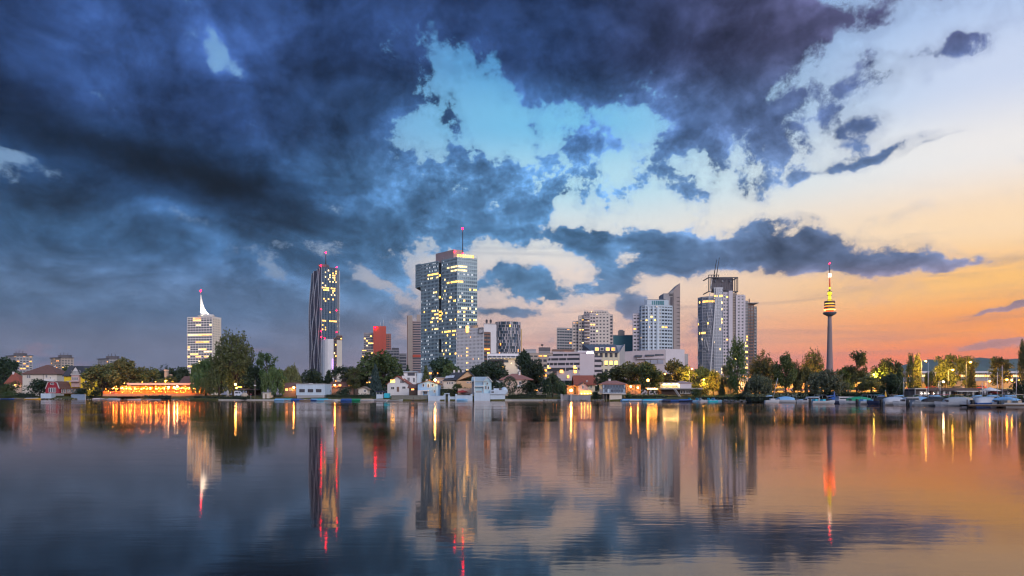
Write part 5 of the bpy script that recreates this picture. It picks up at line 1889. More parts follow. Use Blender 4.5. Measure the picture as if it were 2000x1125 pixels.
class House:
    def __init__(s, name, label, cat, pL, pR, off, base=None, depth=9.0, pc=None):
        s.pc = (pL + pR) / 2 if pc is None else pc
        s.Y = shoreY(s.pc) + off
        C = gpt(s.pc, off)
        if base is not None: C.z = hz(base, s.Y)
        s.z0 = C.z
        s.t = thing(name, label, cat, C)
        s.a, s.b = s.x(pL), s.x(pR)
        s.d = depth

    def x(s, px): return (px - s.pc) / F * s.Y
    def z(s, row): return hz(row, s.Y) - s.z0

    def wall(s, m, row, pL=None, pR=None, name='wall', y0=0, d=None, low=-.6):
        a = s.a if pL is None else s.x(pL)
        b = s.b if pR is None else s.x(pR)
        return MB().box(a, b, y0, y0 + (s.d if d is None else d), low, s.z(row)).build(name, m, s.t)

    def hip(s, m, eave, ridge, pL=None, pR=None, over=.5, y0=0, d=None, rl=None, rr=None, name='roof'):
        a = (s.a if pL is None else s.x(pL)) - over
        b = (s.b if pR is None else s.x(pR)) + over
        d = s.d if d is None else d
        y1, y2 = y0 - over, y0 + d + over
        ze, zr = s.z(eave), s.z(ridge)
        ins = min((b - a) / 2 - .3, d / 2)
        ra = a + ins if rl is None else s.x(rl)
        rb = b - ins if rr is None else s.x(rr)
        ym = (y1 + y2) / 2
        v = [(a, y1, ze), (b, y1, ze), (b, y2, ze), (a, y2, ze), (ra, ym, zr), (rb, ym, zr),
             (a, y1, ze - .25), (b, y1, ze - .25), (b, y2, ze - .25), (a, y2, ze - .25)]
        f = [(0, 1, 5, 4), (1, 2, 5), (2, 3, 4, 5), (3, 0, 4), (6, 7, 1, 0), (7, 8, 2, 1), (8, 9, 3, 2), (9, 6, 0, 3), (9, 8, 7, 6)]
        return MB().add(v, f).build(name, m, s.t)

    def gable_y(s, m, wallm, eave, ridge, pL=None, pR=None, over=.5, y0=0, d=None, rpx=None, eaveR=None, name='roof', clip=0.0):
        """ridge runs away from the viewer; the gable faces the water"""
        a = s.a if pL is None else s.x(pL)
        b = s.b if pR is None else s.x(pR)
        d = s.d if d is None else d
        r = (a + b) / 2 if rpx is None else s.x(rpx)
        ze, zr = s.z(eave), s.z(ridge)
        ze2 = ze if eaveR is None else s.z(eaveR)
        MB().add([(a, y0, ze), (b, y0, ze2), (r, y0, zr - .1), (a, y0 + d, ze), (b, y0 + d, ze2), (r, y0 + d, zr - .1)],
                 [(0, 1, 2), (5, 4, 3), (0, 2, 5, 3), (1, 4, 5, 2), (0, 3, 4, 1)]).build('gable', wallm, s.t)
        mm = MB()
        for x1, z1 in ((a, ze), (b, ze2)):
            dx, dz = (x1 - r), (z1 - zr)
            L = math.hypot(dx, dz)
            ex, ez = x1 + dx / L * over, z1 + dz / L * over
            th = .22
            v = [(r, y0 - over, zr), (ex, y0 - over, ez), (ex, y0 + d + over, ez), (r, y0 + d + over, zr)]
            v += [(p[0], p[1], p[2] + th) for p in v]
            mm.add(v, [(0, 1, 2, 3), (7, 6, 5, 4), (0, 4, 5, 1), (1, 5, 6, 2), (2, 6, 7, 3), (3, 7, 4, 0)])
        return mm.build(name, m, s.t)

    def gable_x(s, m, wallm, eave, ridge, pL=None, pR=None, over=.5, y0=0, d=None, name='roof'):
        a = s.a if pL is None else s.x(pL)
        b = s.b if pR is None else s.x(pR)
        d = s.d if d is None else d
        ze, zr = s.z(eave), s.z(ridge)
        ym = y0 + d / 2
        MB().add([(a, y0, ze), (a, y0 + d, ze), (a, ym, zr - .2), (b, y0, ze), (b, y0 + d, ze), (b, ym, zr - .2)],
                 [(0, 2, 1), (3, 4, 5), (0, 3, 5, 2), (1, 2, 5, 4), (0, 1, 4, 3)]).build('gable', wallm, s.t)
        mm = MB()
        for y1 in (y0 - over, y0 + d + over):
            v = [(a - over, ym, zr), (b + over, ym, zr), (b + over, y1, ze - .25), (a - over, y1, ze - .25)]
            v += [(p[0], p[1], p[2] + .22) for p in v]
            mm.add(v, [(0, 1, 2, 3), (7, 6, 5, 4), (0, 4, 5, 1), (1, 5, 6, 2), (2, 6, 7, 3), (3, 7, 4, 0)])
        return mm.build(name, m, s.t)

    def win(s, px, row, w, h, y0=0, lit=None, mull=1, name='window', fr=None):
        """w, h in picture pixels; pane set back in a projecting frame"""
        x, z = s.x(px), s.z(row)
        w, h = w / F * s.Y / 2, h / F * s.Y / 2
        t = .10
        m = MB()
        m.box(x - w - t, x - w, y0 - .09, y0 + .02, z - h - t, z + h + t).box(x + w, x + w + t, y0 - .09, y0 + .02, z - h - t, z + h + t)
        m.box(x - w, x + w, y0 - .09, y0 + .02, z + h, z + h + t).box(x - w, x + w, y0 - .12, y0 + .02, z - h - t, z - h)
        for i in range(mull):
            c = x - w + 2 * w * (i + 1) / (mull + 1)
            m.box(c - .04, c + .04, y0 - .07, y0 - .012, z - h, z + h)
        o = m.build(name, fr or FRAME, s.t)
        MB().box(x - w, x + w, y0 - .03, y0 - .008, z - h, z + h).build('pane', lit or GLASSW, o)
        return o

    def box(s, name, m, pL, pR, r0, r1, y0, y1):
        return MB().box(s.x(pL), s.x(pR), y0, y1, s.z(r1), s.z(r0)).build(name, m, s.t)

    def chimney(s, px, r0, r1, y, w=.7, m=None):
        x = s.x(px)
        o = MB().box(x - w / 2, x + w / 2, y - w / 2, y + w / 2, s.z(r1), s.z(r0)).build('chimney', m or WHITE, s.t)
        MB().box(x - w * .65, x + w * .65, y - w * .65, y + w * .65, s.z(r0), s.z(r0) + .15).build('chimney_cap', DARKC, o)
        return o

    def light(s, px, row, y, power, rgb=(1, .45, .1), r=.16, name='wall_lamp', glow=40):
        o = MB().ball((s.x(px), y, s.z(row)), r, 6).build(name, emis('lamp_%d_%d' % (int(rgb[1] * 100), glow), rgb, glow, True), s.t)
        lamp('lamp_glow', (s.x(px), y - .35, s.z(row)), power, rgb, .15, s.t)
        return o


# --- far left
h = House('red_roofed_house', 'low house with a salmon-red hip roof on the far left', 'house', 17, 42, 26, None, 9)
h.wall(PEACH, 749); h.hip(ROOFR, 749, 727, 11, 42, .5, rl=13, rr=18)
h.win(30, 752.5, 4, 4, lit=LITY); h.light(38, 750.5, -.5, 60)
h.chimney(15, 725.5, 731, 4)

h = House('cream_house', 'big cream house with a brown hip roof on the left', 'house', 44, 111, 22, None, 11, )
h.wall(WARMW, 730); h.hip(ROOFB, 730, 711.5, rl=76, rr=81, over=.7)
h.win(54, 735.5, 3, 5.5); h.win(58, 735.5, 3, 5.5); h.win(91, 735, 3, 5); h.win(99, 738, 2, 3); h.win(60, 750, 4, 5); h.win(75, 750, 4, 5)
h.box('downpipe', DARKC, 84.3, 85, 731, 758, -.15, -.02)
h.box('balcony', WHITE, 88, 108, 741, 744, -1.2, -.05)
h.chimney(88, 713, 722, 7)

h = House('yellow_house', 'bright yellow house with a dark roof and white central gable', 'house', 125, 190, 24, None, 9)
h.wall(YELL, 734); h.gable_x(ROOFD, YELL, 734, 715)
h.box('bay', mat('rose_render', (.52, .36, .34), .8, .1, .5), 142.5, 157.5, 733, 756, -1.2, .0)
h.gable_y(ROOFD, WHITE, 732, 716, 140.5, 162, .4, -1.25, 5, name='gable_roof')
for px in (144.5, 148.2, 152, 156, 158.8): h.win(px, 727.5, 2, 6, -1.28, mull=0)
for px in (146, 150, 154): h.win(px, 740, 2.2, 6, -1.22, mull=0)
h.box('balcony', mat('rose_render', (.5, .3, .3)), 141.5, 159, 743.5, 746, -2.2, -1.25)
h.win(132, 747, 4, 5); h.win(168, 747, 4, 5); h.win(180, 748, 3, 6)
lamp('yard_light', (h.x(183), -3, 2.5), 160, (1, .75, .3), .2, h.t)

h = House('red_boathouse', 'small red barn-shaped boathouse with white trim at the water', 'boathouse', 89, 116, 4, 768, 8)
BARN = mat('barn_red', (.30, .02, .035), .8, .15, 1.0)
prof = [(89, 768), (89, 759), (93.5, 747), (98, 745), (107, 745), (111.5, 747), (116, 759), (116, 768)]
pts = [(h.x(p), h.z(r)) for p, r in prof]
n = len(pts)
MB().add([(x, 0, z) for x, z in pts] + [(x, 8, z) for x, z in pts],
         [tuple(reversed(range(n))), tuple(range(n, 2 * n))] + [(i, (i + 1) % n, n + (i + 1) % n, n + i) for i in range(n)][::-1]).build('wall', BARN, h.t)
m = MB()
for (x0, z0), (x1, z1) in zip(pts[1:6], pts[2:7]):
    m.beam((x0, -.12, z0), (x1, -.12, z1), .22, .28, up=(0, 1, 0))
m.build('white_trim', FRAME, h.t)
m = MB()
for (x0, z0), (x1, z1) in zip(pts[1:6], pts[2:7]):
    m.add([(x0, -.3, z0 + .18), (x1, -.3, z1 + .18), (x1, 8.2, z1 + .18), (x0, 8.2, z0 + .18), (x0, -.3, z0 + .05), (x1, -.3, z1 + .05), (x1, 8.2, z1 + .05), (x0, 8.2, z0 + .05)],
          [(0, 1, 2, 3), (7, 6, 5, 4), (0, 4, 5, 1), (2, 6, 7, 3), (1, 5, 6, 2), (3, 7, 4, 0)])
m.build('roof', ROOFB, h.t)
h.win(102, 749.5, 6, 3.2)
for px in (97, 100.5, 104, 107.5): h.win(px, 762, 2.6, 8, mull=0)
h.box('pontoon', WALLW, 88.5, 109, 768.5, 778, -3, -.05)
h.box('side_shed', BROWN, 116.3, 152, 759.5, 769, 1, 6)
h.box('side_shed_roof', ROOFB, 114, 154, 757.8, 759.3, .4, 6.6)
for px in (119, 124): h.win(px, 763.5, 2.5, 7, 1, mull=0)
for px in (131, 138, 145): h.win(px, 763.5, 4, 5, 1)

# --- glowing restaurant
h = House('lakeside_restaurant', 'long open restaurant glowing orange under strings of lights', 'restaurant', 206, 388, 9, None, 10)
OCHRE = mat('ochre_boards', (.50, .24, .08), .8, .2, 1.0)
h.box('deck', WOOD, 205, 392, 769.5, 774, -1.5, 9)
h.box('back_wall', OCHRE, 212, 388, 753, 770, 8.2, 8.6)
h.box('canopy_roof', mat('canopy_cloth', (.62, .52, .48), .8, .1, .4), 250, 388, 748, 752, -.8, 8.8)
h.box('canopy_fascia', TIMBER, 249.5, 388.5, 752.1, 753.3, -.9, -.5)
h.box('service_counter', BROWN, 300, 372, 760, 769.4, 6.2, 7.2)
for i in range(22):
    px = 208 + i * 8.5
    x = h.x(px)
    MB().box(x - .08, x + .08, -.6, -.44, h.z(770), h.z(752 if px > 250 else 757)).build('post', TIMBER, h.t)
rl = MB()
rl.box(h.x(205), h.x(392), -1.45, -1.38, h.z(765.2), h.z(764.4))
for i in range(150):
    x = h.x(205.5 + i * 1.24)
    rl.box(x - .04, x + .04, -1.44, -1.39, h.z(769.5), h.z(765))
rl.build('railing', mat('rust_railing', (.60, .20, .06), .7, .15, 1.0), h.t)  # orange-red of the terrace glow put into the railing colour
bl = [MB(), MB()]
rnd = random.Random(5)
for i in range(92):
    px = 214 + i * 1.9 + rnd.uniform(-.7, .7)
    row = 758.6 + 1.0 * math.sin(i * .9) + rnd.uniform(-.8, .8)
    bl[rnd.random() < .3].ball((h.x(px), rnd.uniform(-.8, 4.5), h.z(row)), rnd.uniform(.07, .12), 4)
for i in range(50):
    px = 210 + i * 3.6 + rnd.uniform(-1, 1)
    bl[0].ball((h.x(px), rnd.uniform(-1, 3), h.z(765 + rnd.uniform(-1.5, 2))), .06, 4)
bl[0].build('string_bulbs', emis('bulb_amber', (1.0, .25, .02), 95, True), h.t, 'stuff')
bl[1].build('string_bulbs', emis('bulb_yellow', (1.0, .42, .06), 110, True), h.t, 'stuff')
for i in range(9):
    lamp('ceiling_light', (h.x(218 + i * 19.5), 3.2, h.z(756.5)), 520, (1.0, .34, .04), .25, h.t)
    lamp('deck_light', (h.x(214 + i * 20), -2.6, h.z(762)), 620, (1.0, .24, .015), .2, h.t)  # added fill in front of the deck, brightens railing and hedge
for px, row, yy in ((226, 750, 6), (246, 747, 12), (268, 746, 14), (292, 744, 20), (312, 745, 22), (338, 745, 13), (395, 752, 6), (425, 756, 4)):
    lamp('tree_uplight', (h.x(px), yy, h.z(row)), 900, (1.0, .42, .05), .2, h.t)  # added fill lamps that tint the trees orange from below
for px, row in ((330, 756), (341, 756.5), (347, 755)):
    MB().ball((h.x(px), -.2, h.z(row)), .22, 6).build('pendant_lamp', emis('pendant_white', (1.0, .68, .3), 110, True), h.t)
h2 = House('restaurant_kitchen', 'brown steep-roofed building behind the restaurant canopy', 'house', 352, 386, 30, None, 9)
h2.wall(BROWN, 748); h2.gable_x(ROOFB, BROWN, 748, 735); h2.win(360, 752, 3, 3, lit=LITO)
h2 = House('brick_chimney', 'tall free-standing pale chimney behind the restaurant', 'chimney', 320.5, 326, 40, None, 2)
h2.box('stack', TAN, 321, 325.6, 724.5, 773, 0, 1.6)
h2.box('stack_cap', PEACH, 320.4, 326.2, 722, 724.4, -.2, 1.8)
h2.box('side_flue', TAN, 330.5, 333.5, 731, 773, .2, 1.4)

# --- van, tent, statue and pavilion under the giant tree
h = House('dark_pavilion', 'dark open pavilion with a low roof right of the white van', 'pavilion', 470, 500, 16, None, 7)
h.hip(ROOFD, 760.5, 755.5, 468, 502); 
for px in (471, 485, 499): h.box('post', TIMBER, px - .4, px + .4, 760.5, 772, -.1, .1)
h.box('rear_wall', TIMBER, 471, 499, 760.5, 772, 5.5, 5.8)
h.light(464, 751, -2, 420, (1, .45, .08), .3, 'orange_lamp', 120)
h.light(460, 757.5, 1, 160, (1, .5, .1), .2, 'orange_lamp', 80)
h.box('lamp_post', DSTEEL, 463.6, 464.4, 751.5, 772, -2.1, -1.9)
h.box('lit_sign', LITO, 466, 474, 755, 757, -.9, -.8)

p = gpt(468, 9)
v = thing('white_van', 'white delivery van parked beside the giant tree', 'van', p)
L = 17 / F * shoreY(468) * 1.05
m = MB()
pr = [(-L / 2, .35), (L / 2 - .1, .35), (L / 2, .75), (L / 2 - .25, 1.05), (L / 2 - .95, 1.15), (L / 2 - 1.45, 1.95), (-L / 2 + .05, 2.0), (-L / 2, 1.9)]
n = len(pr)
m.add([(x, -.85, z) for x, z in pr] + [(x, .85, z) for x, z in pr], [tuple(range(n)), tuple(reversed(range(n, 2 * n)))] + [((i + 1) % n, i, n + i, n + (i + 1) % n) for i in range(n)])
m.build('body', mat('van_paint', (.62, .66, .74), .35, .05, .5), v)
for x in (-L / 2 + .8, L / 2 - .75):
    for y in (-.8, .8):
        w = MB().bar((x, y - .1, .32), (x, y + .1, .32), .32, 12).build('wheel', mat('tyre', (.02, .02, .02), .8), v)
        MB().bar((x, y - .12, .32), (x, y + .12, .32), .17, 8).build('rim', STEEL, w)
MB().box(L / 2 - 1.5, L / 2 - 1.0, -.87, -.86, 1.2, 1.75).build('side_window', GLASSW, v)
MB().box(-L / 2 + .3, L / 2 - 1.7, -.87, -.86, 1.2, 1.7).build('rear_side_window', GLASSW, v)
MB().box(L / 2 - .06, L / 2 + .02, -.75, -.5, .7, .9).build('headlight', LITW, v)

p = gpt(478, 8.4)
o = MB()
o.lathe([(1.15, 0), (1.2, .5), (1.0, 1.0), (.6, 1.35), (.1, 1.5)], 14)
o = o.build('covered_mound', mat('beige_tarp', (.5, .42, .33), .8, .15, 2.0), None, loc=p)
tag(o, 'rounded beige tarpaulin cover beside the white van', 'cover')
p = gpt(445, 8)
s_ = thing('stone_statue', 'pale standing stone figure at the foot of the giant tree', 'statue', p)
MB().box(-.45, .45, -.45, .45, -.2, .55).build('plinth', STONE, s_)
MB().lathe([(.34, .55), (.30, 1.0), (.22, 1.35), (.33, 1.75), (.30, 1.95), (.12, 2.05), (.14, 2.15), (.17, 2.3), (.12, 2.45), (.02, 2.5)], 12).build('figure', mat('pale_stone', (.5, .48, .44), .85, .15, 3.0), s_)
MB().bar((-.3, 0, 1.8), (-.42, -.15, 1.2), .09, 6, .07).bar((.3, 0, 1.8), (.36, -.2, 1.25), .09, 6, .07).build('arms', mat('pale_stone', (.5, .48, .44)), s_)

h = House('pale_boat_hut', 'small pale plastered hut at the water below the willow', 'hut', 513, 526, 2, 779, 4)
h.wall(WARMW, 767); h.box('flat_roof', GREYC, 512, 527, 766, 767, -.3, 4.3); h.box('door', WOOD, 517.5, 521, 770, 778.5, -.06, -.01)
h = House('brown_tavern', 'brown timber tavern with an orange lamp left of the flat white house', 'house', 552, 577, 10, None, 7)
h.wall(BROWN, 756); h.gable_x(ROOFB, BROWN, 756, 748); h.win(560, 761, 4, 4, lit=LITO); h.win(568, 761, 4, 4)
h.light(575, 757, -.8, 420, (1, .45, .08), .26, 'orange_lamp', 120)

# --- white flat house
h = House('flat_roofed_house', 'white flat-roofed house with three windows on a grey plinth', 'house', 578.5, 634.5, 4, None, 9)
h.wall(SKYB if False else WALLW, 750.5, low=h.z(772))
h.box('plinth', GREYC, 580, 633, 772, 783, .05, 8.8)
h.box('parapet', WHITE, 578, 635, 749.6, 750.6, -.2, 9.2)
for px in (590, 606.5, 622.5): h.win(px, 763, 9.5, 5, mull=2, fr=DSTEEL)
h.box('roof_vent', GREYC, 598, 603, 748, 749.5, 3, 5)

h = House('garden_house', 'reddish garden house glowing orange below the umbrella pine', 'house', 644, 690, 34, None, 8)
h.wall(BROWN, 755); h.gable_x(ROOFB, BROWN, 755, 746)
h.light(655, 752, -.8, 520, (1, .42, .08), .28, 'orange_lamp', 100); h.win(684, 752, 5, 4, lit=LITO); h.win(664, 753, 4, 4, lit=LITO)
h = House('garden_shed', 'tiny cream shed with a sagging roof left of the blue-grey spruce', 'shed', 700, 718, 9, None, 4)
h.wall(WARMW, 760); h.gable_y(WOOD, WARMW, 760, 756, rpx=711); h.win(713, 763.5, 4, 3.5)

# --- middle houses
h = House('red_capped_house', 'cream gabled house with a small red hipped roof and a lit window', 'house', 756.5, 798, 20, None, 10)
h.wall(WHITE, 750); h.gable_y(ROOFR, WHITE, 750, 735, rpx=776)
h.win(767, 744.5, 8.5, 5.5, lit=LITY, mull=2); h.win(786, 745.5, 8, 5, mull=2); h.win(767, 758, 6, 4); h.win(789, 757, 6, 4); h.box('door', BROWN, 775, 779.5, 755.5, 765, -.08, -.01)
h.chimney(783, 733, 741, 5)
h = House('modern_house', 'white modern house with a glazed roof terrace behind the red-capped house', 'house', 787, 812, 44, None, 8)
h.wall(WHITE, 734); h.box('roof_storey', WHITE, 787, 810, 726, 733.8, 2, 7.5); h.box('terrace_glazing', GLASSW, 795, 809, 728, 733.5, 1.7, 1.95)
h.box('roof_slab', WALLW, 786, 812, 725, 726, 1.2, 8); h.win(798, 741, 4, 7); h.win(808.5, 742, 3, 8); h.box('side_stair', WALLW, 812.2, 822, 728, 752, 4, 8)
h = House('timber_barn', 'dark brown timber shed between the red-capped and the blue house', 'shed', 799, 815, 9, None, 6)
h.wall(TIMBER, 757); h.gable_x(ROOFB, TIMBER, 757, 751.5); h.win(806, 760.5, 5, 2.5, lit=LITO)
h = House('blue_house', 'light blue gabled house with a white balcony at the water', 'house', 816, 856, 8, None, 9)
h.wall(SKYB, 750); h.gable_y(ROOFB, SKYB, 750, 743.5, rpx=838); h.win(827, 752.5, 3, 5, mull=0); h.win(836.5, 753.5, 3, 6, mull=0); h.win(845, 752.5, 3, 4.5, mull=0)
h.box('balcony', FRAME, 826, 838, 762, 764, -1.8, -.05); h.box('balcony_post', FRAME, 826, 826.8, 764, 773, -1.8, -1.6); h.box('balcony_post', FRAME, 837, 837.8, 764, 773, -1.8, -1.6)
h.box('porch_panel', WHITE, 816.5, 825, 762, 772, -.9, -.05); h.win(849, 764, 3, 4); h.win(831, 767, 5, 5)
h.chimney(831, 740.5, 747, 4); h.light(851, 742.5, -2.0, 160, (1, .52, .12), .34, 'star_bright_lamp', 160); h.box('lamp_post', DSTEEL, 850.8, 851.4, 743, 773, -2.05, -1.95)
h = House('tan_house', 'tan and cream house with a large dark sloping roof and skylights', 'house', 866, 922, 22, None, 10)
h.wall(WARMW, 744, 866, 892); 
h.wall(TANR, 744, 892, 922, 'gable_wall', -.4, 10.4)
h.gable_y(ROOFD, TANR, 744, 724.5, 891, 923, .5, -.45, 11, rpx=914, eaveR=733)
rf = MB().add([(h.x(864), -.7, h.z(744)), (h.x(891), -.7, h.z(742)), (h.x(914), 5, h.z(725)), (h.x(882), 5, h.z(726)), (h.x(864), 10.5, h.z(744)), (h.x(905), 10.5, h.z(742))],
              [(0, 1, 2, 3), (3, 2, 5, 4), (0, 3, 4), (4, 5, 1, 0), (1, 5, 2)]).build('main_roof', ROOFD, h.t)
for px, r in ((871.5, 738), (877, 737.5), (883, 737)):
    x = h.x(px); z = h.z(r)
    MB().add([(x - .5, .55, z - .25), (x + .5, .55, z - .2), (x + .8, 1.6, z + .7), (x - .2, 1.6, z + .65), (x - .5, .35, z - .15), (x + .5, .35, z - .1), (x + .8, 1.4, z + .8), (x - .2, 1.4, z + .75)],
             [(4, 5, 6, 7), (0, 3, 2, 1), (0, 1, 5, 4), (1, 2, 6, 5), (2, 3, 7, 6), (3, 0, 4, 7)]).build('skylight', RIBM, h.t)
for px in (885, 894, 902): h.chimney(px, 722, 728, 5, .6)
for px in (874, 877.5, 881, 884): h.win(px, 748, 1.6, 4.5, mull=0)
for px in (913, 916, 919.5): h.win(px, 747, 1.7, 2.2, -.42, mull=0)
h = House('parasol_terrace', 'peach garden terrace with a closed red awning below the tan house', 'terrace', 893, 921, 10, None, 5)
h.wall(PEACH, 758.5, d=.4, y0=3); h.box('paving', STONE, 893, 921, 770, 771, -.5, 3)
MB().lathe([(.1, 0), (2.2, .1), (1.2, .6), (.1, .9)], 10, h.x(903), .8).build('red_awning', mat('red_cloth', (.5, .06, .05), .8, .1, 1.0), h.t).location = (0, 0, h.z(767))
h.box('awning_post', WOOD, 902.8, 903.2, 767, 771, .75, .85)
h = House('peach_villa', 'peach villa half hidden left of the tan house', 'house', 850, 868, 30, None, 8)
h.wall(PEACH, 738); h.box('flat_roof', GREYC, 849, 869, 736.6, 738, -.4, 8.4); h.win(856, 746, 3, 4, lit=LITO); h.win(862, 746, 3, 4)

# --- pale boathouse with annex and walls
h = House('pale_boathouse', 'pale mint two-storey boathouse with white gable and loggia at the water', 'boathouse', 921, 958.5, 1.2, None, 9)
h.wall(MINT, 744, 927, 958.5, low=-1.2); h.gable_x(mat('pale_roof', (.42, .50, .52), .7, .1, 1.0), MINT, 744, 736.5, 922, 950, .3)
h.gable_y(FRAME, MINT, 744, 736.5, 946, 959.5, .3, -.3, 9)
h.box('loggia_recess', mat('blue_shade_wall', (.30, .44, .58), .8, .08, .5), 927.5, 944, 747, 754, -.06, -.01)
h.box('loggia_slab', FRAME, 926.5, 945, 754.2, 755.4, -.9, -.02)
h.box('loggia_rail', MINT, 927, 944.5, 752, 754, -.85, -.75)
h.box('ground_recess', GREYC, 929, 941, 763, 767, -.06, -.01)
h.box('corner_post', FRAME, 926, 927.2, 736.5, 767, -1.0, -.1)
h.box('corner_post', FRAME, 944.4, 945.4, 744, 767, -.6, -.03)
h.box('side_bay', GREYC, 921, 926.8, 745, 771, .6, 8)
h.win(949, 757, 2.2, 6, -.02, mull=0); h.win(954, 757.5, 2.4, 5, -.02, mull=0); h.win(952, 749, 2.2, 3, -.32, mull=0)
h.box('base_wall', WALLW, 926.5, 957.4, 768, 785, -1.4, -.05)
h = House('boathouse_annex', 'low white boathouse annex with roof terrace and curved end', 'boathouse', 957.5, 989, .8, None, 7)
h.box('base', WALLW, 957.6, 986.5, 770.5, 785, 0, 7)
h.box('terrace_wall', WALLW, 957.6, 988, 762, 770.3, -.35, 6.8)
h.box('terrace_step', WALLW, 964, 974, 758.5, 762, .4, 4)
h.box('garden_table', DSTEEL, 960, 965, 764.5, 766.8, -.5, -.36)
MB().lathe([(1.1, 0), (1.2, h.z(762) - h.z(770)), (.75, h.z(757.5) - h.z(770)), (.2, h.z(756) - h.z(770))], 14, h.x(984.5), 2).build('curved_corner', WALLW, h.t).location = (0, 0, h.z(770))
h.box('doorway', DARKC, 974.5, 979.5, 757.5, 762, .9, 1.0)


def garden_wall(label, pL, pR, top, off, m, name='garden_wall', piers=0, gate=None, th=.4):
    pc = (pL + pR) / 2
    Y = shoreY(pc) + off
    C = Vector(((pc - 1000) / F * Y, Y, -.8))
    t = thing(name, label, 'wall', C)
    z1 = hz(top, Y) + .8
    n = max(1, int((pR - pL) / 14))
    for i in range(n):
        a, b = pL + (pR - pL) * i / n, pL + (pR - pL) * (i + 1) / n
        Ya, Yb = shoreY(a) + off - C.y, shoreY(b) + off - C.y
        xa, xb = (a - pc) / F * Y, (b - pc) / F * Y - .03
        MB().prism([(xa, Ya), (xb, Yb), (xb, Yb + th), (xa, Ya + th)], 0, z1).build('wall_panel', m, t)
        MB().prism([(xa - .04, Ya - .08), (xb + .04, Yb - .08), (xb + .04, Yb + th + .08), (xa - .04, Ya + th + .08)], z1, z1 + .1).build('coping', m, t)
    for i in range(piers):
        px = pL + (pR - pL) * i / max(1, piers - 1)
        x = (px - pc) / F * Y
        MB().box(x - .3, x + .3, -.15, th + .1, 0, z1 + .45).build('pier', m, t)
    return t


garden_wall('white waterside wall below the blue house', 838, 868, 773.5, -.3, WALLW, piers=2)
garden_wall('white waterside wall left of the pale boathouse', 891, 921, 772.3, -.3, WALLW, piers=2)
garden_wall('low white wall with iron gate between two longer walls', 877, 891, 775, -.2, WALLW, piers=2)
garden_wall('rough stone bank wall below the red-capped house', 764, 836, 772.5, .3, mat('mossy_stone', (.20, .20, .17), .9, .35, 1.5, bump=.5, bscale=3), 'stone_wall')
garden_wall('low bluish quay wall right of the red boathouse', 119, 186, 770.5, -.6, WALLW, 'quay_wall')
garden_wall('grey quay wall under the lit cottage', 1097, 1152, 772.5, -.2, GREYC, 'quay_wall', piers=4)
garden_wall('long thin pale quay edge from the giant tree to the red-capped house', 380, 764, 780.6, -1.0, mat('pale_quay', (.55, .54, .50), .85, .2, .6), 'quay_edge')
garden_wall('thin pale quay edge below the clipped hedge', 986, 1098, 780.4, -1.0, mat('pale_quay', (.55, .54, .50)), 'quay_edge')
g_ = thing('iron_gate', 'dark arched gate set in the white waterside wall', 'gate', Vector(((873 - 1000) / F * (shoreY(873) - .3), shoreY(873) - .3, .1)))
MB().box(-.75, -.5, 0, .4, -.8, 2.1).build('gate_post', WALLW, g_); MB().box(.5, .75, 0, .4, -.8, 2.1).build('gate_post', WALLW, g_)
MB().box(-.85, .85, -.05, .45, 2.1, 2.35).build('lintel', WALLW, g_)
for i in range(6): MB().box(-.45 + i * .17, -.40 + i * .17, .18, .22, -.4, 2.05).build('gate_bar', DSTEEL, g_)

# --- right of the middle
h = House('hip_roofed_house', 'garden house with a faded red hip roof and white chimney', 'house', 982, 1030, 26, None, 10)
h.wall(PEACH, 741); h.hip(ROOFR if False else mat('faded_red_tiles', (.33, .15, .12), .85, .2, 1.2, bump=.4, bscale=5), 741, 729, 976, 1040, .3, rl=1000, rr=1014)
h.chimney(1015, 725, 733, 4); h.win(1016, 748, 4, 5); h.box('balcony', FRAME, 1010, 1021, 752, 755.5, -1.3, -.05); h.win(995, 749, 4, 5)
h = House('lit_cottage', 'small pink cottage with a glowing terrace at the water', 'house', 1108, 1148, 4, None, 7)
PINK = mat('pink_render', (.62, .40, .36), .8, .08, .5)
h.wall(PINK, 754, 1130, 1148); h.gable_y(ROOFB, PINK, 754, 747.5, 1130, 1148, .35, 0, 7, rpx=1140)
h.wall(BROWN, 754, 1108, 1130, 'side_wing', 1.5, 5); h.box('wing_roof', ROOFB, 1105, 1131, 752.6, 754, .6, 6.8)
h.win(1138.5, 756, 2.2, 6, mull=0)
h.box('terrace_wall', mat('warm_terrace', (.70, .50, .26), .8, .08, .6), 1131, 1154, 762, 770.5, -2.4, -2.2)
h.box('terrace_floor', STONE, 1100, 1154, 770.6, 772.4, -2.6, 1.4)
h.light(1115, 762.5, -.6, 520, (1, .50, .10), .34, 'star_bright_lamp', 170)
for px in (1134, 1140, 1146, 1151): lamp('terrace_lamp', (h.x(px), -3.3, h.z(766.5)), 34, (1, .62, .15), .1, h.t)
for px in (1134, 1140, 1146, 1151): MB().ball((h.x(px), -3.3, h.z(768.5)), .09, 5).build('terrace_bulb', emis('bulb_yellow', (1.0, .42, .06), 110, True), h.t)
h.box('door', TIMBER, 1122, 1126, 756, 769, 1.42, 1.48)
h = House('red_roofed_villa', 'cream villa with a big red gable roof behind the lit cottage', 'house', 1124, 1162, 26, None, 10)
h.wall(mat('pale_yellow_render', (.66, .60, .46)), 751); h.gable_x(ROOFR, PEACH, 751, 733.5, over=.6); h.win(1155, 755, 3, 5); h.win(1147, 744.5, 2, 2, .8, name='skylight')
h = House('timber_house', 'white half-timbered stilt house with blue-grey shutters over the water', 'house', 1177, 1221, .5, None, 8)
h.wall(WALLW, 749.5, low=h.z(768)); h.hip(mat('faded_red_tiles', (.33, .15, .12)), 749.5, 743, 1174.5, 1223.5, .2, rl=1190, rr=1208)
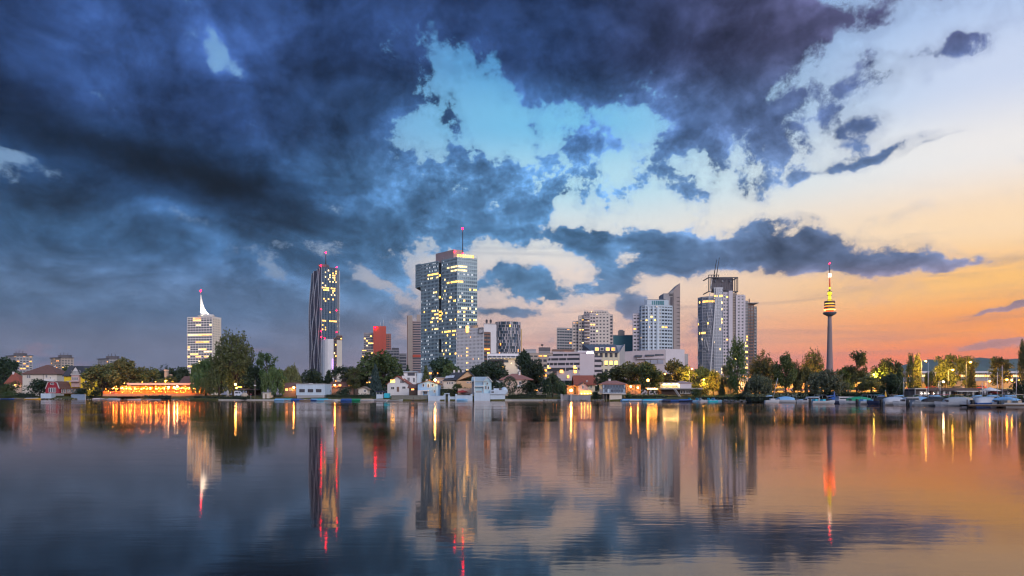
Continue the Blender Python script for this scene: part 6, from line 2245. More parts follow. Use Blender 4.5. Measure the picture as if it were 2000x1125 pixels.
SHUT = mat('blue_grey_shutter', (.20, .27, .36), .7, .1, 1.0)
for px in (1183, 1188.5, 1194, 1199.5, 1205, 1210.5, 1216): 
    h.win(px, 754.5, 3.4, 5.4, mull=1, fr=SHUT)
for px in (1184, 1195, 1200, 1205, 1210, 1215): h.win(px, 763, 3.4, 4.8, mull=1, fr=SHUT)
tb = MB()
for px in (1177.5, 1180.4, 1186, 1191.4, 1197, 1202.4, 1208, 1213.4, 1219): tb.box(h.x(px) - .07, h.x(px) + .07, -.1, 0, h.z(768), h.z(749.6))
for r in (750.2, 758.6, 767.4): tb.box(h.a, h.b, -.13, -.01, h.z(r) - .08, h.z(r) + .08)
tb.build('timber_frame', mat('slate_timber', (.10, .13, .18), .8, .2, 1.0), h.t)
h.box('boat_garage', WARMW, 1191, 1215, 768.2, 786, .3, 7)
h.box('dark_undercroft', DARKC, 1180, 1190.8, 768.2, 786, 2, 7)
for px in (1178, 1184.5, 1190.5): h.box('stilt', WOOD, px - .4, px + .4, 768.2, 787, .1, .35)
h.box('floor_slab', WHITE, 1176.5, 1222, 767.6, 768.8, -.35, 8.2); h.chimney(1194, 739.5, 745, 4)

h = House('beer_garden', 'orange-lit beer garden with lanterns under the broad olive tree', 'restaurant', 1224, 1284, 14, None, 6)
h.box('back_wall', OCHRE, 1226, 1256, 751, 770, 4, 4.3); h.box('bar_counter', BROWN, 1232, 1252, 762, 770, 2, 2.8)
h.box('awning', mat('canopy_cloth', (.62, .52, .48)), 1264, 1284, 757, 758.4, -.5, 4)
for px in (1226, 1241, 1256, 1265, 1283): h.box('post', TIMBER, px - .3, px + .3, 752, 771, -.1, .1)
for px, row in ((1233, 755), (1247, 757)): h.light(px, row, 1.0, 260, (1, .45, .08), .24, 'lantern', 90)
h.light(1268, 742.5, 2, 240, (1, .42, .05), .42, 'amber_globe_lamp', 30); h.box('globe_post', DSTEEL, 1267.7, 1268.3, 743, 772, 2, 2.1)
bl = MB()
for i in range(16): bl.ball((h.x(1264 + i * 1.3), -.3, h.z(759.5)), .09, 4)
bl.build('string_bulbs', emis('bulb_yellow', (1.0, .42, .06), 110, True), h.t, 'stuff')

h = House('boat_club_house', 'white boat club house with a bright lit upper veranda', 'building', 1294, 1352, 12, None, 8)
h.box('lower_storey', TIMBER, 1294, 1352, 760.5, 771, .8, 7.5)
h.box('floor_slab', GREYC, 1291, 1372, 757.8, 760.3, -.8, 8)
h.box('club_room', LILAC, 1328, 1350.5, 748, 757.7, 0, 7.5)
h.hip(mat('pinkish_tiles', (.36, .26, .26), .8, .2, 1.0), 748, 743.5, 1326.5, 1352, .1, rl=1334, rr=1342)
h.box('veranda_back', WARMW, 1295, 1327.8, 749, 757.6, 4, 4.4)
h.box('veranda_roof', GREYC, 1293, 1328, 746.8, 748.4, -.3, 5)
vl = MB()
for i in range(12): vl.ball((h.x(1297 + i * 2.6), 1.2, h.z(751)), .14, 5)
vl.build('veranda_bulbs', emis('bulb_pale', (1.0, .68, .24), 32, True), h.t, 'stuff')
for px in (1300, 1309, 1318, 1325): lamp('veranda_light', (h.x(px), 1.6, h.z(752)), 60, (1, .76, .34), .2, h.t)
for px in (1332, 1338.5, 1343, 1347): h.win(px, 765.5, 3.0, 6, .8, mull=0)
for px in (1297, 1305, 1313, 1321): h.box('veranda_post', WHITE, px - .25, px + .25, 748.4, 757.8, -.2, 0)
st = MB()
for i in range(12):
    px = 1314 + i * 1.1; r = 760.5 + i * 1.6
    st.box(h.x(px), h.x(px + 1.5), -3.4, -1.2, h.z(r) - .1, h.z(r))
st.build('stair_steps', RIBM, h.t, 'stuff')
st = MB(); st.beam((h.x(1313), -3.4, h.z(758.5)), (h.x(1327), -3.4, h.z(778)), .12, .12).beam((h.x(1313), -1.2, h.z(758.5)), (h.x(1327), -1.2, h.z(778)), .12, .12); st.build('stair_rails', RIBM, h.t)

# --- marina club house row, gallery, road
h = House('marina_club_house', 'long low club house with dark flat roof, white bays and terraces', 'building', 1776, 1992, 17, None, 7)
h.wall(mat('club_shade_wall', (.24, .20, .20), .8, .15, .6), 763, 1790, 1990)
h.box('flat_roof', mat('dark_fascia', (.09, .06, .06), .7, .1, .6), 1803, 1912, 757.8, 763, -1.0, 7.2)
h.box('flat_roof', mat('dark_fascia', (.09, .06, .06)), 1932, 1991, 760, 763.2, -1.0, 7.2)
rnd = random.Random(12)
for i in range(17):
    px = 1794 + i * 11.4
    h.box('white_bay', WHITE if i % 4 != 2 else BROWN, px, px + 3.4, 764, 773, -.5, -.02)
    if i % 2 == 0: h.win(px + 7.2, 767.5, 5.5, 5.5, -.02, lit=None, mull=1)
    else: h.box('terrace_door', TEAL if i == 4 else GLASSW, px + 5, px + 9.5, 764.5, 773, -.1, -.03)
h.box('awning', WHITE, 1857, 1896, 763.5, 765, -2.6, -1.0)
h.box('awning', WARMW, 1776, 1800, 758.5, 760.2, -2.2, 2)
for px in (1777, 1799): h.box('awning_post', FRAME, px - .3, px + .3, 760.2, 773, -2.1, -1.95)
for px in (1790, 1796, 1803, 1813): MB().ball((h.x(px), -2, h.z(768.5)), .11, 5).build('terrace_globe', emis('globe_white', (1, .8, .6), 14, True), h.t)
pr = MB(); pr.lathe([(.05, 0), (2.1, -.55), (1.2, -.15), (.05, .25)], 12); 
o = pr.build('parasol_canopy', WHITE, h.t); o.location = (h.x(1916), -3, h.z(759))
h.box('parasol_pole', WOOD, 1915.7, 1916.3, 759, 773, -3.05, -2.95)
o = MB().lathe([(.05, 0), (1.3, -.45), (.05, .2)], 10).build('parasol_canopy', mat('red_cloth', (.5, .06, .05)), h.t); o.location = (h.x(1927), -2, h.z(764.5))
h.box('parasol_pole', WOOD, 1926.8, 1927.2, 765, 773, -2.05, -1.98)

# elevated rail gallery
Y = 285
C = at(1895, HY, Y); C.z = 4.0
t = thing('rail_gallery', 'long raised gallery with a continuous strip of lit glazing', 'viaduct', C)
x0, x1 = (1772 - 1895) / F * Y, (2120 - 1895) / F * Y
zz = lambda r: hz(r, Y) - 4.0
MB().box(x0, x1, 0, 7, zz(746), zz(739)).build('parapet', GREYC, t)
MB().box(x0, x1, .3, 6.6, zz(739), zz(728.6)).build('back_screen', mat('gallery_shade', (.30, .26, .26), .7, .1, .5), t)
MB().box(x0, x1, -.5, 7.3, zz(728.5), zz(725)).build('gallery_roof', mat('zinc_roof', (.45, .46, .52), .45, .1, .5, .4), t)
gp, gm = MB(), MB()
n = 76
for i in range(n):
    a = x0 + (x1 - x0) * i / n; b = x0 + (x1 - x0) * (i + 1) / n
    gp.box(a + .14, b - .14, .1, .25, zz(736), zz(732.2), 0 if (i * 37) % 11 > 1 else 1)
    gm.box(a - .08, a + .08, -.02, .29, zz(739), zz(728.6))
gp.build('lit_panes', [emis('gallery_light', (1.0, .66, .24), 2.6, var=.2), LITO], t, 'stuff')
gm.build('mullions', STEEL, t, 'stuff')
for i in range(12):
    x = x0 + (x1 - x0) * (i + .5) / 12
    MB().box(x - .6, x + .6, 1.5, 5.5, -1.5, zz(746)).build('support_pier', GREYC, t)

# road on the embankment
ROADPX = list(range(1380, 2101, 20))
m, k1, k2 = MB(), MB(), MB()
def rp(px, o, z): 
    YY = shoreY(px) + o
    return ((px - 1000) / F * YY, YY, z)
for a, b in zip(ROADPX, ROADPX[1:]):
    za, zb_ = gz(a, 50) + .12, gz(b, 50) + .12
    m.quad(rp(a, 46, za), rp(b, 46, zb_), rp(b, 60, zb_), rp(a, 60, za))
o = m.build('road', mat('asphalt', (.055, .052, .05), .8, .2, .6)); o['kind'] = 'structure'
t = thing('guard_rail', 'low guard rail along the embankment road', 'railing', gpt(1700, 45.5))
o0 = t.location
m = MB()
for a, b in zip(ROADPX[1:-6], ROADPX[2:-5]):
    A, B = Vector(rp(a, 45.5, gz(a, 46) + .75)) - o0, Vector(rp(b, 45.5, gz(b, 46) + .75)) - o0
    m.beam(A, B, .08, .32)
m.build('rail_beam', STEEL, t)
for a in ROADPX[1:-5]:
    A = Vector(rp(a, 45.6, gz(a, 46))) - o0
    MB().box(A.x - .06, A.x + .06, A.y - .05, A.y + .05, A.z - .4, A.z + .8).build('rail_post', STEEL, t)
t = thing('retaining_wall', 'sandy retaining wall behind the embankment road lit by street lamps', 'wall', gpt(1650, 62))
o0 = t.location
for a, b in zip(ROADPX[:-4], ROADPX[1:-3]):
    A, B = Vector(rp(a, 62, gz(a, 60))) - o0, Vector(rp(b, 62, gz(b, 60))) - o0
    MB().prism([(A.x, A.y), (B.x - .05, B.y), (B.x - .05, B.y + .5), (A.x, A.y + .5)], min(A.z, B.z) - .6, A.z + 3.0).build('wall_panel', mat('sandy_concrete', (.46, .36, .24), .85, .15, .5, streak=.2), t)


# ------------------------------------------------------------------ boats
def hull_mesh(name, L, B, H, m, sheer=.25, tr=.85):
    """open boat shell: pointed bow at +x, flat transom"""
    st = [(-.5, tr), (-.3, .96), (-.05, 1.0), (.2, .9), (.38, .58), (.5, .03)]
    vs, fs = [], []
    for s, w in st:
        x = s * L
        h = H + sheer * max(0, s + .1) ** 2 * 2
        for y, z in ((-B / 2 * w, h), (-B / 2 * w * .92, h * .45), (-B / 2 * w * .55, -.12), (B / 2 * w * .55, -.12), (B / 2 * w * .92, h * .45), (B / 2 * w, h)):
            vs.append((x + (.25 if s == .5 and z > .2 else 0), y, z))
    for i in range(len(st) - 1):
        for j in range(5):
            a = i * 6 + j
            fs.append((a, a + 1, a + 7, a + 6))
    fs.append((5, 4, 3, 2, 1, 0))
    e = len(st) * 6 - 6
    fs.append(tuple(e + i for i in range(6)))
    return MB().add(vs, fs, 0, False)


def deck_mesh(L, B, H, z, tr=.85, inset=.94):
    st = [(-.5, tr), (-.3, .96), (-.05, 1.0), (.2, .9), (.38, .58), (.52, .03)]
    vs = []
    for s, w in st: vs += [(s * L, -B / 2 * w * inset, z + .12 * max(0, s)), (s * L, B / 2 * w * inset, z + .12 * max(0, s))]
    fs = [(2 * i, 2 * i + 2, 2 * i + 3, 2 * i + 1) for i in range(len(st) - 1)]
    return MB().add(vs, fs)


BM = {
    'white': mat('boat_white', (.48, .50, .54), .4, .1, 1.0), 'blue': mat('boat_blue', (.03, .10, .34), .4, .08, 1.0),
    'navy': mat('boat_navy', (.02, .03, .08), .4, .08, 1.0), 'sky': mat('boat_light_blue', (.22, .45, .70), .5, .08, 1.0),
    'turq': mat('boat_turquoise', (.03, .48, .62), .45, .08, 1.0), 'red': mat('boat_red', (.45, .03, .05), .45, .08, 1.0),
    'yellow': mat('boat_yellow', (.75, .42, .03), .45, .08, 1.0), 'green': mat('boat_green', (.02, .30, .14), .6, .1, 1.0),
    'beige': mat('boat_beige', (.48, .38, .28), .7, .12, 1.0), 'black': mat('boat_black', (.02, .02, .022), .6, .1, 1.0),
    'grey': mat('boat_grey', (.34, .36, .38), .6, .12, 1.0), 'wood': WOOD,
}


def placed(px, row, rz):
    Y = CAMH * F / (row - HY)
    return Vector(((px - 1000) / F * Y, Y, 0.0)), rz


def motor_boat(px, row, L, rz, hull, cover, style, label, group):
    loc, rz = placed(px, row, rz)
    t = thing('motor_boat', label, 'boat', loc, rz, group)
    B, H = L * .34, .62
    hull_mesh('hull', L, B, H, None).build('hull', BM[hull], t)
    deck_mesh(L, B, H, H - .08).build('deck', BM['white'], t)
    m = MB()
    a, b = -.46 * L, .18 * L
    w = B * .44
    if style == 'cover':      # tent-like tarpaulin
        n = 6
        vs, fs = [], []
        for i in range(n + 1):
            s = i / n
            x = a + (b + .12 * L - a) * s
            hh = (.25 + .75 * math.sin(math.pi * (.12 + .8 * s)) ** .8) * .85
            ww = w * (1 - .35 * s ** 3)
            for y, z in ((-ww, H - .02), (-ww * .8, H + hh * .55), (0, H + hh), (ww * .8, H + hh * .55), (ww, H - .02)): vs.append((x, y, z))
        for i in range(n):
            for j in range(4):
                q = i * 5 + j
                fs.append((q, q + 5, q + 6, q + 1))
        fs += [(0, 1, 2, 3, 4), tuple(n * 5 + 4 - j for j in range(5))]
        m.add(vs, fs, 0, True)
        m.build('tarpaulin', BM[cover], t)
    elif style == 'cabin':
        m.prism([(a + .15 * L, -w), (b, -w * .9), (b + .1 * L, -w * .4), (b + .1 * L, w * .4), (b, w * .9), (a + .15 * L, w)], H, H + .75,
                top=[(a + .2 * L, -w * .9), (b - .06 * L, -w * .8), (b - .02 * L, -w * .3), (b - .02 * L, w * .3), (b - .06 * L, w * .8), (a + .2 * L, w * .9)])
        c = m.build('cabin', BM['white'], t)
        MB().prism([(a + .2 * L, -w * .98), (b - .03 * L, -w * .88), (b - .03 * L, w * .88), (a + .2 * L, w * .98)], H + .3, H + .58).build('cabin_windows', GLASSW, c)
        MB().box(a + .16 * L, b - .05 * L, -w * .95, w * .95, H + .76, H + .82).build('cabin_roof', BM[cover], c)
    else:                      # open with windscreen, seats and frame
        f = MB()
        for y in (-w, w):
            f.bar((a + .18 * L, y, H), (a + .22 * L, y, H + 1.15), .03, 5).bar((a + .22 * L, y, H + 1.15), (b - .1 * L, y, H + 1.1), .03, 5).bar((b - .1 * L, y, H + 1.1), (b - .02 * L, y, H), .03, 5)
        f.build('bimini_frame', STEEL, t)
        if style == 'bimini': MB().box(a + .2 * L, b - .08 * L, -w * 1.02, w * 1.02, H + 1.14, H + 1.2).build('bimini_top', BM[cover], t)
        MB().box(a + .08 * L, a + .2 * L, -w * .8, w * .8, H - .1, H + .35).build('rear_bench', BM[cover], t)
        MB().box(b - .22 * L, b - .1 * L, -w * .7, w * .7, H - .1, H + .3).build('front_seat', BM[cover], t)
    MB().prism([(b + .02 * L, -w * .9), (b + .1 * L, -w * .5), (b + .1 * L, w * .5), (b + .02 * L, w * .9), (b, w * .88), (b + .08 * L, w * .48), (b + .08 * L, -w * .48), (b, -w * .88)], H, H + .38).build('windscreen', GLASSW, t)
    MB().box(-.5 * L - .35, -.5 * L - .02, -.18, .18, -.1, H + .35).build('outboard_motor', BM['black'], t)
    return t


def sail_boat(px, row, L, rz, hull, label, mast, tilt=0.0, wrap='sky'):
    loc, rz = placed(px, row, rz)
    t = thing('sail_boat', label, 'sailboat', loc, rz, 'sail boats in the marina')
    B, H = L * .30, .6
    hull_mesh('hull', L, B, H, None, .3, .7).build('hull', BM[hull], t)
    deck_mesh(L, B, H, H - .05, .7).build('deck', BM['white'], t)
    MB().prism([(-.12 * L, -B * .3), (.2 * L, -B * .26), (.28 * L, 0), (.2 * L, B * .26), (-.12 * L, B * .3)], H - .05, H + .38).build('cabin', BM['white'], t)
    top = (tilt * mast, 0, mast)
    MB().bar((.08 * L, 0, H), (.08 * L + top[0], 0, mast), .055, 6, .04).build('mast', RIBM, t)
    MB().bar((.08 * L, 0, H + .9), (-.42 * L, 0, H + .8), .045, 5).build('boom', RIBM, t)
    MB().bar((.04 * L, 0, H + 1.02), (-.38 * L, 0, H + .92), .15, 7, .10).build('furled_sail', BM[wrap], t)
    MB().bar((.08 * L + top[0], 0, mast), (.5 * L, 0, H + .1), .012, 4).bar((.08 * L + top[0], 0, mast), (-.48 * L, 0, H + .1), .012, 4).build('stays', STEEL, t)
    return t


def row_boat(px, row, L, rz, hull, label, group, cover=None):
    loc, rz = placed(px, row, rz)
    t = thing('rowing_boat', label, 'boat', loc, rz, group)
    B, H = L * .36, .42
    hull_mesh('hull', L, B, H, None).build('hull', BM[hull], t)
    MB().add(deck_mesh(L, B, H, .08).v, [(2 * i, 2 * i + 2, 2 * i + 3, 2 * i + 1) for i in range(5)]).build('floor', WOOD, t)
    if cover:
        MB().prism([(-.48 * L, -B * .40), (.2 * L, -B * .42), (.46 * L, 0), (.2 * L, B * .42), (-.48 * L, B * .40)], H, H + .3,
                   top=[(-.4 * L, -B * .05), (.1 * L, -B * .06), (.3 * L, 0), (.1 * L, B * .06), (-.4 * L, B * .05)]).build('tarpaulin', BM[cover], t)
    else:
        for x in (-.28, 0.02, .25):
            o = MB().box(x * L - .12, x * L + .12, -B * .42, B * .42, H - .14, H - .09).build('thwart', WOOD, t)
    return t


def pedal_boat(px, row, rz, col, label):
    loc, rz = placed(px, row, rz)
    t = thing('pedal_boat', label, 'pedal boat', loc, rz, 'pedal boats at the boat club')
    L = 3.0
    for y in (-.55, .55):
        MB().add([(-L / 2, y - .26, .32), (L / 2 - .5, y - .26, .36), (L / 2, y, .5), (L / 2 - .5, y + .26, .36), (-L / 2, y + .26, .32),
                  (-L / 2, y - .16, -.1), (L / 2 - .6, y - .16, -.1), (L / 2 - .2, y, .0), (L / 2 - .6, y + .16, -.1), (-L / 2, y + .16, -.1)],
                 [(0, 1, 2, 3, 4), (9, 8, 7, 6, 5), (0, 5, 6, 1), (1, 6, 7, 2), (2, 7, 8, 3), (3, 8, 9, 4), (4, 9, 5, 0)]).build('float', BM[col], t)
    MB().box(-1.2, .9, -.6, .6, .3, .4).build('deck', BM['white'], t)
    MB().box(-.9, -.35, -.62, .62, .4, .58).build('seat', BM[col], t)
    MB().prism([(-1.0, -.62), (-.85, -.62), (-.85, .62), (-1.0, .62)], .4, 1.05, top=[(-1.2, -.62), (-1.08, -.62), (-1.08, .62), (-1.2, .62)]).build('seat_back', BM[col], t)
    MB().bar((.5, -.25, .4), (.2, -.25, .8), .03, 5).build('tiller', STEEL, t)
    return t


ORD = ['first', 'second', 'third', 'fourth', 'fifth', 'sixth', 'seventh', 'eighth', 'ninth', 'tenth', 'eleventh', 'twelfth', 'thirteenth',
       'fourteenth', 'fifteenth', 'sixteenth', 'seventeenth', 'eighteenth', 'nineteenth', 'twentieth']
FR = [  # front row of the marina: px, row, length, heading, hull, cover, style
    (1530, 786.6, 5.6, 3.0, 'white', 'sky', 'cover'), (1549, 786.2, 5.0, .15, 'sky', 'blue', 'open'), (1584, 787.6, 6.0, 3.05, 'white', 'sky', 'cabin'),
    (1606, 789.2, 5.4, .2, 'white', 'turq', 'open'), (1632, 787.9, 5.2, 2.9, 'blue', 'blue', 'cover'), (1648, 788.7, 5.4, .1, 'navy', 'white', 'cabin'),
    (1672, 789.8, 6.0, 3.0, 'white', 'green', 'cover'), (1702, 790.2, 5.8, .15, 'white', 'sky', 'open'), (1724, 790.6, 5.2, 2.95, 'navy', 'black', 'cover'),
    (1753, 791.4, 6.0, .1, 'white', 'white', 'cover'), (1776, 792.0, 5.0, 3.0, 'white', 'grey', 'cabin'), (1806, 793.0, 5.8, .12, 'white', 'grey', 'open'),
    (1822, 793.6, 5.4, 3.0, 'grey', 'black', 'cover'), (1842, 793.2, 4.8, .2, 'white', 'red', 'bimini'), (1862, 794.0, 5.0, 2.9, 'white', 'grey', 'cover'),
    (1888, 793.6, 5.4, .1, 'white', 'beige', 'cover'), (1917, 794.6, 5.6, 3.05, 'white', 'grey', 'cabin'), (1931, 794.9, 5.2, .15, 'blue', 'white', 'cover'),
    (1957, 795.0, 5.4, 3.0, 'white', 'sky', 'cover'), (1985, 795.4, 5.2, .1, 'white', 'beige', 'bimini')]
WORD = {'sky': 'light blue', 'turq': 'turquoise', 'grey': 'grey', 'white': 'white', 'blue': 'blue', 'navy': 'navy', 'green': 'green', 'black': 'black',
        'red': 'red', 'beige': 'beige', 'yellow': 'yellow', 'wood': 'wooden'}
STW = {'cover': '%s tarpaulin', 'cabin': '%s cabin roof', 'open': '%s seats', 'bimini': 'flat %s sunshade'}
for i, (px, row, L, rz, hu, co, stl) in enumerate(FR):
    motor_boat(px, row, L * .92, rz, hu, co, stl, '%s motor boat with %s, %s from left, marina front row' % (WORD[hu], STW[stl] % WORD[co], ORD[i]), 'motor boats in the marina front row')
BR = [(1568, 785.0, 4.6, .2, 'white', 'turq', 'cover'), (1622, 785.6, 5.0, 3.0, 'sky', 'green', 'bimini'), (1664, 786.4, 4.6, .1, 'white', 'navy', 'cabin'),
      (1710, 787.0, 5.2, 3.0, 'white', 'turq', 'bimini'), (1745, 787.4, 5.2, .1, 'white', 'beige', 'bimini'), (1790, 788.6, 5.0, 2.9, 'white', 'sky', 'cover'),
      (1872, 789.6, 4.8, .1, 'white', 'yellow', 'bimini'), (1905, 790.0, 4.8, 3.0, 'white', 'grey', 'cabin'), (1968, 790.6, 5.0, .15, 'white', 'grey', 'open')]
for i, (px, row, L, rz, hu, co, stl) in enumerate(BR):
    motor_boat(px, row, L, rz, hu, co, stl, '%s motor boat with %s, %s from left, marina rear row' % (WORD[hu], STW[stl] % WORD[co], ORD[i]), 'motor boats in the marina rear row')
SB = [(1507, 787.0, 4.2, .2, 'white', 5.6, .22), (1762, 789.0, 5.4, .1, 'white', 5.2, 0), (1817, 789.6, 6.0, 3.05, 'white', 8.0, 0), (1833, 789.2, 5.0, .1, 'sky', 4.4, 0),
      (1915, 790.6, 5.2, .12, 'white', 4.0, 0), (1932, 790.2, 5.4, 3.0, 'white', 6.0, 0), (1944, 790.8, 5.4, .1, 'blue', 5.8, .01), (1962, 791.2, 5.8, 3.0, 'white', 6.8, 0),
      (1981, 791.4, 5.6, .1, 'white', 5.9, .01), (1627, 786.8, 4.6, .1, 'blue', 2.6, 0), (1727, 788.0, 4.4, .1, 'white', 2.8, 0)]
for i, (px, row, L, rz, hu, ms, ti) in enumerate(SB):
    lab = {0: 'small sail boat with a leaning mast by the reed bed', 9: 'small blue sail boat with a short wrapped mast', 10: 'small white dinghy with a yellow wrapped sail'}.get(i,
          '%s hulled sail boat with bare mast, %s mast from left in the marina' % (WORD[hu], ORD[i - 1]))
    b = sail_boat(px, row, L * .8, rz, hu, lab, ms, ti, 'sky' if i < 9 else 'blue')
    if i in (9, 10):
        MB().lathe([(.42, .7), (.30, 1.3), (.12, 2.2), (.03, 2.6)], 8, .08 * L * .8, 0).build('wrapped_sail', BM['blue' if i == 9 else 'yellow'], b)


def pontoon(label, pL, pR, row, w=1.6, name='pontoon'):
    pc = (pL + pR) / 2
    Y = CAMH * F / (row - HY)
    t = thing(name, label, 'pontoon', ((pc - 1000) / F * Y, Y, 0))
    a, b = (pL - pc) / F * Y, (pR - pc) / F * Y
    n = max(4, int((b - a) / 1.2))
    for i in range(n):
        x0, x1 = a + (b - a) * i / n, a + (b - a) * (i + 1) / n - .03
        MB().box(x0, x1, 0, w, .36, .44 + .012 * (i % 3)).build('deck_plank', WOOD, t)
    MB().box(a, b, .05, .2, .18, .35).build('edge_beam', TIMBER, t)
    MB().box(a, b, w - .2, w - .05, .18, .35).build('edge_beam', TIMBER, t)
    for i in range(max(2, int((b - a) / 4))):
        x = a + 1 + i * 4
        MB().bar((x, w / 2 - .6, .0), (x, w / 2 + .6, .0), .26, 8).build('float_drum', BM['black'], t)
        if i % 2 == 0: MB().bar((x, w - .1, -.5), (x, w - .1, 1.1), .07, 6).build('mooring_post', TIMBER, t)
    return t


pontoon('long wooden landing stage at the right edge of the marina', 1892, 2060, 796.6, 2.0)
pontoon('wooden landing stage behind the marina front row', 1690, 1900, 788.2, 1.4)
pontoon('narrow landing stage beside the reed bed', 1498, 1660, 785.4, 1.2)
pontoon('landing stage in front of the boat club house', 1296, 1352, 783.4, 2.2)
pontoon('short landing stage beside the timber house', 1226, 1296, 783.4, 1.6)
pontoon('bathing jetty in front of the restaurant', 210, 330, 780.6, 2.0)
pontoon('small jetty under the red-capped house', 800, 826, 782.9, 2.0)
pontoon('boat jetty below the garden hedge', 640, 760, 782.3, 1.4)

for px, row, rz, col, w in ((1353, 784.3, .2, 'turq', 'turquoise pedal boat nearest the club landing'), (1361, 784.6, 2.9, 'sky', 'light blue pedal boat behind the white one'),
                            (1368, 784.5, .3, 'turq', 'turquoise pedal boat left of the red one'), (1375, 784.8, .1, 'white', 'white pedal boat in the middle of the turquoise ones'),
                            (1383, 784.5, 2.8, 'turq', 'turquoise pedal boat right of the white one'), (1391, 784.8, .2, 'turq', 'turquoise pedal boat second from the reed bed'),
                            (1399, 784.6, .4, 'sky', 'light blue pedal boat nearest the reed bed')):
    pedal_boat(px, row, rz, col, w)
RB = [(17, 780.2, 6, .05, 'blue', None, 'blue rowing boat at the far left shore'), (36, 780.2, 4.6, 3.0, 'wood', None, 'brown rowing boat right of the blue one'),
      (64, 780.4, 6.2, .1, 'yellow', 'white', 'yellow boat with a white cover at the left shore'), (192, 781.0, 4.0, .2, 'white', 'white', 'white covered dinghy left of the restaurant jetty'),
      (204, 781.1, 3.6, 2.9, 'white', None, 'open white dinghy next to the restaurant jetty'), (222, 781.5, 4.2, .1, 'white', 'grey', 'white dinghy with grey cover at the restaurant jetty'),
      (262, 782.0, 4.0, .1, 'white', None, 'low white rowing boat under the restaurant terrace'), (300, 782.2, 4.4, 3.0, 'grey', None, 'grey rowing boat under the restaurant terrace'),
      (548, 783.0, 3.8, .1, 'sky', 'sky', 'light blue covered dinghy left of the flat white house'), (562, 783.0, 4.0, 2.9, 'white', 'turq', 'white dinghy with turquoise cover near the brown tavern'),
      (580, 783.1, 3.6, .2, 'blue', 'blue', 'blue covered dinghy below the flat white house'), (598, 783.2, 4.0, .1, 'wood', None, 'wooden rowing boat below the flat white house'),
      (616, 783.2, 4.4, 3.0, 'blue', 'sky', 'blue dinghy with light cover below the flat white house'), (632, 783.3, 4.0, .1, 'sky', 'turq', 'turquoise covered dinghy at the hedge corner'),
      (645, 783.3, 4.0, .0, 'white', None, 'white rowing boat at the left end of the hedge jetty'), (678, 783.4, 3.8, .1, 'blue', 'blue', 'bright blue dinghy on the hedge jetty'),
      (694, 783.4, 3.8, 2.9, 'green', 'green', 'green covered dinghy on the hedge jetty'), (718, 783.5, 4.2, .1, 'white', 'beige', 'white dinghy with beige cover below the spruce'),
      (742, 783.5, 4.2, 3.0, 'white', None, 'white rowing boat below the spruce'), (772, 783.6, 4.0, .1, 'grey', None, 'grey rowing boat by the stone bank wall'),
      (902, 783.2, 3.2, .1, 'sky', 'sky', 'small light blue dinghy at the white wall'), (1228, 784.4, 4.4, .2, 'sky', 'sky', 'light blue covered boat beside the timber house'),
      (1243, 784.6, 4.2, .1, 'white', 'sky', 'white boat with light blue cover right of the timber house'), (1258, 784.4, 4.0, 2.9, 'white', None, 'open white boat below the beer garden'),
      (1270, 784.7, 4.4, .1, 'sky', 'turq', 'light boat with turquoise cover below the beer garden'), (1288, 784.5, 4.0, 3.0, 'white', 'sky', 'white covered boat at the sunken hedge'),
      (1306, 784.9, 3.6, .1, 'navy', 'navy', 'navy covered boat at the left end of the club landing'), (1322, 784.9, 3.6, .1, 'blue', 'navy', 'blue covered boat in the middle of the club landing'),
      (1338, 784.9, 3.6, .1, 'navy', 'blue', 'dark covered boat at the right end of the club landing')]
for px, row, L, rz, hu, co, lab in RB: row_boat(px, row, L, rz, hu, lab, 'small boats moored along the shore', co)

# canopy boat on the left
loc, _ = placed(45, 779.9, 0)
t = thing('canopy_boat', 'flat boat with a pale green canopy roof at the left shore', 'boat', loc, .05)
hull_mesh('hull', 7, 2.2, .5, None).build('hull', BM['navy'], t)
deck_mesh(7, 2.2, .5, .4).build('deck', WOOD, t)
MB().box(-3, 2, -1.1, 1.1, 2.05, 2.17).build('canopy', mat('pale_green_canvas', (.42, .55, .46), .8, .1, 1.0), t)
for x in (-2.9, -.5, 1.9):
    for y in (-1, 1): MB().bar((x, y, .4), (x, y, 2.06), .04, 5).build('canopy_post', STEEL, t)


# ------------------------------------------------------------------ lamps, cars, sheds
def street_lamp(px, row, off, power, rgb, label, arm=.9, glow=55, r=.22, twin=False):
    p = gpt(px, off)
    Y = shoreY(px) + off
    h_ = hz(row, Y) - p.z
    t = thing('street_lamp', label, 'street lamp', p, 0, 'street lamps along the far shore')
    MB().bar((0, 0, -.3), (0, 0, h_), .10, 7, .06).build('post', STEEL, t)
    sides = (-1, 1) if twin else (1,)
    for s in sides:
        MB().bar((0, 0, h_), (s * arm, -.3, h_ + .12), .05, 5, .04).build('arm', STEEL, t)
        hd = MB().box(s * arm - .3, s * arm + .3, -.5, -.1, h_ + .05, h_ + .2).build('lamp_head', DSTEEL, t)
        MB().ball((s * arm, -.3, h_ - .08), r, 6, .7).build('bulb', emis('street_%d_%d' % (int(rgb[1] * 100), glow), rgb, glow, True), hd)
    lamp('street_light', (sides[0] * arm, -.6, h_ - .5), power * 5.2, rgb, .2, t)
    return t


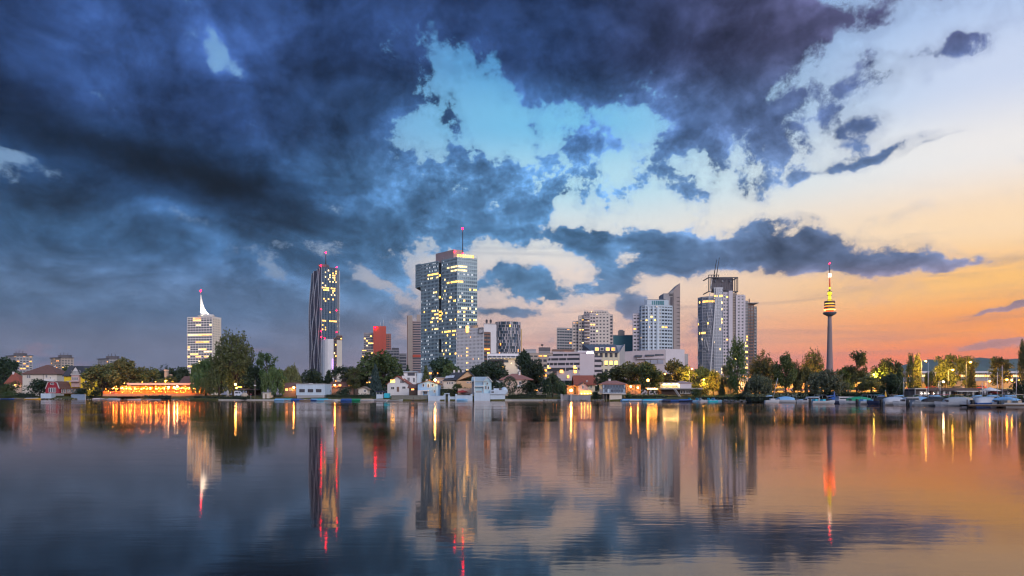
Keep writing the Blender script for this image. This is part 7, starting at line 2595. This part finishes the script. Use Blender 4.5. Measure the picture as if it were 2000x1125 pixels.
SOD, YEL, WHT = (1.0, .34, .04), (1.0, .52, .06), (1.0, .74, .42)
for a in [(320, 743, 22, 900, YEL, 'bright lamp above the restaurant roof beside the chimney'),
          (1294, 730, 56, 900, SOD, 'orange lamp left of the podium end wall'),
          (1369, 741, 40, 1100, YEL, 'star-bright lamp behind the boat club house'),
          (1346, 720, 49, 2600, YEL, 'tall lamp lighting the yellow tree behind the club house'),
          (1246, 719, 54, 180, WHT, 'small pale lamp in the crown of the leafy tree'),
          (1408, 744, 46, 900, SOD, 'orange lamp above the grassy bank'),
          (1432, 700, 44, 1600, YEL, 'high lamp shining through the tall tree'),
          (1446, 735, 46, 700, SOD, 'orange lamp right of the tall tree trunk'),
          (1463, 746, 50, 900, SOD, 'low orange lamp at the road before the crowned high-rise'),
          (1507, 742, 52, 900, YEL, 'lamp under the narrow yellow-lit tree'),
          (1545, 745, 54, 1000, SOD, 'orange road lamp below the tall round tree'),
          (1582, 745, 54, 900, SOD, 'orange road lamp left of the big grey-green willow'),
          (1662, 743, 54, 1000, SOD, 'orange road lamp left of the open-crowned tree trunk'),
          (1700, 731, 58, 900, (1.0, .78, .12), 'yellow-green lamp beside the low wide tree'),
          (1716, 742, 50, 900, YEL, 'road lamp lighting the tree left of the marina bank'),
          (1800, 705, 42, 1800, YEL, 'very tall mast lamp beside the slim poplars'),
          (1833, 745, 14, 120, WHT, 'small white lamp in front of the club house roof'),
          (1852, 722, 37, 2200, YEL, 'lamp hidden in the bright yellow-lit tree'),
          (1887, 707, 36, 900, YEL, 'tall lamp mast left of the small conical tree'),
          (1925, 744, 50, 800, SOD, 'orange road lamp right of the small conical tree'),
          (1957, 741, 27, 900, SOD, 'lamp lighting the trunk of the spreading tree'),
          (1982, 742, 44, 700, YEL, 'twin-armed lamp near the right picture edge', .9, 55, .22, True)]:
    street_lamp(*a)


def car(px, off, rz, paint, label):
    p = gpt(px, off)
    p.z += .13
    t = thing('car', label, 'car', p, rz, 'cars on the embankment road')
    pr = [(-2.1, .35), (2.1, .35), (2.15, .7), (1.35, .88), (.75, 1.38), (-.95, 1.42), (-1.75, .98), (-2.12, .9)]
    n = len(pr)
    MB().add([(x, -.82, z) for x, z in pr] + [(x, .82, z) for x, z in pr], [tuple(range(n)), tuple(reversed(range(n, 2 * n)))] +
             [((i + 1) % n, i, n + i, n + (i + 1) % n) for i in range(n)]).build('body', BM[paint], t)
    for s in (-1, 1):
        MB().add([(1.15, s * .83, .92), (.68, s * .83, 1.3), (-.9, s * .83, 1.34), (-1.5, s * .83, .96)], [(0, 1, 2, 3) if s > 0 else (3, 2, 1, 0)]).build('side_window', GLASSW, t)
        for x in (-1.3, 1.35):
            w = MB().bar((x, s * .84 - .09, .32), (x, s * .84 + .09, .32), .32, 10).build('wheel', mat('tyre', (.02, .02, .02), .8), t)
            MB().bar((x, s * .86 - .09, .32), (x, s * .86 + .09, .32), .17, 8).build('rim', STEEL, w)
        MB().box(-2.16, -2.1, s * .6 - .16, s * .6 + .16, .72, .86).build('tail_light', emis('tail_red', (1, .03, .01), 25, True), t)
        MB().box(2.1, 2.18, s * .58 - .16, s * .58 + .16, .58, .72).build('headlight', emis('head_white', (1, .85, .6), 14, True), t)
    return t


for px, off, rz, c, lab in ((1462, 50, -.5, 'red', 'red car on the road left of the grey willow'), (1497, 51, -.5, 'grey', 'grey car on the road right of the grey willow'),
                            (1524, 56, 2.6, 'navy', 'dark blue car on the road below the narrow yellow tree'), (1557, 50, -.55, 'white', 'white car on the road left of the pale willow'),
                            (1583, 51, -.55, 'red', 'red car on the road next to the big grey-green willow'), (1668, 50, -.6, 'black', 'black car on the road under the open-crowned tree'),
                            (1693, 56, 2.55, 'beige', 'beige car on the road under the low wide tree'), (1790, 50, -.6, 'grey', 'grey car on the road behind the slim poplars'),
                            (1822, 51, -.6, 'red', 'red car on the road left of the lit tree'), (1868, 56, 2.5, 'white', 'white car on the road in front of the gallery'),
                            (1915, 50, -.6, 'red', 'dark red car on the road right of the conical tree')):
    car(px, off, rz, c, lab)

h = House('road_kiosk', 'pale lilac lit kiosk behind the tall tree trunk', 'kiosk', 1444, 1464, 58, None, 6)
h.wall(LILAC, 744); h.gable_x(GREYC, LILAC, 744, 738); h.win(1450, 749, 4, 5, lit=LITW); h.win(1459, 749, 5, 5, lit=LITW)
h = House('bathing_hut', 'low turquoise bathing hut at the quay right of the spruce', 'hut', 735, 760, 2, 781, 4)
h.wall(WALLW, 770, 735, 748); h.box('flat_roof', BM['navy'], 734, 749, 764, 766, -.6, 4.2); h.box('blue_panel', BM['turq'], 750, 759, 768, 777, .2, 3.5)
for px in (736, 741, 747): h.box('roof_post', FRAME, px - .25, px + .25, 766, 770, -.4, -.25)
p = gpt(498, 1.2)
t = thing('mooring_mast', 'tall thin timber post at the water below the slender tree', 'post', p)
MB().bar((0, 0, -1), (0, 0, 6.2), .12, 6, .09).build('post', WOOD, t)
MB().box(-.35, .35, -.08, .08, 4.4, 4.7).build('cross_board', FRAME, t)
t = thing('life_ring_stand', 'red and white life ring stand left of the tall timber post', 'life ring stand', gpt(490, 1.2))
MB().bar((0, 0, -.3), (0, 0, 1.8), .05, 5).build('post', FRAME, t)
MB().lathe([(.28, -.08), (.42, 0), (.28, .08)], 12).build('life_ring', BM['red'], t).location = (0, -.1, 1.5)


def riprap(pL, pR, seed, label):
    """loose stones at the water line"""
    rnd = random.Random(seed)
    m = MB()
    px = pL
    while px < pR:
        Y = shoreY(px) - rnd.uniform(-.6, 1.3)
        r = rnd.uniform(.12, .42)
        c = Vector(((px - 1000) / F * Y, Y, rnd.uniform(-.05, .35)))
        vs = []
        for d in ((1, 0, 0), (0, 1, 0), (-1, 0, 0), (0, -1, 0), (0, 0, 1), (0, 0, -1)):
            vs.append(c + Vector(d) * r * rnd.uniform(.6, 1.2) + Vector((rnd.uniform(-.1, .1), rnd.uniform(-.1, .1), 0)))
        m.add(vs, [(0, 1, 4), (1, 2, 4), (2, 3, 4), (3, 0, 4), (1, 0, 5), (2, 1, 5), (3, 2, 5), (0, 3, 5)])
        px += rnd.uniform(.3, 1.6)
    o = m.build('bank_stones', STONE, None, 'stuff')
    tag(o, label, 'stones')


riprap(-40, 372, 1, 'loose stones along the water edge on the left shore')
riprap(1396, 2060, 2, 'loose stones along the water edge behind the marina')
riprap(1060, 1180, 3, 'loose stones at the water edge by the weeping willow')


# ------------------------------------------------------------------ evening air
def haze(density):
    mt = bpy.data.materials.new('haze_air')
    mt.use_nodes = True
    nt = mt.node_tree
    nt.nodes.clear()
    out = nt.nodes.new('ShaderNodeOutputMaterial')
    v = nt.nodes.new('ShaderNodeVolumePrincipled')
    v.inputs['Color'].default_value = (.62, .78, 1.0, 1)
    v.inputs['Density'].default_value = density
    v.inputs['Anisotropy'].default_value = .0
    nt.links.new(v.outputs[0], out.inputs['Volume'])
    m = MB().box(-9500, 9500, -500, 9600, -4, 300)
    o = m.build('haze', mt, None, 'stuff')
    tag(o, 'thin evening haze over lake and city', 'haze')


haze(3.2e-5)
